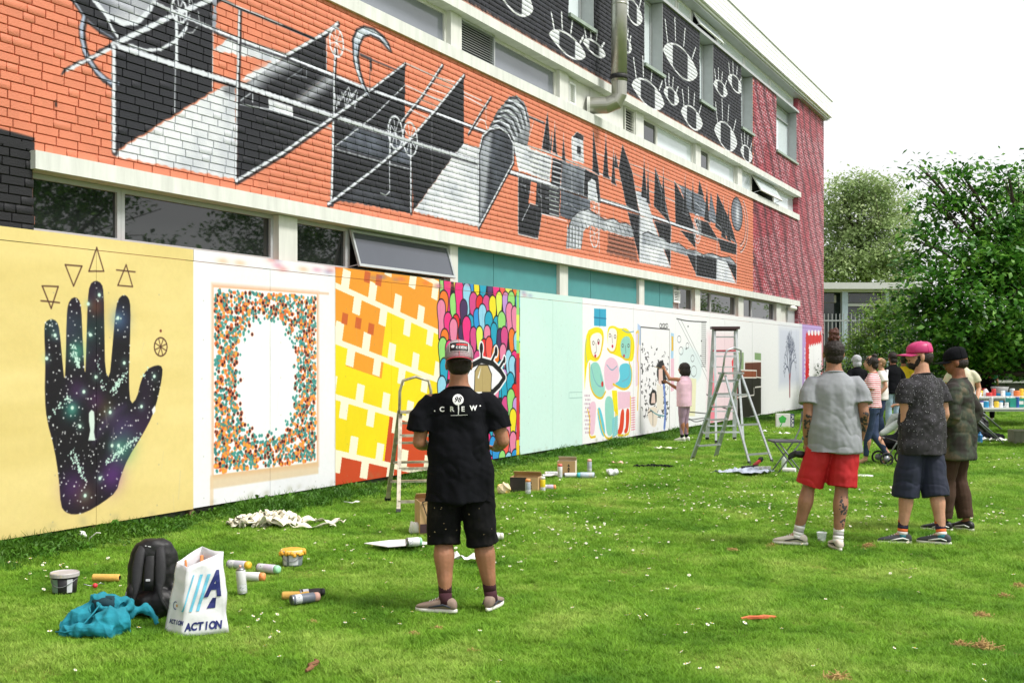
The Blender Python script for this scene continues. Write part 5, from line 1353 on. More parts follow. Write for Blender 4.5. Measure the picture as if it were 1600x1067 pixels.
class Person:
    def __init__(p, loc, face, label, Ht=1.78, wide=1.0, skin=None, vox=.008, female=False, group=None):
        p.root = empty('person', loc, TH + face, label, 'person', group)
        p.s = Ht / 1.78; p.w = wide; p.vox = vox; p.skin = skin; p.f = female
        s = p.s
        p.hipz, p.shz = .93 * s, 1.432 * s
        p.hw = (.092 if not female else .095) * s; p.sw = (.185 if not female else .155) * s * wide
        p.lean = 0.0
        p.sh_off = Vector((0, 0, 0))
    def legs(p, L, Rr, pl=(0, 1, 0), pr=(0, 1, 0), calf=1.0):
        """L, Rr: ankle positions (x,y,z)"""
        p.hips = {-1: Vector((-p.hw, 0, p.hipz)), 1: Vector((p.hw, 0, p.hipz))}
        p.ank = {}; p.knee = {}
        for sd, t, pole in ((-1, L, pl), (1, Rr, pr)):
            p.knee[sd], p.ank[sd] = ik(p.hips[sd], t, .435 * p.s, .415 * p.s, pole)
        p.calf = calf
    def arms(p, L, Rr, pl=(-.3, -1, 0), pr=(.3, -1, 0)):
        p.sho = {-1: Vector((-p.sw, 0, p.shz - .02)) + p.sh_off, 1: Vector((p.sw, 0, p.shz - .02)) + p.sh_off}
        p.elb = {}; p.wri = {}
        for sd, t, pole in ((-1, L, pl), (1, Rr, pr)):
            p.elb[sd], p.wri[sd] = ik(p.sho[sd], t, .29 * p.s, .255 * p.s, pole)
    def body(p, head_turn=0.0, head_tilt=0.0, curl=(.5, .5), thumbs=((0, 1, 0), (0, 1, 0)), belly=1.0, hands=(True, True), arm=1.0):
        s, w = p.s, p.w; m = MB(); f = p.f
        # torso
        so = p.sh_off
        prof = [(.86, 0, .0, .13, .095), (.93, 0, .0, .165, .115), (1.02, 0, 0, .155 * belly, .108 * belly), (1.12, .0, .0, (.14 if f else .15) * belly, .1 * belly), (1.25, 0, .005, (.15 if f else .165), .11), (1.36, 0, .0, (.155 if f else .172), .108), (1.42, 0, -.01, (.12 if f else .135), .085), (1.47, 0, -.012, .082, .064), (1.52, 0, -.01, .056, .056)]
        rg = []
        for z, cx, cy, rx, ry in prof:
            k = max(0, (z - .93) / .55); rg.append(ell(z * s, cx + so.x * k, cy + so.y * k, rx * s * w, ry * s * (w * .5 + .5)))
        m.rings(rg)
        neck = Vector((so.x, so.y - .012, 1.50 * s))
        hd = Vector((so.x, so.y + .022 + head_tilt * .03, 1.638 * s)); p.hd = hd
        limb(m, [neck - Vector((0, 0, .06)), hd + Vector((0, -.02, -.07))], [.07 * s * (1 if not f else .8), .062 * s * (1 if not f else .82)])
        p.HM = Matrix.Translation(hd) @ Matrix.Rotation(head_turn, 4, 'Z') @ Matrix.Rotation(head_tilt, 4, 'X') @ Matrix.Scale(1.05, 4)
        HM = p.HM; q = lambda x, y, z: HM @ Vector((x * s, y * s, z * s)); R3 = HM.to_3x3()
        m.ball(q(0, -.012, .032), (.076 * s, .094 * s, .088 * s), 18, 12, M=R3)
        m.ball(q(0, .022, -.025), (.062 * s, .068 * s, .085 * s), 16, 10, M=R3)
        m.ball(q(0, .05, -.075), (.034 * s, .036 * s, .03 * s), 12, 8, M=R3)
        m.tube([q(0, .082, .03), q(0, .105, -.012), q(0, .092, -.026)], [.009 * s, .017 * s, .013 * s], 8)
        m.ball(q(0, .084, .032), (.045 * s, .012 * s, .012 * s), 10, 6, M=R3)
        m.ball(q(0, .083, -.052), (.026 * s, .013 * s, .010 * s), 10, 6, M=R3)
        for sd in (-1, 1): m.ball(q(sd * .078, -.005, -.008), (.011 * s, .02 * s, .033 * s), 10, 8, M=R3)
        for sd in (-1, 1):
            h, k, a = p.hips[sd], p.knee[sd], p.ank[sd]
            c = p.calf
            limb(m, [h, h.lerp(k, .5), k], [.094 * s * w, .078 * s * w, .056 * s])
            d = (a - k); back = Vector((0, -.014 * s, 0))
            limb(m, [k, k + d * .3 + back, k + d * .62 + back * .5, a + Vector((0, 0, .03))], [.055 * s, .058 * s * c, .044 * s * c, .036 * s])
            sh, e, wr = p.sho[sd], p.elb[sd], p.wri[sd]
            limb(m, [sh + Vector((-sd * .02, 0, -.02)), sh.lerp(e, .5), e], [.05 * s * arm, .047 * s * arm, .039 * s * arm])
            limb(m, [e, e.lerp(wr, .3), wr], [.04 * s * arm, .041 * s * arm, .026 * s * arm])
            if hands[0 if sd < 0 else 1]: hand(m, wr, (wr - e), sd, curl[0 if sd < 0 else 1], s, thumbs[0 if sd < 0 else 1])
            ft = p.foot_dir[sd] if hasattr(p, 'foot_dir') else Vector((0, 1, 0))
            limb(m, [a, a + ft * .07 + Vector((0, 0, -.045 * s)), a + ft * .15 + Vector((0, 0, -.06 * s))], [.036 * s, .036 * s, .028 * s])
        p.bodyo = remesh(m, 'body', p.skin, p.root, p.vox, 3)
        return p
    def face(p, brow=M_HAIRB):
        HM, s = p.HM, p.s; q = lambda x, y, z: HM @ Vector((x * s, y * s, z * s)); R3 = HM.to_3x3()
        for sd in (-1, 1):
            MB().ball(q(sd * .03, .078, .012), (.013 * s, .008 * s, .007 * s), 8, 6, M=R3).build('eye', mat('eye_white', (225, 222, 215), .3), p.root, True)
            MB().ball(q(sd * .031, .0845, .012), (.0055 * s, .003 * s, .0055 * s), 8, 6, M=R3).build('iris', mat('eye_dark', (40, 28, 20), .2), p.root, True)
            MB().tube([q(sd * .014, .094, .03), q(sd * .03, .093, .035), q(sd * .048, .08, .03)], [.003 * s, .004 * s, .002 * s], 6).build('eyebrow', brow, p.root, True)
        MB().ball(q(0, .094, -.052), (.022 * s, .006 * s, .006 * s), 10, 6, M=R3).build('mouth', mat('lips', (150, 84, 76), .45), p.root, True)
    def hair(p, mt, parts, vox=.006, amp=.006, name='hair'):
        """parts: ellipsoids (x,y,z,rx,ry,rz) in head space"""
        m = MB(); R3 = p.HM.to_3x3(); s = p.s
        for x, y, z, rx, ry, rz in parts: m.ball(p.HM @ Vector((x * s, y * s, z * s)), (rx * s, ry * s, rz * s), 16, 10, M=R3)
        return remesh(m, name, mt, p.root, vox, 1, fluff(amp, 45, 5))
    def cap(p, mt, brim_mt, yaw=0.0, under=None, brim=True, tall=1.0):
        """baseball cap; yaw 0 = brim forward, pi = worn backwards"""
        s = p.s; M = p.HM @ Matrix.Translation((0, -.010 * s, .036 * s)) @ Matrix.Rotation(yaw, 4, 'Z') @ Matrix.Rotation(R(-4), 4, 'X')
        m = MB(); rg = []
        for z, k in ((-.012, 1.0), (.0, 1.01), (.03, 1.0), (.06, .93), (.085, .76), (.1, .5), (.106, .2), (.107, .05)):
            rg.append([M @ Vector(v) for v in ell(z * s * tall, 0, (.012 if k > .9 else .0) * s, .09 * s * k, .108 * s * k)])
        m.rings(rg)
        c = m.build('cap', mt, p.root, True); sub = c.modifiers.new('s', 'SUBSURF'); sub.levels = 1; sub.render_levels = 1
        MB().ball(M @ Vector((0, 0, .108 * s * tall)), (.008 * s, .008 * s, .005 * s), 8, 6).build('button', brim_mt, c, True)
        for k in range(6):
            a = R(k * 60 + 30); pts = [M @ Vector((.0905 * s * math.cos(a) * kk, .012 * s * (kk > .9) + .1085 * s * math.sin(a) * kk, z * s * tall)) for z, kk in ((.0, 1.012), (.03, 1.004), (.06, .935), (.086, .765), (.101, .5), (.107, .2))]
            MB().tube(pts, .0012, 5).build('seam', brim_mt if k % 2 else mt, c, True)
        if brim:
            m = MB(); top = []; n = 12
            for j, rr in enumerate((.0, .5, 1.0)):
                row = []
                for i in range(n + 1):
                    a = R(20 + 140 * i / n); ex = .09 * s * math.cos(a); ey = .12 * s * math.sin(a) - .0 
                    ox = .092 * s * math.cos(a) * 1.02; oy = (.12 + .085 * math.sin(a)) * s * 1.0
                    x = ex + (ox - ex) * rr; y = max(.02 * s, ey + (oy * math.sin(a) ** .35 - ey) * rr)
                    row.append(M @ Vector((x, y, (-.008 - .012 * rr - .014 * (abs(i - n / 2) / (n / 2)) ** 2) * s)))
                top.append(row)
            vs = [v for r_ in top for v in r_]; up = M.to_3x3() @ Vector((0, 0, .0035)); fs = []
            vs2 = vs + [v + up for v in vs]; N = len(vs); w_ = n + 1
            for j in range(2):
                for i in range(n):
                    a = j * w_ + i; fs.append((a, a + w_, a + w_ + 1, a + 1)); fs.append((a + N, a + 1 + N, a + w_ + 1 + N, a + w_ + N))
            for i in range(n): a = 2 * w_ + i; fs.append((a, a + N, a + 1 + N, a + 1))
            m.add(vs2, fs); m.build('brim', brim_mt, c, True)
        return c
    def tee(p, mt, hem, sleeve=.55, loose=1.0, seed=1, sl_r=1.0, amp=.014, name='shirt', vox=None, long=False, sleeveless=False, belly=1.0, mats=None, hemdrop=0.0):
        s, w = p.s, p.w; m = MB(); so = p.sh_off; f = p.f
        def row(z, rx, ry, cy=0.0):
            k = max(0, (z / s - .93) / .55); return ell(z, so.x * k, cy + so.y * k, rx * s * w * loose, ry * s * (w * .5 + .5) * loose)
        rg = [row(hem, .193 * belly, .142 * belly), row(hem + .1, .19 * belly, .14 * belly), row(1.05 * s, .185 * belly, .138 * belly), row(1.2 * s, .186, .137), row(1.31 * s, .19 if not f else .175, .135), row(1.38 * s, .175 if not f else .158, .12, -.004), row(1.425 * s, .142 if not f else .125, .1, -.008), row(1.46 * s, .104, .082, -.01), row(1.488 * s, .074, .066, -.01)]
        m.rings(rg)
        for sd in (-1, 1):
            sh, e = p.sho[sd], p.elb[sd]
            if sleeveless: m.ball(sh + Vector((-sd * .02, 0, -.0)), (.05 * s, .07 * s, .06 * s)); continue
            end = sh.lerp(e, sleeve) if not long else e
            inn = Vector((so.x + sd * .06 * s * w, so.y, 1.375 * s))
            pts = [inn, sh + Vector((-sd * .022, 0, -.028)), sh.lerp(end, .55), end]; rs = [.058 * s, .066 * s * sl_r, .072 * s * sl_r, .082 * s * sl_r * (.98 if not long else .8)]
            if long: pts += [e.lerp(p.wri[sd], .5), p.wri[sd]]; rs = [.058 * s, .068 * s * sl_r, .07 * s * sl_r, .064 * s * sl_r, .056 * s * sl_r, .045 * s * sl_r]
            P = []; Q = []
            for i in range(len(pts) - 1):
                for k in range(4): P.append(Vector(pts[i]).lerp(Vector(pts[i + 1]), k / 4)); Q.append(rs[i] + (rs[i + 1] - rs[i]) * k / 4)
            P.append(Vector(pts[-1])); Q.append(rs[-1]); m.tube(P, Q, 14)
        sh_ = remesh(m, name, mats or mt, p.root, vox or p.vox, 2, folds(amp, seed))
        if not sleeveless: MB().tube([Vector((so.x + .077 * s * math.cos(R(a)), so.y - .01 + .073 * s * math.sin(R(a)), 1.478 * s - .014 * math.sin(R(a)))) for a in range(0, 360, 20)], .0075, 7, closed=True).build('collar', mt, sh_, True)
        return sh_
    def shorts(p, mt, hem, flare=1.0, seed=5, amp=.012, name='shorts', top=1.0, tight=1.0):
        s, w = p.s, p.w; m = MB()
        m.rings([ell(.84 * s, 0, 0, .165 * s * w * tight, .12 * s), ell(.93 * s, 0, 0, .182 * s * w * tight, .132 * s), ell(top * s, 0, 0, .17 * s * w * tight, .122 * s)])
        for sd in (-1, 1):
            h, k, a = p.hips[sd], p.knee[sd], p.ank[sd]
            def at(z):
                return h.lerp(k, (h.z - z) / (h.z - k.z)) if z > k.z else k.lerp(a, (k.z - z) / max(.01, k.z - a.z))
            zs = np.linspace(h.z + .0, hem, 9)
            m.tube([at(z) for z in zs], [(.108 + (.094 * flare - .108) * t) * s * w ** .5 * tight for t in np.linspace(0, 1, 9)], 16)
        return remesh(m, name, mt, p.root, p.vox, 2, folds(amp, seed, 5, 7))
    def trousers(p, mt, hem=.1, cut=1.0, seed=6, amp=.008, thigh=1.0, name='trousers', kn=1.0, slim=1.0):
        s = p.s; m = MB(); w = p.w
        m.rings([ell(.84 * s, 0, 0, .155 * s * w, .112 * s), ell(.93 * s, 0, 0, .172 * s * w, .122 * s), ell(1.0 * s, 0, 0, .16 * s * w, .115 * s)])
        for sd in (-1, 1):
            h, k, a = p.hips[sd], p.knee[sd], p.ank[sd]; e = k.lerp(a, (k.z - hem) / max(.05, (k.z - a.z)))
            limb(m, [h, h.lerp(k, .5), k], [.1 * s * thigh, .086 * s * thigh, .068 * s * kn])
            P = [k, k.lerp(e, .4), e]; Q = [.068 * s * kn, .064 * s * cut, .052 * s * cut]
            m.tube(P, Q, 14)
        return remesh(m, name, mt, p.root, p.vox, 2, folds(amp, seed, 6, 5))
    def shoes(p, up, sole, L=.28, high=0.0, toes=None, stripe=None):
        s = p.s
        for sd in (-1, 1):
            a = p.ank[sd]; d = (p.foot_dir[sd]).normalized(); d = Vector((d.x, d.y, d.z if abs(d.z) > .2 else 0)).normalized()
            up_ = Vector((0, 0, 1)); r_ = d.cross(up_).normalized(); up2 = r_.cross(d)
            base = Vector((a.x, a.y, max(0, a.z - .085 * s)))
            M = Matrix((r_, d, up2)).transposed().to_4x4(); M.translation = base
            def ringc(y, hw, z0, z1, n=14):
                out = []
                for k in range(n):
                    t = 2 * math.pi * k / n; cx, cz = math.cos(t), math.sin(t)
                    out.append(M @ Vector((hw * math.copysign(abs(cx) ** .7, cx), y, (z0 + z1) / 2 + (z1 - z0) / 2 * math.copysign(abs(cz) ** .8, cz))))
                return out
            k = s * L / .28
            m = MB(); m.rings([ringc(-.078 * k, .014, .03, .055), ringc(-.068 * k, .031, .02, .085), ringc(-.03 * k, .038, .02, .1 + high), ringc(.02 * k, .039, .02, .098 + high), ringc(.06 * k, .041, .02, .082), ringc(.11 * k, .046, .02, .064), ringc(.16 * k, .045, .02, .053), ringc(.19 * k, .034, .02, .043), ringc(.205 * k, .014, .022, .034)])
            sh = m.build('shoe', up, p.root, True); ss = sh.modifiers.new('s', 'SUBSURF'); ss.levels = 1; ss.render_levels = 1
            m = MB(); n = 20; o = []
            for z, g in ((0, -.002), (.008, .003), (.024, .002)):
                row = []
                for i in range(n):
                    t = 2 * math.pi * i / n; y = math.sin(t); x = math.cos(t)
                    yy = (.063 + .143 * y) * k; wd = (.034 + .012 * max(-1, min(1, (yy - .02) / .1)))
                    row.append(M @ Vector(((wd + g) * math.copysign(abs(x) ** .7, x), yy + g * y, z)))
                o.append(row)
            m.rings(o); m.build('sole', sole, sh, True)
            for j in range(4):
                y = (.045 + j * .02) * k; MB().tube([M @ Vector((-.022, y, .087 - j * .009)), M @ Vector((0, y + .004, .094 - j * .009)), M @ Vector((.022, y, .087 - j * .009))], .0028, 5).build('lace', mat('white_lace', (226, 226, 220), .8), sh, True)
            if stripe:
                for q in (-1, 1):
                    MB().tube([M @ Vector((q * .0395, -.05 * k, .04)), M @ Vector((q * .0425, .0, .055)), M @ Vector((q * .043, .05 * k, .045)), M @ Vector((q * .047, .1 * k, .035))], [.004, .007, .006, .003], 6).build('side_stripe', stripe, sh, True)
    def socks(p, cols, top, r=.043):
        """bands of colour from the shoe up"""
        for sd in (-1, 1):
            k, a = p.knee[sd], p.ank[sd]; n = len(cols); so = None
            z0 = a.z - .03
            for i, c in enumerate(cols):
                za, zb = z0 + (top - z0) * i / n, z0 + (top - z0) * (i + 1) / n
                at = lambda z: a + (k - a) * ((z - a.z) / (k.z - a.z))
                m = MB(); m.tube([at(za), at((za + zb) / 2), at(zb + .002)], [r * p.s * 1.0, r * p.s * (1.05 if i % 2 else 1.0), r * p.s * 1.02], 16)
                o = m.build('sock' if i == 0 else 'band', c, p.root if i == 0 else so, True)
                if i == 0: so = o
def text_mesh(body, size, font_off=0.0, bold=0.0):
    cu = bpy.data.curves.new('t', 'FONT'); cu.body = body; cu.size = size; cu.align_x = 'CENTER'; cu.align_y = 'CENTER'; cu.offset = bold; cu.resolution_u = 3
    o = bpy.data.objects.new('t', cu); COL.objects.link(o)
    me = bpy.data.meshes.new_from_object(o.evaluated_get(bpy.context.evaluated_depsgraph_get()))
    v = [q.co.copy() for q in me.vertices]; f = [tuple(q.vertices) for q in me.polygons]
    bpy.data.objects.remove(o); bpy.data.curves.remove(cu); bpy.data.meshes.remove(me)
    return v, f
def subdiv(v, f, L):
    bm = bmesh.new()
    vs = [bm.verts.new(q) for q in v]
    for q in f:
        try: bm.faces.new([vs[i] for i in q])
        except Exception: pass
    bmesh.ops.triangulate(bm, faces=bm.faces[:])
    for _ in range(4):
        es = [e for e in bm.edges if e.calc_length() > L]
        if not es: break
        bmesh.ops.subdivide_edges(bm, edges=es, cuts=1); bmesh.ops.triangulate(bm, faces=[q for q in bm.faces if len(q.verts) > 3])
    bm.verts.index_update()
    out = [q.co.copy() for q in bm.verts], [tuple(x.index for x in q.verts) for q in bm.faces]
    bm.free(); return out
def print_on(target, v, f, M, mt, name, off=.002, parent=None, L=.02):
    """flat print laid onto a surface: M maps print plane (x right, y up, z out) to the target's space; rays go along -z"""
    v, f = subdiv(v, f, L)
    out = []; d = M.to_3x3() @ Vector((0, 0, -1)); d.normalize()
    for q in v:
        o = M @ Vector((q.x, q.y, .4)); hit, loc, nor, _ = target.ray_cast(o, d)
        if not hit: return None
        out.append(loc - d * off)
    return MB().add(out, f).build(name, mt, parent or target)
def crisp(v): return [Vector(q) for q in v]
M_SHOEW = mat('off_white_canvas', (206, 196, 184), .8, var=.12); M_SOLEW = mat('white_sole', (226, 224, 214), .6, var=.08); M_BLKC = mat('black_cloth', (14, 15, 20), .9, var=.2, scale=5, spec=.15, bump=.5, bscale=16)
M_BLKP = mat('black_plastic', (24, 24, 26), .45)
SK1 = skinmat('skin_tan', (160, 112, 86)); SK2 = skinmat('skin_fair', (192, 144, 118)); SK3 = skinmat('skin_brown', (132, 86, 62)); SK4 = skinmat('skin_tattooed', (158, 114, 90)); SK5 = skinmat('skin_olive', (170, 116, 86))
def gpos(px, Y, off=(0, 0)):
    g = at_depth(px, HY, Y); return (g.x + off[0], g.y + off[1], gh(g.x, g.y) - .004)
V3 = Vector
# --- man in the black crew shirt, back to us, cap worn backwards
p = Person(gpos(717, 7.1), R(4), 'man seen from behind in black crew T-shirt, black shorts and grey and pink cap', 1.70, 1.10, SK1, .0075)
p.sw = .205
p.foot_dir = {-1: V3((-.93, .36, 0)), 1: V3((.35, .94, 0))}
p.legs((-.085, -.03, .085), (.205, .03, .085), (-.2, 1, 0), (.1, 1, 0), 1.22)
p.arms((-.21, .23, 1.03), (.25, .22, 1.02), (-.22, -1, -.1), (.22, -1, -.1))
p.body(0, R(-12), belly=1.12, arm=1.12, thumbs=((1, 0, .3), (-1, 0, .3)))
p.tee(M_BLKC, .70, .74, 1.0, 2, 1.12, .03, belly=1.08)
shirt = p.root.children[-1]
p.shorts(mat('black_paint_flecked_shorts', (16, 16, 18), .85, rgb2=(34, 32, 30), f2=.6, scale=5, spec=.15), .42, 1.14, 8, .02)
p.shorts_o = p.root.children[-1]
M_FLK = mat('paint_fleck', (140, 122, 92), .7)
rf = random.Random(5); m = MB()
for k in range(16):
    x, z = rf.uniform(-.26, .26), rf.uniform(.47, .68); hit, loc, nor, _ = p.shorts_o.ray_cast(Vector((x, -.5, z)), Vector((0, 1, 0)))
    if hit: m.ball(loc, (.002 + rf.random() * .004, .0015, .002 + rf.random() * .003), 6, 4)
tag(m.build('paint_flecks', M_FLK, p.shorts_o), kind='stuff')
M_SNK = mat('taupe_suede', (140, 120, 108), .85, var=.15, scale=20); M_MAROON = mat('maroon_sock', (62, 26, 36), .9)
p.shoes(M_SNK, M_SOLEW, .285, stripe=mat('navy_overlay', (44, 50, 62), .7)); p.socks([M_MAROON, M_MAROON], .19)
M_CAPG = mat('marl_grey_cap', (150, 142, 144), .9, var=.25, scale=120); M_PINKB = mat('coral_pink_brim', (232, 70, 96), .7); M_PRNT = mat('white_print', (236, 236, 236), .7, var=.02); M_REDP = mat('red_print', (206, 40, 40), .7)
p.hair(M_HAIRB, [(0, -.03, .0, .083, .085, .07), (0, -.045, -.03, .068, .06, .05)], amp=.003)
cp = p.cap(M_CAPG, M_PINKB, math.pi, tall=1.12)
# badge on the cap front (turned to us) and print on the shirt
HMc = p.HM @ Matrix.Translation((0, -.010, .036))
Mb = HMc @ Matrix.Translation((0, -.16, .052)) @ Matrix.Rotation(R(90), 4, 'X')
bev = lambda w_, h_: ([Vector((-w_, -h_, 0)), Vector((w_, -h_, 0)), Vector((w_, h_, 0)), Vector((-w_, h_, 0))], [(0, 1, 2, 3)])
print_on(cp, *bev(.058, .032), Mb, M_PRNT, 'badge_border', .004); print_on(cp, *bev(.0555, .0295), Mb, M_BLKP, 'badge', .005)
MT = lambda x, y: Mb @ Matrix.Translation((x, y, 0))
for k in range(6): print_on(cp, *bev(.0045, .0055), MT(-.012 + k * .0115, .012), M_REDP, 'badge_letter', .0065)
for k, w_ in enumerate((.008, .008, .012, .006)):
    x = -.012 + k * .018
    print_on(cp, *bev(w_ * .8, .0075), MT(x, -.009), M_PRNT, 'badge_letter', .0065); print_on(cp, *bev(w_ * .8 - .0022, .0045), MT(x + .001, -.009), M_BLKP, 'badge_letter', .0075)
for k in range(5):
    a = R(90 + k * 72); print_on(cp, *([Vector((.006 * math.cos(a + t), .006 * math.sin(a + t), 0)) + Vector((.006 * math.cos(a), .006 * math.sin(a), 0)) for t in (0, 1.6, 3.1, 4.7)], [(0, 1, 2, 3)]), MT(-.038, 0), M_PRNT, 'badge_flower', .0065)
Ms = Matrix.Translation((0.0, -.5, 1.285)) @ Matrix.Rotation(R(90), 4, 'X')
for ch, x, y in (('C', -.108, .0), ('R', -.046, .002), ('E', .022, .003), ('W', .088, .008)):
    v, f = text_mesh(ch, .043, bold=.0014); print_on(shirt, v, f, Ms @ Matrix.Translation((x, y, 0)), M_PRNT, 'print_letter', .003)
circ = lambda r, n=24: ([Vector((r * math.cos(2 * math.pi * k / n), r * math.sin(2 * math.pi * k / n), 0)) for k in range(n)], [tuple(range(n))])
print_on(shirt, *circ(.034), Ms @ Matrix.Translation((-.008, .062, 0)), M_PRNT, 'print_disc', .003, L=.012)
v, f = text_mesh('98', .045, bold=.001); v = [Vector((q.x + q.y * .3, q.y, 0)) for q in v]; print_on(shirt, v, f, Ms @ Matrix.Translation((-.008, .062, 0)), M_BLKC, 'print_numerals', .0045)
print_on(shirt, [Vector(q) for q in ((-.004, .03, 0), (.004, .03, 0), (.005, 0, 0), (.002, -.03, 0), (-.003, -.03, 0), (-.002, 0, 0))], [(0, 5, 4, 3, 2, 1)], Ms @ Matrix.Translation((-.006, .0, 0)), M_PRNT, 'print_stem', .003)
for x in (-.165, .142): print_on(shirt, *circ(.0045, 8), Ms @ Matrix.Translation((x * .93, -.01 if x < 0 else .022, 0)), M_PRNT, 'print_dot', .003)
for k in range(14): print_on(shirt, *bev(.0028, .002), Ms @ Matrix.Translation((-.05 + k * .0075, -.036 + k * .0003, 0)), M_PRNT, 'print_small_line', .003)
# --- man in the grey T-shirt and red shorts
p = Person(gpos(1303, 9.55), R(-6), 'man seen from behind in grey T-shirt, red shorts and white socks, hair in a topknot', 1.80, 1.08, SK4, .008)
p.foot_dir = {-1: V3((-.95, .3, 0)), 1: V3((.1, -1, 0)) * -1}
p.legs((-.30, .04, .085), (.02, -.08, .085), (-.5, .9, 0), (.1, 1, 0), 1.12)
p.arms((-.225, .03, .90), (.235, .06, .93), (-.15, -1, 0), (.15, -1, 0))
p.body(0, R(2), thumbs=((.1, 1, 0), (-.1, 1, 0)), arm=1.05)
M_GREYT = mat('grey_marl_cotton', (142, 145, 150), .9, var=.1, scale=9, bump=.25, bscale=16)
p.tee(M_GREYT, .82, .7, 1.04, 12, 1.1, .02, belly=1.08); p.shorts(mat('red_jersey', (178, 18, 26), .7, var=.1, scale=5), .53, 1.25, 14, .018)
M_WSOCK = mat('white_ribbed_sock', (224, 222, 220), .9, var=.06); M_GSOCK = mat('grey_sock_ring', (160, 158, 158), .9)
p.shoes(M_SHOEW, M_SOLEW, .29, stripe=mat('black_side_stripe', (24, 24, 26), .6)); p.socks([M_WSOCK, M_WSOCK, M_GSOCK, M_WSOCK, M_GSOCK, M_WSOCK], .235)
p.hair(M_HAIRB, [(0, -.02, .03, .084, .1, .088), (0, -.04, -.03, .07, .07, .06)], amp=.006); p.hair(mat('auburn_hair', (78, 40, 28), .6, var=.4, scale=60, bump=.8), [(0, -.02, .125, .046, .048, .045), (.004, -.02, .165, .042, .042, .035), (.01, -.02, .19, .022, .022, .018)], amp=.022, name='topknot')
M_TATT = mat('tattoo_ink', (58, 54, 56), .6, var=.3)
rf = random.Random(8)
for zc, n, cx in ((.43, 4, .055), (.38, 9, .065), (.33, 12, .06), (.26, 10, .05), (.21, 6, .045)):
    for k in range(n):
        x = p.knee[1].x + rf.uniform(-.03, .04); z = zc + rf.uniform(-.025, .02)
        v, f = circ(rf.uniform(.006, .013), 7); v = [Vector((q.x * rf.uniform(.5, 1.2), q.y * rf.uniform(.5, 1.3), 0)) for q in v]
        print_on(p.bodyo, v, f, Matrix.Translation((x, -.6, z)) @ Matrix.Rotation(R(90), 4, 'X'), M_TATT, 'tattoo_mark', .0008, L=.01)
for sd in (-1, 1):
    e, w_ = p.elb[sd], p.wri[sd]
    for k in range(26):
        c = e.lerp(w_, rf.uniform(-.05, .8)); v, f = circ(rf.uniform(.008, .018), 7); v = [Vector((q.x * rf.uniform(.4, 1.2), q.y * rf.uniform(.5, 1.5), 0)) for q in v]
        print_on(p.bodyo, v, f, Matrix.Translation((c.x + rf.uniform(-.03, .03), -.6, c.z)) @ Matrix.Rotation(R(90), 4, 'X'), M_TATT, 'tattoo_mark', .0008, L=.01)
m = MB(); a = p.wri[-1]; m.tube([a + V3((0, 0, .02)), a + V3((0, 0, .045))], .036, 14); m.build('wristband', mat('teal_wristband', (70, 130, 134), .7), p.root, True)
hx = p.root.matrix_basis @ (p.wri[-1] + V3((-.05, .02, -.105)))
gl = empty('glove', hx, TH, 'black work glove bunched in the hand of the man in red shorts', 'glove')
m = MB(); m.ball((0, 0, 0), (.055, .035, .032), 10, 8)
for k in range(4): m.tube([(-.03, 0, -.01 + k * .012), (-.075, .01, -.03 + k * .012), (-.1, .01, -.045 + k * .01)], [.012, .011, .008], 7)
remesh(m, 'palm', M_BLKP, gl, .006, 1)
# --- man in the pink cap, facing left
p = Person(gpos(1440, 9.8), R(24), 'bearded man in pink cap, black paint speckled T-shirt and navy shorts facing left', 1.775, 1.04, SK2, .008)
p.foot_dir = {-1: V3((-.8, .6, 0)), 1: V3((-.55, .85, 0))}
ca, sa = math.cos(R(24)), math.sin(R(24))
def loc48(dx, dy): return (dx * ca + dy * sa, -dx * sa + dy * ca)      # offsets seen from the camera (right, away)
a = loc48(-.175, -.02); b = loc48(.13, -.12)
p.legs((a[0], a[1], .085), (b[0], b[1], .085), (-.2, 1, 0), (.2, 1, 0), 1.12)
wl = loc48(-.17, -.02); wr = loc48(.05, .22)
p.arms((wl[0], wl[1], .87), (.24, .12, .92), (-.15, -1, 0), (.15, -1, 0))
p.body(R(60), R(2), thumbs=((.6, .8, 0), (-.5, 1, 0)), arm=1.08); p.face()
M_SPK = mat('black_speckled_cotton', (36, 35, 38), .9, rgb2=(58, 56, 62), f2=.55, scale=14)
tt = p.tee(M_SPK, .78, .62, 1.07, 22, 1.1, .024, belly=1.08)
m = MB(); rf = random.Random(9)
for k in range(1000):
    z = .8 + .68 * rf.random() ** .6; an = rf.uniform(0, 6.283); o_ = Vector((math.cos(an) * .7, math.sin(an) * .7, z)); hit, loc, nor, _ = tt.ray_cast(o_, Vector((-math.cos(an), -math.sin(an), 0)))
    if hit: m.ball(loc, (rf.uniform(.001, .0034),) * 3, 5, 4)
tag(m.build('paint_flecks', mat('pale_grey_fleck', (176, 176, 184), .7), tt), kind='stuff')
p.shorts(mat('navy_twill', (26, 32, 52), .8, var=.15), .41, 1.25, 24, .02)
cs = [mat('sock_' + n_, c_, .9) for n_, c_ in (('teal', (40, 110, 124)), ('white', (220, 216, 212)), ('orange', (222, 108, 52)), ('navy', (32, 32, 56)), ('plum', (70, 34, 60)), ('rust', (196, 90, 50)), ('dark', (28, 28, 44)))]
p.shoes(mat('charcoal_suede', (66, 68, 72), .85), M_SOLEW, .285, stripe=M_PRNT); p.socks(cs, .235)
p.hair(M_HAIRB, [(0, -.025, .0, .082, .088, .075), (0, -.055, -.02, .066, .05, .05)], amp=.004)
p.hair(M_HAIRB, [(0, .045, -.075, .048, .05, .042), (.045, .02, -.05, .022, .03, .045), (-.045, .02, -.05, .022, .03, .045), (0, .083, -.036, .03, .014, .008)], amp=.006, name='beard')
M_PINK = mat('shiny_pink_cap', (186, 38, 104), .45, var=.15, scale=10)
p.cap(M_PINK, M_PINK, 0, tall=.86)
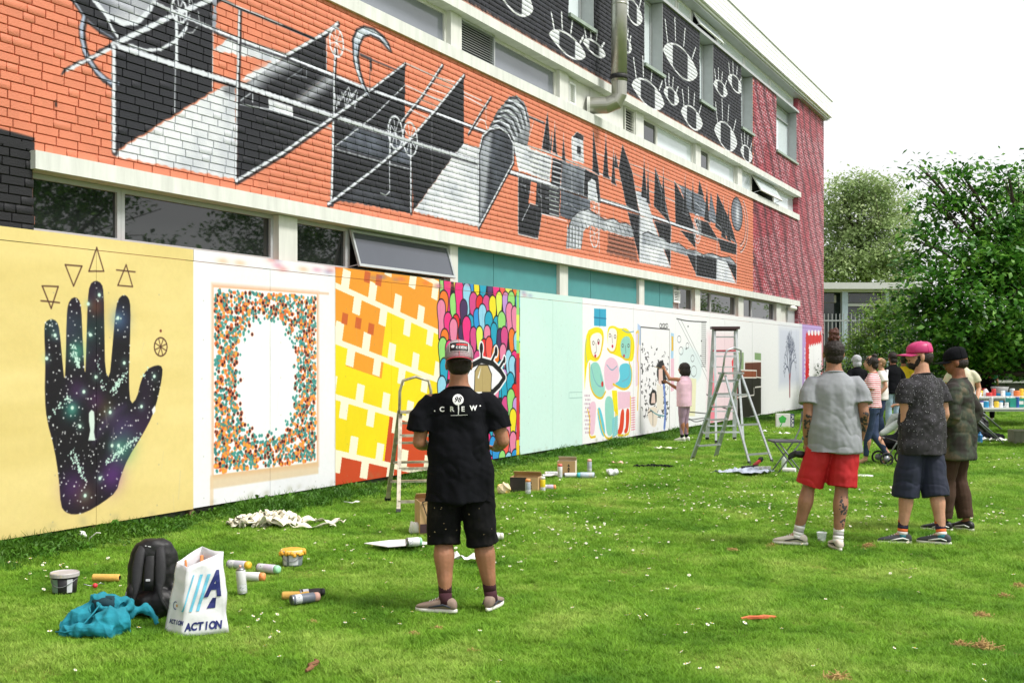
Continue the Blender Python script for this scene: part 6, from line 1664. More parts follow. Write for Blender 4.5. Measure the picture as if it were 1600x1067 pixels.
wt_ = MB(); a = p.wri[-1]; e = p.elb[-1]; d = (e - a).normalized(); wt_.tube([a + d * .03, a + d * .045], .033, 14); wt_.build('wrist_watch', M_SOLEW, p.root, True)
# --- man in the camouflage jacket
p = Person(gpos(1497, 10.5), R(52), 'man in black cap, camouflage jacket and brown trousers behind the pink cap man', 1.71, 1.06, SK3, .009)
p.foot_dir = {-1: V3((-.2, 1, 0)), 1: V3((.25, 1, 0))}
p.legs((-.1, .1, .085), (.05, -.06, .085), calf=1.0); p.arms((-.2, .2, .98), (.22, .06, .9), (-.1, -1, 0), (.1, -1, 0))
p.body(R(20), R(-4)); p.face()
M_CAMO = mat('camouflage_cotton', (52, 62, 48), .85, rgb2=(96, 86, 68), f2=.6, scale=6)
M_CAMO.node_tree.nodes['Color Ramp'].color_ramp.elements.new(.44).color = s2l((40, 34, 30)) + (1,)
p.tee(M_CAMO, .68, 1, 1.06, 31, 1.12, .03, name='jacket', long=True, belly=1.06)
st = p.root.children[-1]
M_TRB = mat('brown_corduroy', (64, 42, 28), .9, var=.2, scale=6, stretch=(30, 30, 1)); p.trousers(M_TRB, .12, 1.5, 33, .014, 1.1, kn=1.25); 
p.shoes(M_BLKP, M_SOLEW, .29, stripe=M_PRNT); p.hair(M_HAIRB, [(0, -.025, .0, .08, .086, .07)], amp=.002)
cp = p.cap(M_BLKC, M_BLKC, R(0), tall=1.08)
Mb = p.HM @ Matrix.Rotation(R(90), 4, 'Z') @ Matrix.Translation((0, -.3, .065)) @ Matrix.Rotation(R(90), 4, 'X'); print_on(cp, *bev(.009, .005), Mb, M_PRNT, 'logo_patch', .003)
print_on(st, [V3((.09, .2, 0)), V3((.13, .2, 0)), V3((.17, -.35, 0)), V3((.12, -.35, 0))], [(0, 3, 2, 1)], Matrix.Translation((0, -.6, 1.15)) @ Matrix.Rotation(R(90), 4, 'X'), M_BLKC, 'bag_strap', .012, L=.04)
# --- woman in the striped shirt
p = Person(gpos(1363, 17.0), R(68), 'smiling woman in red striped shirt, blue jeans and sandals walking left, hair in a bun', 1.68, 1.0, SK2, .011, True)
p.foot_dir = {-1: V3((.1, 1, 0)), 1: V3((.1, .8, -.6)).normalized()}
p.legs((.02, .1, .075), (-.02, -.24, .15), (0, 1, 0), (0, 1, .1)); p.arms((-.08, .26, 1.1), (.06, .24, 1.08), (-.3, -1, -.3), (.3, -1, -.3))
p.body(R(-8), 0); p.face()
M_STR = mat('red_white_stripes', (226, 214, 214), .85, var=.04)
t_ = M_STR.node_tree; wv = t_.nodes.new('ShaderNodeTexWave'); wv.bands_direction = 'Z'; wv.inputs['Scale'].default_value = 10.5; wv.inputs['Distortion'].default_value = .5
tc = t_.nodes.new('ShaderNodeTexCoord'); t_.links.new(tc.outputs['Object'], wv.inputs['Vector']); r_ = t_.nodes.new('ShaderNodeValToRGB'); r_.color_ramp.interpolation = 'CONSTANT'
r_.color_ramp.elements[0].color = s2l((196, 52, 66)) + (1,); r_.color_ramp.elements[1].position = .42; r_.color_ramp.elements[1].color = s2l((232, 224, 226)) + (1,)
t_.links.new(wv.outputs['Fac'], r_.inputs[0]); t_.links.new(r_.outputs[0], t_.nodes['Principled BSDF'].inputs['Base Color'])
p.tee(M_STR, .87, .6, 1.0, 41, 1.0, .014)
M_DEN = mat('dark_denim', (42, 58, 88), .85, var=.25, scale=5); p.trousers(M_DEN, .14, .85, 43, .006, .98)
for sd in (-1, 1):
    a = p.ank[sd]; d = p.foot_dir[sd]; b = a + V3((0, 0, -.072))
    m = MB(); r_v = d.cross(V3((0, 0, 1))).normalized(); so = m.bar(b - d * .06, b + d * .19, .085, .022).build('sandal', M_BLKP, p.root)
    for q in (.02, .1): MB().tube([b + d * q - r_v * .04, b + d * q + V3((0, 0, .05 - q * .2)), b + d * q + r_v * .04], .008, 6).build('strap', M_BLKP, so, True)
p.hair(M_HAIRB, [(0, -.02, .035, .082, .1, .085), (.0, -.06, -.03, .06, .055, .06), (0, -.055, .115, .045, .045, .04), (.075, .0, .0, .012, .03, .04), (-.075, .0, .0, .012, .03, .04)], amp=.008)
# --- woman painting at the wall
p = Person(gpos(1069, 21.9), R(66), 'woman with black bob in pink sleeveless top painting the two women drawing', 1.53, .98, SK5, .012, True)
p.foot_dir = {-1: V3((0, 1, 0)), 1: V3((.1, 1, 0))}
p.w = 1.15; p.legs((-.07, .02, .07), (.12, -.02, .07)); p.arms((-.1, .36, 1.40), (-.02, .32, 1.14), (-.3, -.2, -1), (.3, -.2, -1))
p.body(R(4), 0, curl=(1.1, 1.1)); p.face()
p.tee(mat('pale_pink_jersey', (238, 196, 214), .85, var=.05), .68, .2, 1.12, 51, 1, .016, name='top', sleeveless=True); p.trousers(mat('mauve_trousers', (172, 142, 164), .85), .13, .85, 53, .006, 1.22, kn=1.1)
p.shoes(M_SOLEW, M_SOLEW, .26); p.socks([M_BLKC], .13)
p.hair(M_HAIRB, [(0, -.035, .03, .118, .125, .12), (0, -.085, -.06, .118, .08, .11), (-.085, -.03, -.06, .045, .085, .1), (.085, -.03, -.06, .045, .085, .1)], vox=.009, amp=.012)
w_ = p.root.matrix_basis @ (p.wri[-1] + V3((.0, .09, .01)))
bq = empty('paint_brush', w_, 0, 'thin paint brush held against the ink drawing by the woman in pink', 'brush'); MB().bar((.05, 0, 0), (-.12, 0, .05), .009).build('handle', M_DRY, bq); MB().bar((-.12, 0, .05), (-.16, 0, .062), .012).build('bristles', M_BLKC, bq)
w_ = p.root.matrix_basis @ (p.wri[1] + V3((.0, .1, .01)))
bq = empty('paint_pot', w_, 0, 'small dark paint pot in the lower hand of the woman in pink', 'pot'); MB().lathe([(.03, -.03), (.036, .035), (.033, .035), (.028, -.02)], 12).build('pot', M_BLKP, bq); MB().lathe([(.001, .02), (.031, .02)], 12).build('paint', M_BLKC, bq)
# --- the group further off
def far(px, Y, face, label, Ht, skin, top, bottom, hair, female=False, long=False, hem=.86, shorts=None, hp=None, wide=1.0, arms=None, shoes=None, legs=None, turn=0.0):
    q = Person(gpos(px, Y), face, label, Ht, wide, skin, .014, female)
    q.foot_dir = {-1: V3((-.1, 1, 0)), 1: V3((.15, 1, 0))}
    l = legs or ((-.11, 0, .08), (.12, -.04, .08)); q.legs(*l)
    a = arms or ((-.24, .1, .95 * Ht / 1.78), (.24, .1, .95 * Ht / 1.78)); q.arms(*a)
    q.body(turn, 0); q.face()
    q.tee(top, hem * Ht / 1.78, .6, 1.04, int(px), 1.0, .014, long=long)
    if shorts: q.shorts(bottom, shorts, 1.1, 9, .012)
    else: q.trousers(bottom, .11, 1.25, 9, .01)
    q.shoes(shoes or M_SOLEW, M_SOLEW, .27)
    q.hair(hair, hp or [(0, -.02, .03, .082, .1, .085), (0, -.05, -.03, .066, .05, .05)], vox=.01, amp=.006)
    return q
q = far(1395, 25.0, R(25), 'person with black hair in black jacket with a white sleeve stripe and pale jeans', 1.78, SK3, M_BLKC, mat('pale_denim', (150, 172, 190), .85, var=.15), M_HAIRB, long=True, hem=.84, hp=[(0, -.02, .04, .095, .11, .09), (0, -.05, -.04, .085, .06, .08)], arms=((-.12, .28, 1.12), (.24, .1, .95)))
MB().tube([V3((-.235, -.08, 1.38)), V3((-.27, -.1, 1.22)), V3((-.285, -.09, 1.1))], .022, 8).build('sleeve_stripe', M_PRNT, q.root, True)
MB().box(.02, .12, -.17, -.155, .9, .96).build('hem_label', M_PRNT, q.root)
q = far(1412, 27.0, R(-20), 'person in yellow T-shirt with a blue motif and khaki shorts, back turned', 1.72, SK5, mat('yellow_cotton', (232, 200, 34), .85, var=.12), mat('khaki_cotton', (168, 168, 136), .9), M_HAIRB, shorts=.45, hem=.84, arms=((-.2, .1, .95), (.14, .3, 1.25)))
tt_ = [c for c in q.root.children if c.name.startswith('shirt')][0]
print_on(tt_, *circ(.07, 14), Matrix.Translation((.03, -.6, 1.02)) @ Matrix.Rotation(R(90), 4, 'X'), mat('blue_motif', (60, 110, 190), .8), 'blue_motif', .004, L=.03)
q = far(1377, 22.5, R(80), 'woman with sunglasses pushed up in her hair behind the striped shirt woman', 1.66, SK2, mat('white_cotton', (230, 226, 220), .85), M_DEN, mat('dark_blond_hair', (132, 102, 66), .6, var=.4, scale=60), True, turn=0)
HMq = q.HM
MB().tube([HMq @ V3((-.08, .04, .075)), HMq @ V3((-.04, .078, .085)), HMq @ V3((0, .085, .085)), HMq @ V3((.04, .078, .085)), HMq @ V3((.08, .04, .075))], .014, 8).build('sunglasses', M_PINKB, q.root, True)
q = far(1339, 24.5, R(10), 'person with a pale grey hood up and dark top, seen from behind', 1.72, SK2, M_BLKC, M_DEN, mat('pale_grey_hood', (176, 178, 184), .9, var=.15), hp=[(0, -.015, .03, .1, .115, .1), (0, -.03, -.07, .095, .09, .09)], long=True)
q = far(1503, 18.5, R(150), 'man with short fair hair in a pale beige T-shirt beside the tables', 1.77, SK2, mat('beige_tie_dye', (206, 202, 176), .85, rgb2=(222, 190, 170), f2=.5, scale=3), mat('grey_shorts', (120, 120, 120), .9), mat('short_fair_hair', (142, 112, 86), .7, var=.3, scale=80), shorts=.5, turn=R(10), hp=[(0, -.015, .035, .08, .1, .08)])
q = far(1543, 29.0, R(170), 'person in dark clothes under the tree holding a turquoise cup', 1.66, SK5, M_BLKC, M_BLKC, M_HAIRB, arms=((-.22, .1, .95), (-.1, .32, 1.15)))
cu = q.root.matrix_basis @ (q.wri[1] + V3((0, .08, .03)))
ob = MB().lathe([(.05, -.06), (.06, .08), (.055, .08), (.046, -.05)], 14).build('cup', mat('turquoise_plastic', (90, 200, 206), .5), None, True, loc=cu); tag(ob, 'turquoise cup in the hand of the person under the tree', 'cup')
# seated person, only shins and a hand show past the pink cap man
q = Person(gpos(1432, 22.0), R(82), 'seated person in pale grey trousers, legs stretched out beyond the stroller', 1.72, 1.0, SK2, .014)
q.hipz = .5; q.shz = 1.03; q.foot_dir = {-1: V3((0, .8, .5)), 1: V3((0, .8, .5))}
q.legs((-.12, .72, .12), (.1, .6, .12), (0, .2, 1), (0, .2, 1)); q.sh_off = V3((0, 0, 0))
def seated(q):
    s = 1; m = MB(); m.rings([ell(.42, 0, -.02, .17, .14), ell(.55, 0, 0, .16, .12), ell(.75, 0, 0, .15, .11), ell(.95, 0, .01, .19, .12), ell(1.03, 0, 0, .14, .09), ell(1.08, 0, 0, .06, .06)])
    for sd in (-1, 1):
        sh = V3((sd * .19, 0, 1.0)); e = V3((sd * .24, .12, .76)); w_ = V3((sd * .12, .34, .72)); limb(m, [sh, e], [.06, .045]); limb(m, [e, w_], [.045, .03]); hand(m, w_, w_ - e, sd, .5)
        limb(m, [q.hips[sd], q.knee[sd]], [.085, .055]); limb(m, [q.knee[sd], q.ank[sd]], [.052, .034])
    m.ball((0, .02, 1.24), (.076, .095, .11), 16, 12); m.tube([(0, 0, 1.0), (0, 0, 1.18)], .055, 12); m.tube([(0, .1, 1.25), (0, .125, 1.21)], [.01, .015], 8)
    q.skin = SK2; remesh(m, 'body', SK2, q.root, .013, 3)
    m = MB(); m.rings([ell(.44, 0, -.02, .2, .17), ell(.7, 0, 0, .18, .14), ell(.95, 0, 0, .21, .14), ell(1.04, 0, 0, .15, .1), ell(1.07, 0, 0, .07, .07)])
    for sd in (-1, 1): m.tube([(sd * .14, 0, .99), (sd * .23, .06, .86), (sd * .24, .11, .78)], [.07, .07, .065], 12)
    remesh(m, 'shirt', M_PALEG, q.root, .013, 2, folds(.012, 3))
    m = MB()
    for sd in (-1, 1): limb(m, [q.hips[sd], q.knee[sd], q.knee[sd].lerp(q.ank[sd], .85)], [.1, .075, .06])
    m.ball((0, 0, .48), (.19, .15, .1)); remesh(m, 'trousers', M_PALEG, q.root, .013, 2, folds(.012, 7))
    q.HM = Matrix.Translation((0, .02, 1.22)); q.hair(M_HAIRBR, [(0, -.02, .04, .082, .1, .085)], vox=.01)
    q.shoes(M_BLKP, M_SOLEW, .27)
M_PALEG = mat('pale_grey_cotton', (178, 184, 182), .9, var=.12)
seated(q)
SEAT = q.root
# ------------------------------------------------------------------ things lying and standing on the lawn
def gp(px, py, dz=0.0):
    g = on_ground(px, py); return Vector((g.x, g.y, gh(g.x, g.y) + .004 + dz))
M_ALU = mat('brushed_aluminium', (176, 180, 182), .38, metal=.7, var=.15, scale=12, stretch=(1, 1, 6)); M_ALUW = mat('paint_spattered_aluminium', (160, 152, 136), .5, metal=.5, rgb2=(190, 182, 164), f2=.5, scale=14)
M_CARD = mat('brown_cardboard', (190, 156, 112), .85, var=.1); M_DKCARD = mat('dark_printed_card', (40, 34, 32), .6, var=.2); M_CANW = mat('white_can_label', (222, 222, 224), .4, var=.06, scale=20); M_STEELD = mat('can_steel', (150, 152, 156), .3, metal=.8)
def canmat(n, c): return mat('can_' + n, c, .45, var=.1, scale=30)
M_CANP = mat('small_print', (206, 208, 212), .45, rgb2=(120, 124, 132), f2=.58, scale=90)
CAPW, CAPO, CAPY, CAPG, CAPP = canmat('offwhite', (222, 218, 208)), canmat('orange', (236, 150, 90)), canmat('yellow', (240, 190, 60)), canmat('green', (160, 220, 180)), canmat('pink', (226, 176, 160))
def spray_can(loc, lying, rz, body, capm, label, h=.195, r=.0325, tilt=0.0, cap_on=True):
    t = empty('spray_can', loc, rz, label, 'spray can', 'used spray cans lying about the lawn')
    Mx = Matrix.Translation((0, 0, r)) @ Matrix.Rotation(R(90), 4, 'Y') if lying else Matrix.Rotation(tilt, 4, 'Y')
    if lying: Mx = Matrix.Translation((-h / 2, 0, r)) @ Matrix.Rotation(R(90), 4, 'Y')
    MB().lathe([(r * .86, 0), (r, .004), (r, h * .78), (r * .97, h * .8)], 18, M=Mx).build('can_body', body, t, True)
    MB().lathe([(r * .99, h * .0), (r * 1.02, .003), (r * 1.02, .007), (r, .009)], 18, M=Mx).build('rim', M_STEELD, t, True)
    if cap_on: MB().lathe([(r * .93, h * .805), (r * .93, h * .93), (r * .8, h * .985), (r * .3, h)], 18, M=Mx).build('cap', capm, t, True)
    else:
        MB().lathe([(r * .97, h * .8), (r * .9, h * .84), (r * .55, h * .89), (r * .45, h * .9)], 18, M=Mx).build('shoulder', M_STEELD, t, True); MB().lathe([(.008, h * .9), (.008, h * .98)], 10, M=Mx).build('nozzle', capm, t, True)
    MB().lathe([(r * 1.004, h * .12), (r * 1.004, h * .34)], 18, M=Mx, cap=False).build('label_band', M_CANP, t, True)
    return t
CW = lambda a: TH + R(a)      # heading relative to the camera's right
spray_can(gp(374, 890), True, CW(-20), canmat('lilac', (190, 190, 204)), CAPY, 'lying can with yellow-orange cap just behind the standing grey can')
spray_can(gp(379, 929), False, CW(0), M_CANW, CAPP, 'standing grey and white can beside the shopping bag', h=.2, tilt=R(-5), cap_on=False)
spray_can(gp(394, 909), True, CW(-8), M_CANW, CAPO, 'lying can with pale orange cap behind the standing can')
spray_can(gp(420, 896), True, CW(-25), canmat('lavender', (206, 196, 214)), CAPG, 'lavender lying can with mint cap left of the yellow lidded bucket')
spray_can(gp(477, 944), True, CW(35), canmat('mottled', (110, 116, 128)), CAPP, 'paint-mottled can leaning over the yellow roller sleeve', h=.2)
spray_can(gp(488, 936), True, CW(20), M_DKCARD, M_BLKP, 'black open ended can behind the mottled can', h=.17)
spray_can(gp(770, 843), True, CW(5), M_CANW, CAPW, 'white lying can just right of the legs of the man in black')
spray_can(gp(825, 774), False, CW(0), canmat('silver', (170, 178, 190)), CAPO, 'silver can with orange cap standing before the dark box')
spray_can(gp(848, 770), False, CW(0), canmat('yellowbody', (232, 206, 50)), CAPW, 'yellow can standing at the right side of the dark box')
spray_can(gp(858, 766), True, CW(0), canmat('violet', (190, 176, 200)), CAPO, 'lying lilac can to the right of the yellow can', h=.17)
spray_can(gp(875, 748), False, CW(0), M_CANW, canmat('coral', (222, 110, 100)), 'white can with coral cap standing in front of the small carton')
spray_can(gp(921, 740), False, CW(0), canmat('bluegrey', (176, 180, 196)), CAPP, 'can with pink cap standing alone right of the carton')
spray_can(gp(915, 748), True, CW(180), canmat('teal_tip', (176, 190, 206)), canmat('tealc', (60, 170, 180)), 'lying pale can with teal end in front of the carton', h=.24, r=.04)
spray_can(gp(892, 747), True, CW(15), M_CANW, CAPW, 'white lying can among papers before the carton')
spray_can(gp(862, 745), True, CW(170), canmat('grey', (190, 194, 196)), CAPW, 'grey lying can at the left end of the papers')
# paint roller sleeves
def sleeve(loc, rz, label, m_, L=.2, r=.027):
    t = empty('roller_sleeve', loc, rz, label, 'paint roller', 'fluffy paint roller sleeves')
    Mx = Matrix.Translation((-L / 2, 0, r)) @ Matrix.Rotation(R(90), 4, 'Y')
    mb = MB().lathe([(r * .7, 0), (r * .95, .004), (r, .012), (r, L - .012), (r * .95, L - .004), (r * .7, L)], 18, M=Mx, cap=False); o = mb.build('nap', m_, t, True)
    MB().lathe([(r * .69, .001), (r * .69, L - .001)], 14, M=Mx, cap=False).build('core', M_DKCARD, t, True)
M_NAPY = mat('yellow_painted_nap', (226, 178, 92), .9, var=.12, scale=20, bump=.5, bscale=200)
sleeve(gp(166, 908), CW(-3), 'yellow roller sleeve lying left of the backpack', M_NAPY); sleeve(gp(462, 938), CW(4), 'yellow roller sleeve lying by the mottled can', M_NAPY, .18)
t = empty('wire_roller', gp(145, 918), CW(30), 'small wire roller frame with red end beside the yellow sleeve', 'paint roller')
MB().tube([(-.06, 0, .03), (-.02, .02, .012), (.02, 0, .012), (.05, -.01, .03), (.08, .01, .012)], .003, 6).build('wire', M_STEELD, t, True); MB().ball((.01, -.03, .018), .018, 10, 8).build('end_knob', mat('red_knob', (206, 50, 60), .5), t, True)
# buckets
def bucket(loc, r, h, body, lid, label, rz=0, messy=None, lab=None):
    t = empty('paint_bucket', loc, rz, label, 'bucket')
    MB().lathe([(r * .86, 0), (r * .88, .004), (r, h)], 26).build('pail', body, t, True)
    lo = MB().lathe([(r * 1.0, h - .012), (r * 1.1, h - .01), (r * 1.1, h + .012), (r * 1.05, h + .018), (r * .98, h + .012), (r * .6, h + .012), (r * .01, h + .013)], 26, cap=False).build('lid', lid, t, False)
    if messy:
        m = MB(); rf = random.Random(int(r * 1000)); 
        for k in range(26):
            a = k * .2417; m.ball((r * 1.09 * math.cos(a), r * 1.09 * math.sin(a), h + rf.uniform(-.022, .006)), (.016, .016, rf.uniform(.008, .024)), 7, 5)
        m.lathe([(r * 1.1, h + .012), (r * .9, h + .022), (r * .3, h + .02), (.001, h + .019)], 22, cap=False); tag(m.build('dried_paint', messy, lo, True), kind='stuff')
    for a0, a1, m_ in (lab or ()):
        rows = [[((r * (.885 + .105 * f_) + .0012) * math.cos(R(a0 + (a1 - a0) * k / 8)), (r * (.885 + .105 * f_) + .0012) * math.sin(R(a0 + (a1 - a0) * k / 8)), h * f_) for k in range(9)] for f_ in (.1, .82)]
        MB().add(rows[0] + rows[1], [(k, k + 1, k + 10, k + 9) for k in range(8)]).build('label', m_, t, True)
    MB().tube([(r * 1.02 * math.cos(R(a)), r * 1.02 * math.sin(R(a)), h * .8 - .04 * math.sin(R(a + 180)) ** 2 * 1.2) for a in range(180, 361, 15)], .0025, 6).build('handle', M_STEELD, t, True)
    return t
M_LBLG = mat('green_grey_label', (116, 140, 122), .6); M_LBLW = mat('pale_label', (206, 208, 214), .6, var=.1, scale=40)
bucket(gp(101, 926), .088, .125, M_BLKP, mat('greige_lid', (178, 172, 172), .5, rgb2=(214, 196, 150), f2=.6, scale=12), 'black paint bucket with a smeared grey lid at far left', CW(0), None, ((-150, -100, M_LBLG), (-58, -32, M_LBLW)))
bucket(gp(457, 884), .084, .105, mat('grey_pail', (112, 122, 124), .5), mat('cream_lid', (226, 206, 160), .6), 'grey paint bucket topped with thick dried yellow paint', CW(0), mat('ochre_paint', (226, 168, 52), .6, var=.15, scale=20, bump=.5), ((-140, -112, M_LBLW), (-98, -45, M_LBLW)))
# backpack
t = empty('backpack', gp(240, 962), CW(4), 'black backpack standing upright between hoodie and shopping bag', 'backpack')
M_NYL = mat('black_nylon', (20, 20, 22), .55, var=.25, scale=6, bump=.2, bscale=30); M_NYL2 = mat('black_padding', (34, 34, 37), .7, var=.2, scale=8, bump=.2)
m = MB()
m.rings([[Vector((x, y * .9 - z * .12 + .05, z)) for x, y, _ in ell(0, 0, 0, rx, ry, 24)] for z, rx, ry in ((.0, .12, .08), (.03, .155, .105), (.15, .165, .12), (.3, .162, .11), (.4, .145, .095), (.46, .11, .075), (.485, .06, .05))])
m.ball((.03, -.075, .1), (.13, .075, .1)); m.ball((-.13, -.02, .12), (.04, .07, .1)); m.ball((.13, -.02, .12), (.04, .07, .1))
remesh(m, 'sack', M_NYL, t, .008, 3, folds(.012, 4, 8, 12))
def flat_strap(pts, w_, th, nm, mt, par):
    return MB().rings([[Vector((x + w_ * k_ / 2 * cx_, y + th / 2 * cy_, z)) for cx_, cy_ in ((-1, 0), (-.7, -1), (.7, -1), (1, 0), (.7, 1), (-.7, 1))] for (x, y, z), k_ in pts]).build(nm, mt, par, True)
for sx in (-1, 1): flat_strap([((sx * .052, -.05, .455), .8), ((sx * .062, -.085, .41), 1), ((sx * .07, -.112, .33), 1.1), ((sx * .072, -.13, .25), 1), ((sx * .07, -.145, .2), .55), ((sx * .085, -.155, .13), .3), ((sx * .12, -.12, .05), .3)], .062, .022, 'shoulder_strap', M_NYL2, t)
flat_strap([((0, -.055, .43), .8), ((0, -.09, .36), 1), ((0, -.118, .26), 1), ((0, -.135, .19), .9)], .07, .016, 'back_pad', M_NYL, t)
MB().tube([(-.055, -.045, .462), (-.03, -.065, .452), (0, -.07, .449), (.03, -.065, .452), (.055, -.045, .462)], .006, 8).build('grab_handle', mat('silver_trim', (206, 208, 210), .4), t, True)
MB().tube([(-.135, -.1, .07), (-.15, -.09, .13), (-.14, -.1, .18)], .004, 6).build('zip', M_STEELD, t, True); MB().box(-.012, .012, -.142, -.134, .25, .262).build('buckle', M_LBLW, t)
# shopping bag
t = empty('shopping_bag', gp(309, 988), CW(-4), 'big white crumpled shopping bag printed with blue letters and stripes', 'bag')
M_BAG = mat('white_woven_plastic', (226, 226, 230), .42, var=.06, scale=6, bump=.35, bscale=14)
# corner columns, bottom to top: the bag leans and the mouth is open
bot = [(-.195, -.03, 0), (-.05, -.115, 0), (.185, .01, .0), (.02, .115, 0)]; top = [(-.125, .0, .41), (-.035, -.085, .395), (.145, .02, .47), (-.01, .1, .49)]
rows = []; n = 10
for j in range(13):
    f_ = j / 12; row = []
    for c in range(4):
        a, b = Vector(bot[c]).lerp(Vector(top[c]), f_), Vector(bot[(c + 1) % 4]).lerp(Vector(top[(c + 1) % 4]), f_)
        for k in range(n):
            q = a.lerp(b, k / n); nr = Vector((b.y - a.y, -(b.x - a.x), 0)).normalized(); cc = mnoise.noise(Vector((q.x * 14, q.y * 14, q.z * 12))) * .014 + mnoise.noise(Vector((q.x * 5, q.y * 5, q.z * 6 + 3))) * .016
            row.append(q + nr * cc * (1 if 0 < j else .3) + Vector((0, 0, cc * .3 if j == 12 else 0)))
    rows.append(row)
m = MB(); m.rings(rows, caps=False)
bag = m.build('sack', M_BAG, t, True); sl_ = bag.modifiers.new('t', 'SOLIDIFY'); sl_.thickness = .003
MB().add(rows[0], [tuple(range(40))]).build('bag_base', M_BAG, t)
def face_M(c, side_h=0.0):
    a0, b0 = Vector(bot[c]), Vector(bot[(c + 1) % 4]); a1 = Vector(top[c]).lerp(Vector(top[(c + 1) % 4]), .5); mid = (a0 + b0) / 2
    X = (b0 - a0).normalized(); Yv = (a1 - mid).normalized(); Z = X.cross(Yv).normalized(); Yv = Z.cross(X)
    M = Matrix((X, Yv, Z)).transposed().to_4x4(); M.translation = mid + Z * .15; return M
M_NAVY = mat('navy_print', (38, 44, 110), .45); M_CYAN = mat('cyan_print', (110, 190, 220), .45)
def bprint(v, f, M, mt, nm):
    v, f = subdiv(v, f, .02); out = []; d = (M.to_3x3() @ Vector((0, 0, -1))).normalized()
    for q in v:
        hit, loc, nor, _ = bag.ray_cast(M @ Vector((q.x, q.y, .1)), d)
        if not hit: return None
        out.append(loc - d * .004)
    return MB().add(out, f).build(nm, mt, bag)
M1 = face_M(1)
def letters(txt, size, x0, y0, adv, M, slant=.15, rise=0.0, bold=.003):
    for k, ch in enumerate(txt):
        v, f = text_mesh(ch, size, bold=bold); v = [Vector((q.x * .8 + q.y * slant, q.y, 0)) for q in v]
        bprint(v, f, M @ Matrix.Translation((x0 + adv * k, y0 + rise * k, 0)), M_NAVY, 'printed_letter')
letters('ACTION', .062, -.1, .05, .0345, M1, .12)
v, f = text_mesh('A', .2, bold=.009); bprint([Vector((q.x * .62 + q.y * .2, q.y, 0)) for q in v], f, M1 @ Matrix.Translation((.052, .285, 0)), M_NAVY, 'printed_letter')
for k in range(3):
    x = -.105 + k * .04; w_ = (.008, .016, .018)[k]
    bprint([Vector(q) for q in ((x - .03, .14, 0), (x - .03 + w_, .14, 0), (x + .035 + w_, .35, 0), (x + .035, .35, 0))], [(0, 1, 2, 3)], M1, M_CYAN, 'printed_stripe')
bprint([Vector(q) for q in ((.005, .15, 0), (.055, .15, 0), (.06, .21, 0), (.04, .21, 0))], [(0, 1, 2, 3)], M1, M_NAVY, 'printed_stripe')
M0 = face_M(0)
letters('ACTION', .036, -.035, .075, .0215, M0, .1, 0, .0015)
c_ = [Vector((.024 * math.cos(R(a)), .17 + .024 * math.sin(R(a)), 0)) for a in range(60, 301, 30)] + [Vector((.019 * math.cos(R(a)), .17 + .019 * math.sin(R(a)), 0)) for a in range(300, 59, -30)]
bprint(c_, [(k, k + 1, 16 - k, 17 - k) for k in range(8)], M0, M_NAVY, 'printed_emblem'); bprint([Vector((.014 + .009 * math.cos(R(a)), .17 + .009 * math.sin(R(a)), 0)) for a in range(0, 360, 45)], [tuple(range(8))], M0, canmat('gold', (214, 160, 80)), 'printed_emblem')
m = MB(); m.tube([(.0, .07, .44), (.005, .05, .38), (.0, .03, .33)], [.012, .01, .008], 7); m.tube([(-.085, .03, .42), (-.08, .03, .37), (-.082, .03, .35)], [.008, .007, .004], 7); m.ball((.07, .04, .40), (.05, .02, .012)); remesh(m, 'paint_dribbles', CAPO, bag, .004, 1)
# teal hoodie
t = empty('hoodie', gp(160, 985), CW(0), 'teal hooded sweatshirt dropped in a heap beside the black backpack', 'sweatshirt')
M_TEALC = mat('teal_fleece', (22, 128, 146), .85, var=.22, scale=8, bump=.3, bscale=60)
m = MB()
for pts, rs in (([(-.24, -.02, .03), (-.15, .0, .07), (-.06, .03, .09)], [.04, .07, .08]), ([(-.12, .05, .1), (-.05, .06, .17), (.03, .07, .17), (.1, .05, .13)], [.04, .05, .04, .05]), ([(-.02, -.06, .05), (.08, -.07, .07), (.17, -.03, .08)], [.07, .09, .08]), ([(-.1, .08, .19), (.0, .0, .14), (.1, -.05, .1)], [.022, .024, .03]),
                ([(.14, .03, .1), (.22, .07, .12), (.27, .06, .09), (.32, .02, .03)], [.035, .034, .028, .02]), ([(.02, .1, .08), (.1, .12, .16), (.15, .06, .16), (.15, -.02, .13), (.08, -.1, .1)], [.03, .03, .028, .028, .02]), ([(-.2, -.09, .02), (-.1, -.12, .04), (.02, -.14, .04), (.12, -.14, .03)], [.03, .05, .05, .04]), ([(-.2, .06, .03), (-.05, .12, .06), (.1, .12, .05)], [.03, .05, .05])):
    P = []; Q = []
    for i in range(len(pts) - 1):
        for k in range(5): P.append(Vector(pts[i]).lerp(Vector(pts[i + 1]), k / 5)); Q.append(rs[i] + (rs[i + 1] - rs[i]) * k / 5)
    P.append(Vector(pts[-1])); Q.append(rs[-1]); m.tube(P, Q, 12)
def crease(amp, sc, seed): return lambda co: (-amp * np.abs(vnoise(co[:, 0] + co[:, 2] + 9, co[:, 1] - co[:, 2] * .6 + 9, sc, seed) * 2 - 1) ** .6 + amp * (vnoise(co[:, 0] + 9, co[:, 1] + 9, sc * 2.6, seed + 1) - .3)).astype(np.float32)
remesh(m, 'cloth_body', M_TEALC, t, .006, 3, crease(.02, 12, 8))
MB().tube([(-.05, .02, .155), (.0, .03, .165), (.05, .03, .15), (.04, .06, .17), (-.03, .06, .172), (-.05, .02, .155)], .03, 8).build('hood_lining', mat('dark_teal_lining', (14, 52, 62), .9), t, True)
m = MB(); m.tube([(-.24, -.09, .02), (-.16, -.15, .03), (-.08, -.14, .05), (-.02, -.08, .13), (.0, -.03, .17)], .005, 6); m.build('drawstring', M_TEALC, t, True)
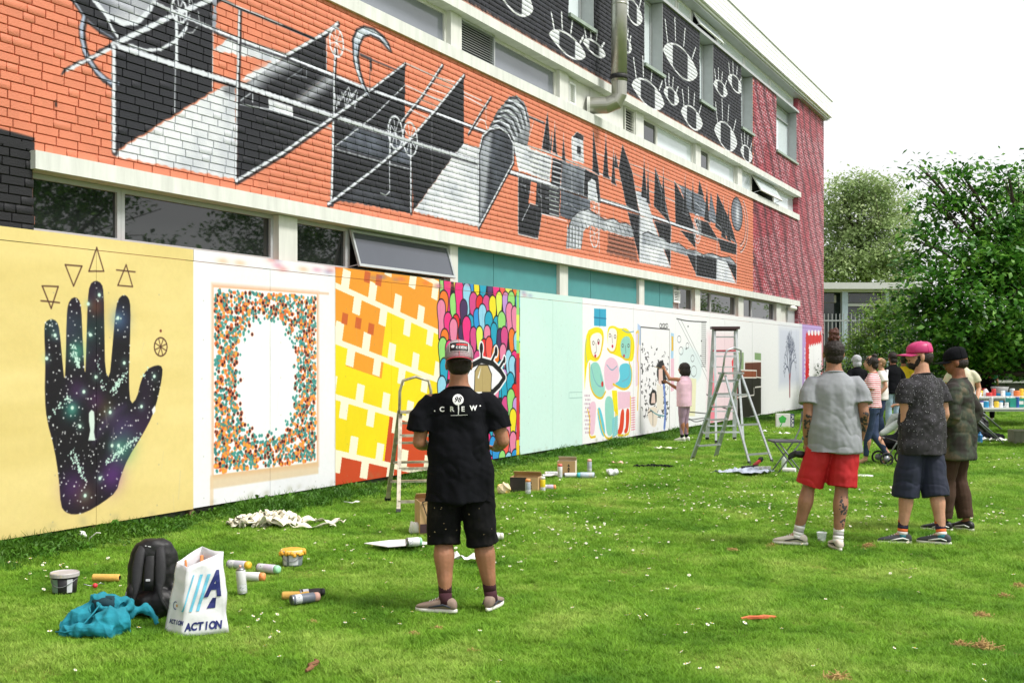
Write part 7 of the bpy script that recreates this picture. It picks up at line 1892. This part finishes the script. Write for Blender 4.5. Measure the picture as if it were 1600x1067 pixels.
# paper, masking and plastic
def sheet(name, loc, rz, outline, mt, label, cat, th=.002, wav=.01, group=None, parent_ok=True, seed=1):
    """thin crumpled sheet from an outline in metres"""
    bm = bmesh.new(); vs = [bm.verts.new((x, y, 0)) for x, y in outline]; bm.faces.new(vs); bmesh.ops.triangulate(bm, faces=bm.faces[:])
    for _ in range(3): bmesh.ops.subdivide_edges(bm, edges=[e for e in bm.edges if e.calc_length() > .05], cuts=1, use_grid_fill=True); bmesh.ops.triangulate(bm, faces=[q for q in bm.faces if len(q.verts) > 3])
    for v in bm.verts: v.co.z = .034 + abs(mnoise.noise(Vector((v.co.x * 12, v.co.y * 12, seed)))) * wav * 2.2
    me = bpy.data.meshes.new(name); bm.to_mesh(me); bm.free(); me.materials.append(mt)
    o = bpy.data.objects.new(name, me); COL.objects.link(o); o.location = loc; o.rotation_euler = (0, 0, rz); s_ = o.modifiers.new('t', 'SOLIDIFY'); s_.thickness = th
    return tag(o, label, cat, group)
M_MASK = mat('cream_masking_paper', (238, 232, 212), .8, var=.05, scale=12, bump=.3, bscale=40); M_PAPER = mat('white_paper', (232, 232, 230), .7, var=.04, bump=.2, bscale=20); M_FILM = mat('thin_white_film', (216, 220, 222), .3, var=.1)
t = empty('masking_paper', gp(440, 822), CW(0), 'tangled heap of cream masking paper strips thrown on the grass', 'masking paper'); t.scale = (1.12, 1.35, 1.15)
rf = random.Random(12)
def strip(pts, w_, m, tw=0.0):
    P = [Vector(p) for p in pts]; Q = []
    for i in range(len(P) - 1):
        for k in range(6):
            tt_ = k / 6; Q.append(P[i].lerp(P[i + 1], tt_))
    Q.append(P[-1]); vs = []
    for i, q in enumerate(Q):
        d = (Q[min(i + 1, len(Q) - 1)] - Q[max(0, i - 1)]).normalized(); s_ = d.cross(Vector((0, 0, 1))).normalized(); a = math.sin(i * .55 + tw) * .9
        s_ = s_ * math.cos(a) + Vector((0, 0, 1)) * math.sin(a); q = q + Vector((0, 0, .015 + .012 * math.sin(i * .9 + tw))); vs += [q - s_ * w_ / 2, q + s_ * w_ / 2]
    m.add(vs, [(2 * i, 2 * i + 1, 2 * i + 3, 2 * i + 2) for i in range(len(Q) - 1)])
for k in range(24):
    m = MB(); x0 = rf.uniform(-.42, .02); y0 = rf.uniform(-.16, .2); pts = [(x0, y0, .02)]
    for j in range(5): x0 += rf.uniform(-.05, .12); y0 += rf.uniform(-.1, .1); pts.append((x0, y0 * .8, rf.uniform(.01, .07) * math.exp(-((x0 + .1) / .3) ** 2) + .01))
    strip(pts, rf.uniform(.05, .09), m, k); o = m.build('strip', M_MASK, t, True); s_ = o.modifiers.new('t', 'SOLIDIFY'); s_.thickness = .0015
for pts in ([(0, -.02, .03), (.15, -.14, .01), (.3, -.17, .01), (.48, -.08, .01)], [(.05, .08, .04), (.18, .04, .03), (.3, .05, .03), (.42, -.02, .02), (.52, .0, .02)], [(.42, -.06, .02), (.5, .0, .04), (.55, -.04, .02)], [(-.3, .0, .04), (-.42, -.02, .02), (-.46, -.06, .01)]):
    m = MB(); strip(pts, .04, m, pts[0][0] * 9); o = m.build('strip', M_MASK, t, True); s_ = o.modifiers.new('t', 'SOLIDIFY'); s_.thickness = .0015
m = MB()
for k in range(9): m.ball((rf.uniform(-.3, .05), rf.uniform(-.08, .1), rf.uniform(.01, .05)), (rf.uniform(.06, .12), rf.uniform(.05, .1), rf.uniform(.015, .03)), 10, 7)
remesh(m, 'crumpled_paper', M_MASK, t, .009, 1, crease(.014, 16, 3))
sheet('paper_scrap', gp(550, 792), CW(10), [(-.09, -.04), (-.02, -.02), (.09, .03), (.04, .06), (-.06, .02)], M_PAPER, 'small white paper scrap between masking heap and the left stepladder', 'paper', wav=.03)
bd = sheet('painted_board', gp(623, 859), CW(0), [(-.3, .06), (-.1, .22), (.04, .26), (.3, .06), (-.08, -.12)], mat('white_board_with_pink_edge', (236, 232, 236), .5, rgb2=(226, 190, 214), f2=.64, scale=3), 'flat white board with faint colour smears lying on the grass', 'board', .006, .0)
spray_can(gp(647, 862, .038), True, CW(25), M_CANW, CAPG, 'white can with a green ring lying on the flat white board', h=.13, r=.038)
sheet('paper_scrap', gp(730, 882), CW(5), [(-.2, -.04), (-.1, .0), (.0, -.06), (.12, -.03), (.22, .05), (.15, .08), (.05, .05), (-.06, .07), (-.2, .04)], M_PAPER, 'crumpled white paper on the grass behind the legs of the man in black', 'paper', wav=.05)
def crumple(name, px, py, rx, ry, rz, mt, label, cat, seed=1, amp=.02):
    t_ = MB(); rf_ = random.Random(seed)
    for k in range(5): t_.ball((rf_.uniform(-.4, .4) * rx, rf_.uniform(-.4, .4) * ry, rz * .5), (rx * .7, ry * .7, rz * .6), 10, 7)
    o = remesh(t_, name, mt, None, max(.005, rx * .06), 1, crease(amp, 14, seed)); o.location = gp(px, py); o.rotation_euler = (0, 0, TH); return tag(o, label, cat)
crumple('plastic_bag', 650, 834, .07, .05, .1, M_PAPER, 'white crumpled plastic bag at the foot of the carton behind the man', 'bag', 3)
crumple('plastic_bag', 957, 744, .1, .07, .1, M_FILM, 'clear crinkled plastic bag alone on the grass right of the carton', 'bag', 5, .03)
crumple('paper_wad', 1158, 668, .08, .06, .06, M_PAPER, 'white wad of paper by the wall under the black painted blocks', 'paper', 6)
crumple('yellow_rag', 789, 771, .09, .07, .12, mat('cream_rag', (226, 206, 170), .9, rgb2=(236, 190, 60), f2=.6, scale=12), 'cream and yellow rag bundled left of the dark box', 'rag', 7)
crumple('black_cloth', 1020, 731, .3, .07, .05, M_BLKC, 'long black garment lying crumpled in the middle of the lawn', 'clothes', 8, .03)
crumple('white_wrapper', 130, 848, .05, .03, .09, M_PAPER, 'white and green wrapper standing in weeds under the yellow panel', 'wrapper', 9)
tag(MB().tube([(-.02, 0, 0), (.0, .0, .05), (.06, .02, .1), (.1, .03, .1)], .005, 7).build('string_scrap', M_PAPER, loc=gp(140, 850)), 'short white cord sticking out of the weeds beside the wrapper', 'cord')
for a in ((1040, 703, .22, 'cream paper strips on the grass below the woman painting', M_MASK), (965, 728, .1, 'thin pinkish strip of tape on the grass left of the black garment', CAPP), (1192, 676, .1, 'white scrap between the leaning ladders and the boxy bag', M_PAPER), (1225, 680, .14, 'flattened white paper in front of the green leaf bag', M_PAPER), (1180, 655, .08, 'tiny white scrap by the plain white sheets', M_PAPER), (1260, 668, .1, 'pink and white litter right of the green leaf bag', CAPP)):
    sheet('paper_scrap', gp(a[0], a[1]), CW(0), [(-a[2], -.03), (-a[2] * .3, .02), (a[2] * .4, -.04), (a[2], -.01), (a[2] * .5, .09), (-a[2] * .4, .07)], a[4], a[3], 'paper', wav=.04)
sheet('paper_sheet', gp(852, 747), CW(10), [(-.03, -.1), (.16, -.08), (.14, .06), (-.06, .05)], M_PAPER, 'flat white sheet lying under the cans by the carton', 'paper', wav=.02)
o = MB().lathe([(.12, 0), (.125, .012), (.11, .014)], 20).build('plate', M_PAPER, loc=gp(1350, 745)); tag(o, 'white plate lying on the grass between the two nearer men', 'plate')
# boxes
def carton(loc, rz, w_, d, h, mt, mt2, label, marks=True, flaps=True):
    t = empty('cardboard_box', loc, rz, label, 'box'); th = .005
    MB().box(-w_/2, w_/2, -d/2, -d/2 + th, 0, h).build('side', mt, t); MB().box(-w_/2, w_/2, d/2 - th, d/2, 0, h).build('side', mt2, t); MB().box(-w_/2, -w_/2 + th, -d/2 + th, d/2 - th, 0, h).build('side', mt2, t); MB().box(w_/2 - th, w_/2, -d/2 + th, d/2 - th, 0, h).build('side', mt2, t); MB().box(-w_/2 + th, w_/2 - th, -d/2 + th, d/2 - th, 0, th).build('base', mt2, t)
    if flaps:
        MB().box(-w_/2, w_/2, -.09, 0, -.002, .002, M=Matrix.Translation((0, d/2, h)) @ Matrix.Rotation(R(-35), 4, 'X')).build('flap', mt2, t)
    if marks:
        for k, z in enumerate((.72, .5, .26)):
            q = h * z; s_ = .018
            vs = [(w_/2 - .09 - s_, -d/2 - .0015, q - s_), (w_/2 - .09 + s_, -d/2 - .0015, q - s_), (w_/2 - .09, -d/2 - .0015, q + s_)] if k < 2 else [(w_/2 - .09 - s_, -d/2 - .0015, q + s_), (w_/2 - .09, -d/2 - .0015, q - s_), (w_/2 - .09 + s_, -d/2 - .0015, q + s_)]
            MB().add(vs, [(0, 1, 2)]).build('arrow_mark', M_DKCARD, t)
    return t
carton(gp(822, 769), CW(-12), .34, .26, .19, M_CARD, M_CARD, 'dark fronted carton with cans standing round it near the man in black')
t_ = [o for o in bpy.data.objects if o.name.startswith('cardboard_box')][-1]
MB().box(-.171, .03, -.1345, -.1305, .002, .188).build('dark_print', M_DKCARD, t_)
carton(gp(886, 742), CW(-10), .25, .2, .19, M_CARD, mat('pale_card', (214, 200, 176), .85), 'small open brown carton further along the wall')
t_ = carton(gp(672, 832), CW(14), .24, .3, .3, M_CARD, M_CARD, 'carton with folded black and white panels half hidden behind the man in black', marks=False)
MB().box(-.06, .1, -.158, -.152, .1, .3, M=Matrix.Rotation(R(6), 4, 'Y')).build('white_panel', M_PAPER, t_); MB().box(-.12, .1, -.162, -.158, .02, .1).build('dark_panel', mat('maroon_panel', (62, 40, 44), .7), t_)
MB().bar((-.1, -.165, .3), (0.0, -.168, .0), .008).bar((-.1, -.165, .3), (.03, -.168, .34), .008).build('black_edge', M_BLKP, t_)
# boxy white bag with a green leaf ball and blue side
t = empty('carrier_bag', gp(1226, 668), CW(-6), 'boxy white bag with a green round tree print and blue side', 'bag')
MB().box(-.2, .12, -.09, .09, 0, .33).build('sack', M_PAPER, t); MB().box(.122, .21, -.085, .085, 0, .32).build('side_panel', mat('navy_side', (40, 44, 104), .5), t)
MB().add([(-.06 + .085 * math.cos(R(a)) * (1 + .1 * math.sin(R(a * 5))), -.0925, .2 + .085 * math.sin(R(a)) * (1 + .1 * math.sin(R(a * 5)))) for a in range(0, 360, 15)], [tuple(range(24))]).build('tree_print', mat('leaf_green_print', (70, 186, 80), .6), t)
MB().add([(-.075, -.0928, .13), (-.055, -.0928, .13), (-.1, -.0928, .03), (-.13, -.0928, .03)], [(0, 1, 2, 3)]).build('trunk_print', mat('leaf_green_print', (70, 186, 80), .6), t)
v, f = text_mesh('PUUR', .11, bold=.004); Mq = Matrix.Translation((.166, -.0875, .16)) @ Matrix.Rotation(R(90), 4, 'X') @ Matrix.Rotation(R(-90), 4, 'Z')
MB().add([Mq @ Vector((q.x, q.y * .62, .002)) for q in v], f).build('printed_word', M_PRNT, t)
# plastic cup
t = empty('plastic_cup', gp(1284, 847), 0, 'empty translucent plastic cup standing between the white trainers', 'cup')
M_CUP = mat('frosted_plastic', (232, 238, 240), .25, var=.03, alpha=.72, trans=.2); MB().lathe([(.03, .002), (.043, .09), (.046, .092), (.043, .094), (.041, .09), (.028, .004)], 20, cap=True).build('wall', M_CUP, t, True); MB().lathe([(.029, .004), (.035, .04)], 18).build('dregs', M_PAPER, t, True)
# sticks
tag(MB().tube([(0, 0, .015), (.02, .05, .02), (.0, .1, .018), (.03, .17, .015), (.01, .2, .02)], [.008, .013, .011, .012, .006], 8).tube([(.02, .05, .02), (.05, .07, .03)], [.006, .002], 6).build('twig', mat('brown_twig', (128, 88, 60), .9, var=.3, scale=30, bump=.6), loc=gp(478, 1052)), 'short brown twig lying in the foreground grass', 'twig').rotation_euler = (0, 0, TH)
tag(MB().tube([(-.12, 0, .012), (-.06, .008, .014), (-.01, .0, .016), (.03, .012, .014), (.11, .015, .01)], [.007, .014, .011, .015, .008], 6).build('painted_stick', mat('orange_painted_wood', (204, 104, 66), .8, var=.35, scale=25, bump=.5), loc=gp(1187, 970)), 'orange painted piece of wood lying on the foreground grass', 'stick').rotation_euler = (0, 0, TH + R(8))
# ground sheet with tools
sheet('ground_sheet', gp(1168, 742), CW(0), [(-.5, -.06), (-.2, .16), (.05, .42), (.3, .3), (.4, .1), (.25, -.12), (-.1, -.12)], mat('blue_grey_tarpaulin', (168, 176, 192), .6, var=.1), 'blue grey plastic sheet with tools on it left of the folding chair', 'ground sheet', wav=.04)
t = empty('tool_bundle', gp(1175, 738, .05), CW(10), 'heap of black and red hand tools on the grey ground sheet', 'tools')
MB().bar((-.15, 0, .02), (.1, .03, .03), .05, .04).build('black_case', M_BLKP, t); MB().bar((.05, .05, .04), (.18, .15, .1), .035).build('red_handle', mat('red_tool_grip', (176, 44, 50), .5), t); MB().bar((.18, .15, .1), (.22, .18, .13), .05).build('tool_head', M_BLKP, t)
for k in range(3): MB().bar((.02 + k * .08, -.07, .02), (.1 + k * .08, -.02, .02), .04, .03).build('white_tube', M_PAPER, t)
o = MB().lathe([(.033, 0), (.036, .01), (.036, .15), (.015, .19), (.015, .22), (.001, .22)], 14).build('water_bottle', M_CUP, loc=gp(1225, 733)); tag(o, 'small clear bottle standing behind the folding chair', 'bottle')
tag(MB().tube([(-.09, 0, .04), (.09, 0, .04)], .04, 14).build('paper_roll', M_PAPER, loc=gp(1233, 740)), 'white paper roll lying under the folding chair', 'roll')
# folding chair
t = empty('folding_chair', gp(1233, 742), CW(0), 'grey metal folding chair with dark seat behind the man in red shorts', 'chair')
Mt = mat('grey_tube', (134, 138, 142), .4, metal=.5); 
for y in (0, .34):
    MB().tube([(-.17, y, .0), (.02, y, .26), (.16, y, .45), (.24, y, .62), (.27, y, .84)], .011, 8).build('rear_leg', Mt, t, True); MB().tube([(.2, y + .015, .0), (.0, y + .015, .26), (-.13, y + .015, .43)], .011, 8).build('front_leg', Mt, t, True)
MB().bar((-.17, 0, .02), (-.17, .34, .02), .014).build('crossbar', Mt, t); MB().bar((.2, 0, .02), (.2, .35, .02), .014).build('crossbar', Mt, t)
MB().rings([[(-.2, -.02, z), (.18, -.02, z), (.19, 0, z), (.19, .36, z), (.18, .38, z), (-.2, .38, z), (-.22, .36, z), (-.22, 0, z)] for z in (.44, .465)]).build('seat', mat('dark_grey_vinyl', (78, 78, 84), .6), t); MB().box(.255, .275, .0, .34, .72, .86).build('backrest', M_BLKP, t)
# stepladders
def ladder(px0, py0, rzdeg, Hh, wb, wt_, n, back, label, tray=None, rail=None, mt=M_ALU, hoop=None, bk=1.0, st_=.075):
    """A frame: treads on the camera-left flight leaning to +x, back frame beyond"""
    t = empty('stepladder', gp(px0, py0), CW(rzdeg), label, 'stepladder', 'aluminium stepladders by the wall')
    ax = back * .5
    def fl(s_, f): # front stile point
        w_ = wb + (wt_ - wb) * f; return Vector((ax * 1.0 * f, s_ * w_ / 2, Hh * f))
    def bkp(s_, f):
        w_ = (wb + (wt_ - wb) * f) * .96; return Vector((back + (ax - back) * f + .03, s_ * w_ / 2, Hh * f * bk))
    for s_ in (-1, 1):
        MB().bar(fl(s_, 0), fl(s_, 1), .026, st_, up=(0, 1, 0)).build('front_stile', mt, t); MB().bar(bkp(s_, 0), bkp(s_, .97), .02, .04, up=(0, 1, 0)).build('rear_leg', mt, t)
        MB().bar(fl(s_, 0) + V3((0, 0, .0)), fl(s_, .03), .032, .07, up=(0, 1, 0)).build('foot', M_RUBBER, t); MB().bar(bkp(s_, 0), bkp(s_, .03), .03, .05, up=(0, 1, 0)).build('foot', M_RUBBER, t)
    for k in range(n):
        f = (k + 1) / (n + .6); a, b = fl(-1, f), fl(1, f)
        MB().bar(a, b, .085, .022).build('tread', mt, t)
    for f in (.1, .42, .75): MB().bar(bkp(-1, f), bkp(1, f), .022, .03).build('rear_bar', mt, t)
    if tray: top_ = fl(0, 1); MB().bar(fl(-1, 1.0) + V3((.0, -.06, .0)), fl(1, 1.0) + V3((.0, .06, 0)), .2, .05).bar(fl(-1, 1.0) + V3((0, .0, -.04)), fl(1, 1) + V3((0, -.0, -.04)), .12, .04).build('top_tray', tray, t)
    if hoop:
        a, b = fl(-1, 1), fl(1, 1); h = Vector((.06, 0, hoop)); MB().tube([a, a + h * .6, a + h * .92 + V3((0, .03, 0)), (a + b) / 2 + h * 1.04, b + h * .92 - V3((0, .03, 0)), b + h * .6, b], .016, 8).build('hand_hoop', mt, t, True); MB().bar(a + V3((0, 0, -.01)), b + V3((0, 0, -.01)), .2, .03).build('platform', mt, t)
    if rail: MB().bar(fl(-1, .8), fl(1, .8), .06, .03).build('coloured_tread', rail, t)
    return t
ladder(640, 782, -78, 1.03, .5, .34, 4, 1.0, 'paint spattered stepladder half behind the man in black', mt=M_ALUW, hoop=.36, st_=.045)
ladder(1100, 715, -52, 1.4, .56, .4, 6, 1.15, 'big plain aluminium stepladder nearest the camera by the woman painting', hoop=.38)
ladder(1126, 689, -90, 2.2, .54, .42, 7, .9, 'tall stepladder with dark top tray and red tread close to the wall', tray=mat('dark_red_tray', (66, 40, 44), .5), rail=mat('red_tread', (206, 40, 60), .5), mt=mat('pale_painted_metal', (196, 200, 206), .5))
crumple('bare_earth', 1150, 686, .45, .2, .012, mat('bare_brown_earth', (112, 92, 62), .95, var=.2), 'worn brown patch of earth behind the big stepladder', 'earth', 15, .004)
# pushchair
t = empty('pushchair', gp(1396, 728), CW(0), 'black pushchair parked in front of the man in the pink cap', 'pushchair')
for x, y in ((-.1, 0), (.25, 0), (-.1, .4), (.25, .4)):
    wl_ = MB().tube([(x + .09 * math.cos(R(a)), y, .1 + .09 * math.sin(R(a))) for a in range(0, 360, 24)], .016, 8, closed=True).build('wheel', M_RUBBER, t, True); MB().lathe([(.05, -.012), (.05, .012)], 12, M=Matrix.Translation((x, y, .1)) @ Matrix.Rotation(R(90), 4, 'X')).build('hub', Mt, wl_, True)
for y in (0, .4):
    MB().tube([(-.1, y, .1), (.05, y, .35), (.3, y, .6), (.45, y, .95)], .013, 8).build('frame', Mt, t, True); MB().tube([(.25, y, .1), (.1, y, .35), (-.12, y, .42)], .013, 8).build('frame', M_BLKP, t, True)
m = MB(); m.tube([(-.12, .2, .34), (.1, .2, .34), (.22, .2, .42), (.36, .2, .72)], [.1, .13, .13, .1], 12); m.ball((.36, .2, .78), (.17, .18, .13)); remesh(m, 'seat', M_BLKC, t, .012, 2, folds(.01, 3)); MB().bar((.45, -.01, .95), (.45, .41, .95), .03).build('handlebar', M_BLKP, t)
MB().bar((-.14, 0, .42), (-.14, .4, .42), .02).build('footrest', Mt, t)
# tables with pots and cans
M_TOP = mat('white_table_top', (226, 228, 228), .4, var=.04)
def table(px, Yt, rz, L, Wd, hh, label):
    g = at_depth(px, HY, Yt); t = empty('folding_table', (g.x, g.y, gh(g.x, g.y)), CW(rz), label, 'table')
    MB().box(0, L, 0, Wd, hh - .03, hh).build('table_top', M_TOP, t); MB().box(.02, L - .02, .02, Wd - .02, hh - .07, hh - .032).build('apron', M_FRAME, t)
    for x in (.12, L - .12):
        MB().tube([(x, .06, .0), (x, .06, hh - .06)], .014, 8).build('leg', Mt, t, True); MB().tube([(x, Wd - .06, .0), (x, Wd - .06, hh - .06)], .014, 8).build('leg', Mt, t, True)
    MB().tube([(.16, .06, .62), (.75, .1, .1)], .012, 8).build('brace', Mt, t, True); MB().tube([(.2, .3, .62), (.8, .34, .1)], .012, 8).build('brace', Mt, t, True)
    return t
table(1508, 20.2, 2, 2.4, .75, .74, 'nearer white folding table crowded with paint pots'); table(1512, 24.2, -4, 3.0, .75, .80, 'further long table seen edge on under the tree')
rf = random.Random(31)
pc = [canmat('c%d' % i, c) for i, c in enumerate(((226, 226, 228), (40, 90, 170), (232, 70, 130), (40, 150, 200), (236, 200, 60), (230, 230, 232), (200, 60, 60), (226, 120, 60), (120, 190, 120), (214, 214, 220), (90, 80, 150), (240, 240, 236)))]
cn = ('white', 'dark blue', 'pink', 'sky blue', 'yellow', 'white', 'red', 'orange', 'green', 'grey', 'violet', 'cream')
pos = ('at the left end', 'near the left end', 'left of the middle', 'in the middle', 'right of the middle', 'near the right end')
tb = at_depth(1508, HY, 20.2); k = 0; used_lab = set()
for i in range(34):
    row = i % 2; x = .06 + (i // 2) * .093 + rf.uniform(-.01, .01); y = .1 + row * .2 + rf.uniform(-.03, .03); a = TH + R(2); X = tb.x + x * math.cos(a) - y * math.sin(a); Yy = tb.y + x * math.sin(a) + y * math.cos(a)
    c = rf.randrange(12); h = rf.choice((.09, .11, .13, .19)); r = .033 if h > .15 else rf.uniform(.03, .05)
    prev_ = globals().get('prev_pot', {}).get(row); nb = (' beside %s' % prev_) if prev_ else ' at the end'; globals().setdefault('prev_pot', {})[row] = cn[c]
    ob = MB().lathe([(r * .92, 0), (r, h * .05), (r, h * .9), (r * .9, h), (.001, h)], 12).build('paint_pot', pc[c], loc=(X, Yy, gh(tb.x, tb.y) + .741), smooth=False)
    lab = '%s %s paint pot %s of the nearer table, %s row' % (('tall' if h > .15 else 'low'), cn[c], pos[min(5, (i // 2) * 6 // 17)].replace('in the middle', 'in the centre').replace('left of the middle', 'left of centre').replace('right of the middle', 'right of centre'), 'back' if row else 'front')
    lab = '%s %s pot%s, %s row, nearer table, %s' % ('tall' if h > .15 else 'squat' if r > .04 else 'small', cn[c], nb, 'back' if row else 'front', pos[min(5, (i // 2) * 6 // 17)].replace('at the ', '').replace('near the ', 'near ').replace('of the ', 'of '))
    tag(ob, lab, 'paint pot', 'paint pots crowded on the nearer table')
a = at_depth(1590, HY, 20.2); o = MB().box(-.14, .14, 0, .2, 0, .16).build('teal_box', mat('teal_plastic', (36, 150, 134), .45), loc=(a.x, a.y + .1, .742)); o.rotation_euler = (0, 0, TH); tag(o, 'teal box at the right end of the nearer table', 'box'); MB().add([(.0, -.002, .05), (.1, -.002, .05), (.1, -.002, .11), (0, -.002, .11)], [(0, 1, 2, 3)]).build('label', M_PRNT, o)
for px, c, l in ((1528, 0, 'white tube rack at the left end of the further table'), (1540, 9, 'grey jar on the further table beside the white rack')):
    a = at_depth(px, HY, 24.7); o = MB().lathe([(.07, 0), (.08, .06), (.05, .12), (.02, .16)], 12).build('jar', pc[c], loc=(a.x, a.y, .8)); tag(o, l, 'jar')
a = at_depth(1562, HY, 24.9); tag(MB().lathe([(.06, 0), (.16, .09), (.19, .2), (.17, .2), (.1, .05)], 18).build('grey_bowl', mat('grey_basin', (150, 152, 152), .5), loc=(a.x, a.y, .8), smooth=True), 'round grey basin on the further table under the tree', 'basin')
prev2 = None
for i in range(13):
    a = at_depth(1524 + i * 7.2, HY, 24.6 + (i % 3) * .12); c = rf.randrange(12); h = rf.choice((.08, .12, .16)); r = rf.uniform(.04, .07)
    ob = MB().lathe([(r * .92, 0), (r, h * .05), (r, h * .9), (r * .85, h), (.001, h)], 12).build('paint_tub', pc[c], loc=(a.x, a.y, .802))
    tag(ob, '%s %s tub, further table, %s' % (('squat', 'middling', 'tall')[(h > .1) + (h > .13)], cn[c], ('right of the %s one' % prev2) if prev2 else 'the leftmost one') + (' by the right edge' if i > 8 else ' near the left end' if i < 4 else ''), 'paint tub', 'paint tubs on the further table'); prev2 = cn[c]
# storage crate, bag and things under the table
t = empty('plastic_crate', gp(1591, 694), CW(0), 'grey green plastic crate at the right edge under the table', 'crate')
Mc = mat('olive_grey_plastic', (126, 128, 108), .6)
MB().box(-.13, .35, -.14, -.13, 0, .27).build('side', Mc, t); MB().box(-.13, .35, .13, .14, 0, .27).build('side', Mc, t); MB().box(-.14, -.13, -.14, .14, 0, .27).build('side', Mc, t); MB().box(.35, .36, -.14, .14, 0, .27).build('side', Mc, t); MB().box(-.13, .35, -.13, .13, 0, .01).build('base', Mc, t)
for k in range(5): MB().box(-.12 + k * .11, -.105 + k * .11, -.148, -.141, .01, .25).build('rib', Mc, t)
MB().box(-.15, .37, -.155, -.1405, .25, .275).build('rim', mat('pale_crate_rim', (160, 160, 144), .6), t)
crumple('black_bag', 1545, 690, .35, .16, .16, M_BLKC, 'black bag slumped on the grass under the nearer table', 'bag', 21, .03); crumple('black_rucksack', 1534, 684, .12, .12, .4, M_NYL, 'upright black rucksack behind the slumped bag under the table', 'rucksack', 22, .03)
sheet('white_cloth', gp(1557, 692), CW(0), [(-.28, -.04), (.0, -.02), (.25, .02), (.24, .12), (-.1, .1), (-.25, .05)], M_PAPER, 'white sheet spread on the grass beside the crate', 'cloth', wav=.05)
o = MB().lathe([(.045, 0), (.05, .01), (.05, .14), (.02, .18), (.02, .21), (.001, .21)], 14).build('blue_bottle', mat('blue_plastic', (60, 130, 190), .3, alpha=.85), loc=gp(1531, 692)); tag(o, 'blue bottle standing beside the bag under the table', 'bottle')
# folding seat under the seated person
t = empty('camp_chair', (SEAT.location.x, SEAT.location.y, 0), SEAT.rotation_euler.z, 'black camp chair under the seated person in grey trousers', 'chair')
MB().box(-.24, .24, -.26, .2, .36, .4).build('seat', M_BLKP, t); MB().box(-.24, .24, -.3, -.27, .4, .85).build('backrest', M_BLKP, t)
for x in (-.22, .22):
    for y in (-.25, .18): MB().bar((x, y, 0), (x, y, .36), .02).build('leg', Mt, t)
for q in (bpy.data.objects):
    if q.get('category') is None and q.parent is None and q.type == 'EMPTY': q['category'] = 'thing'
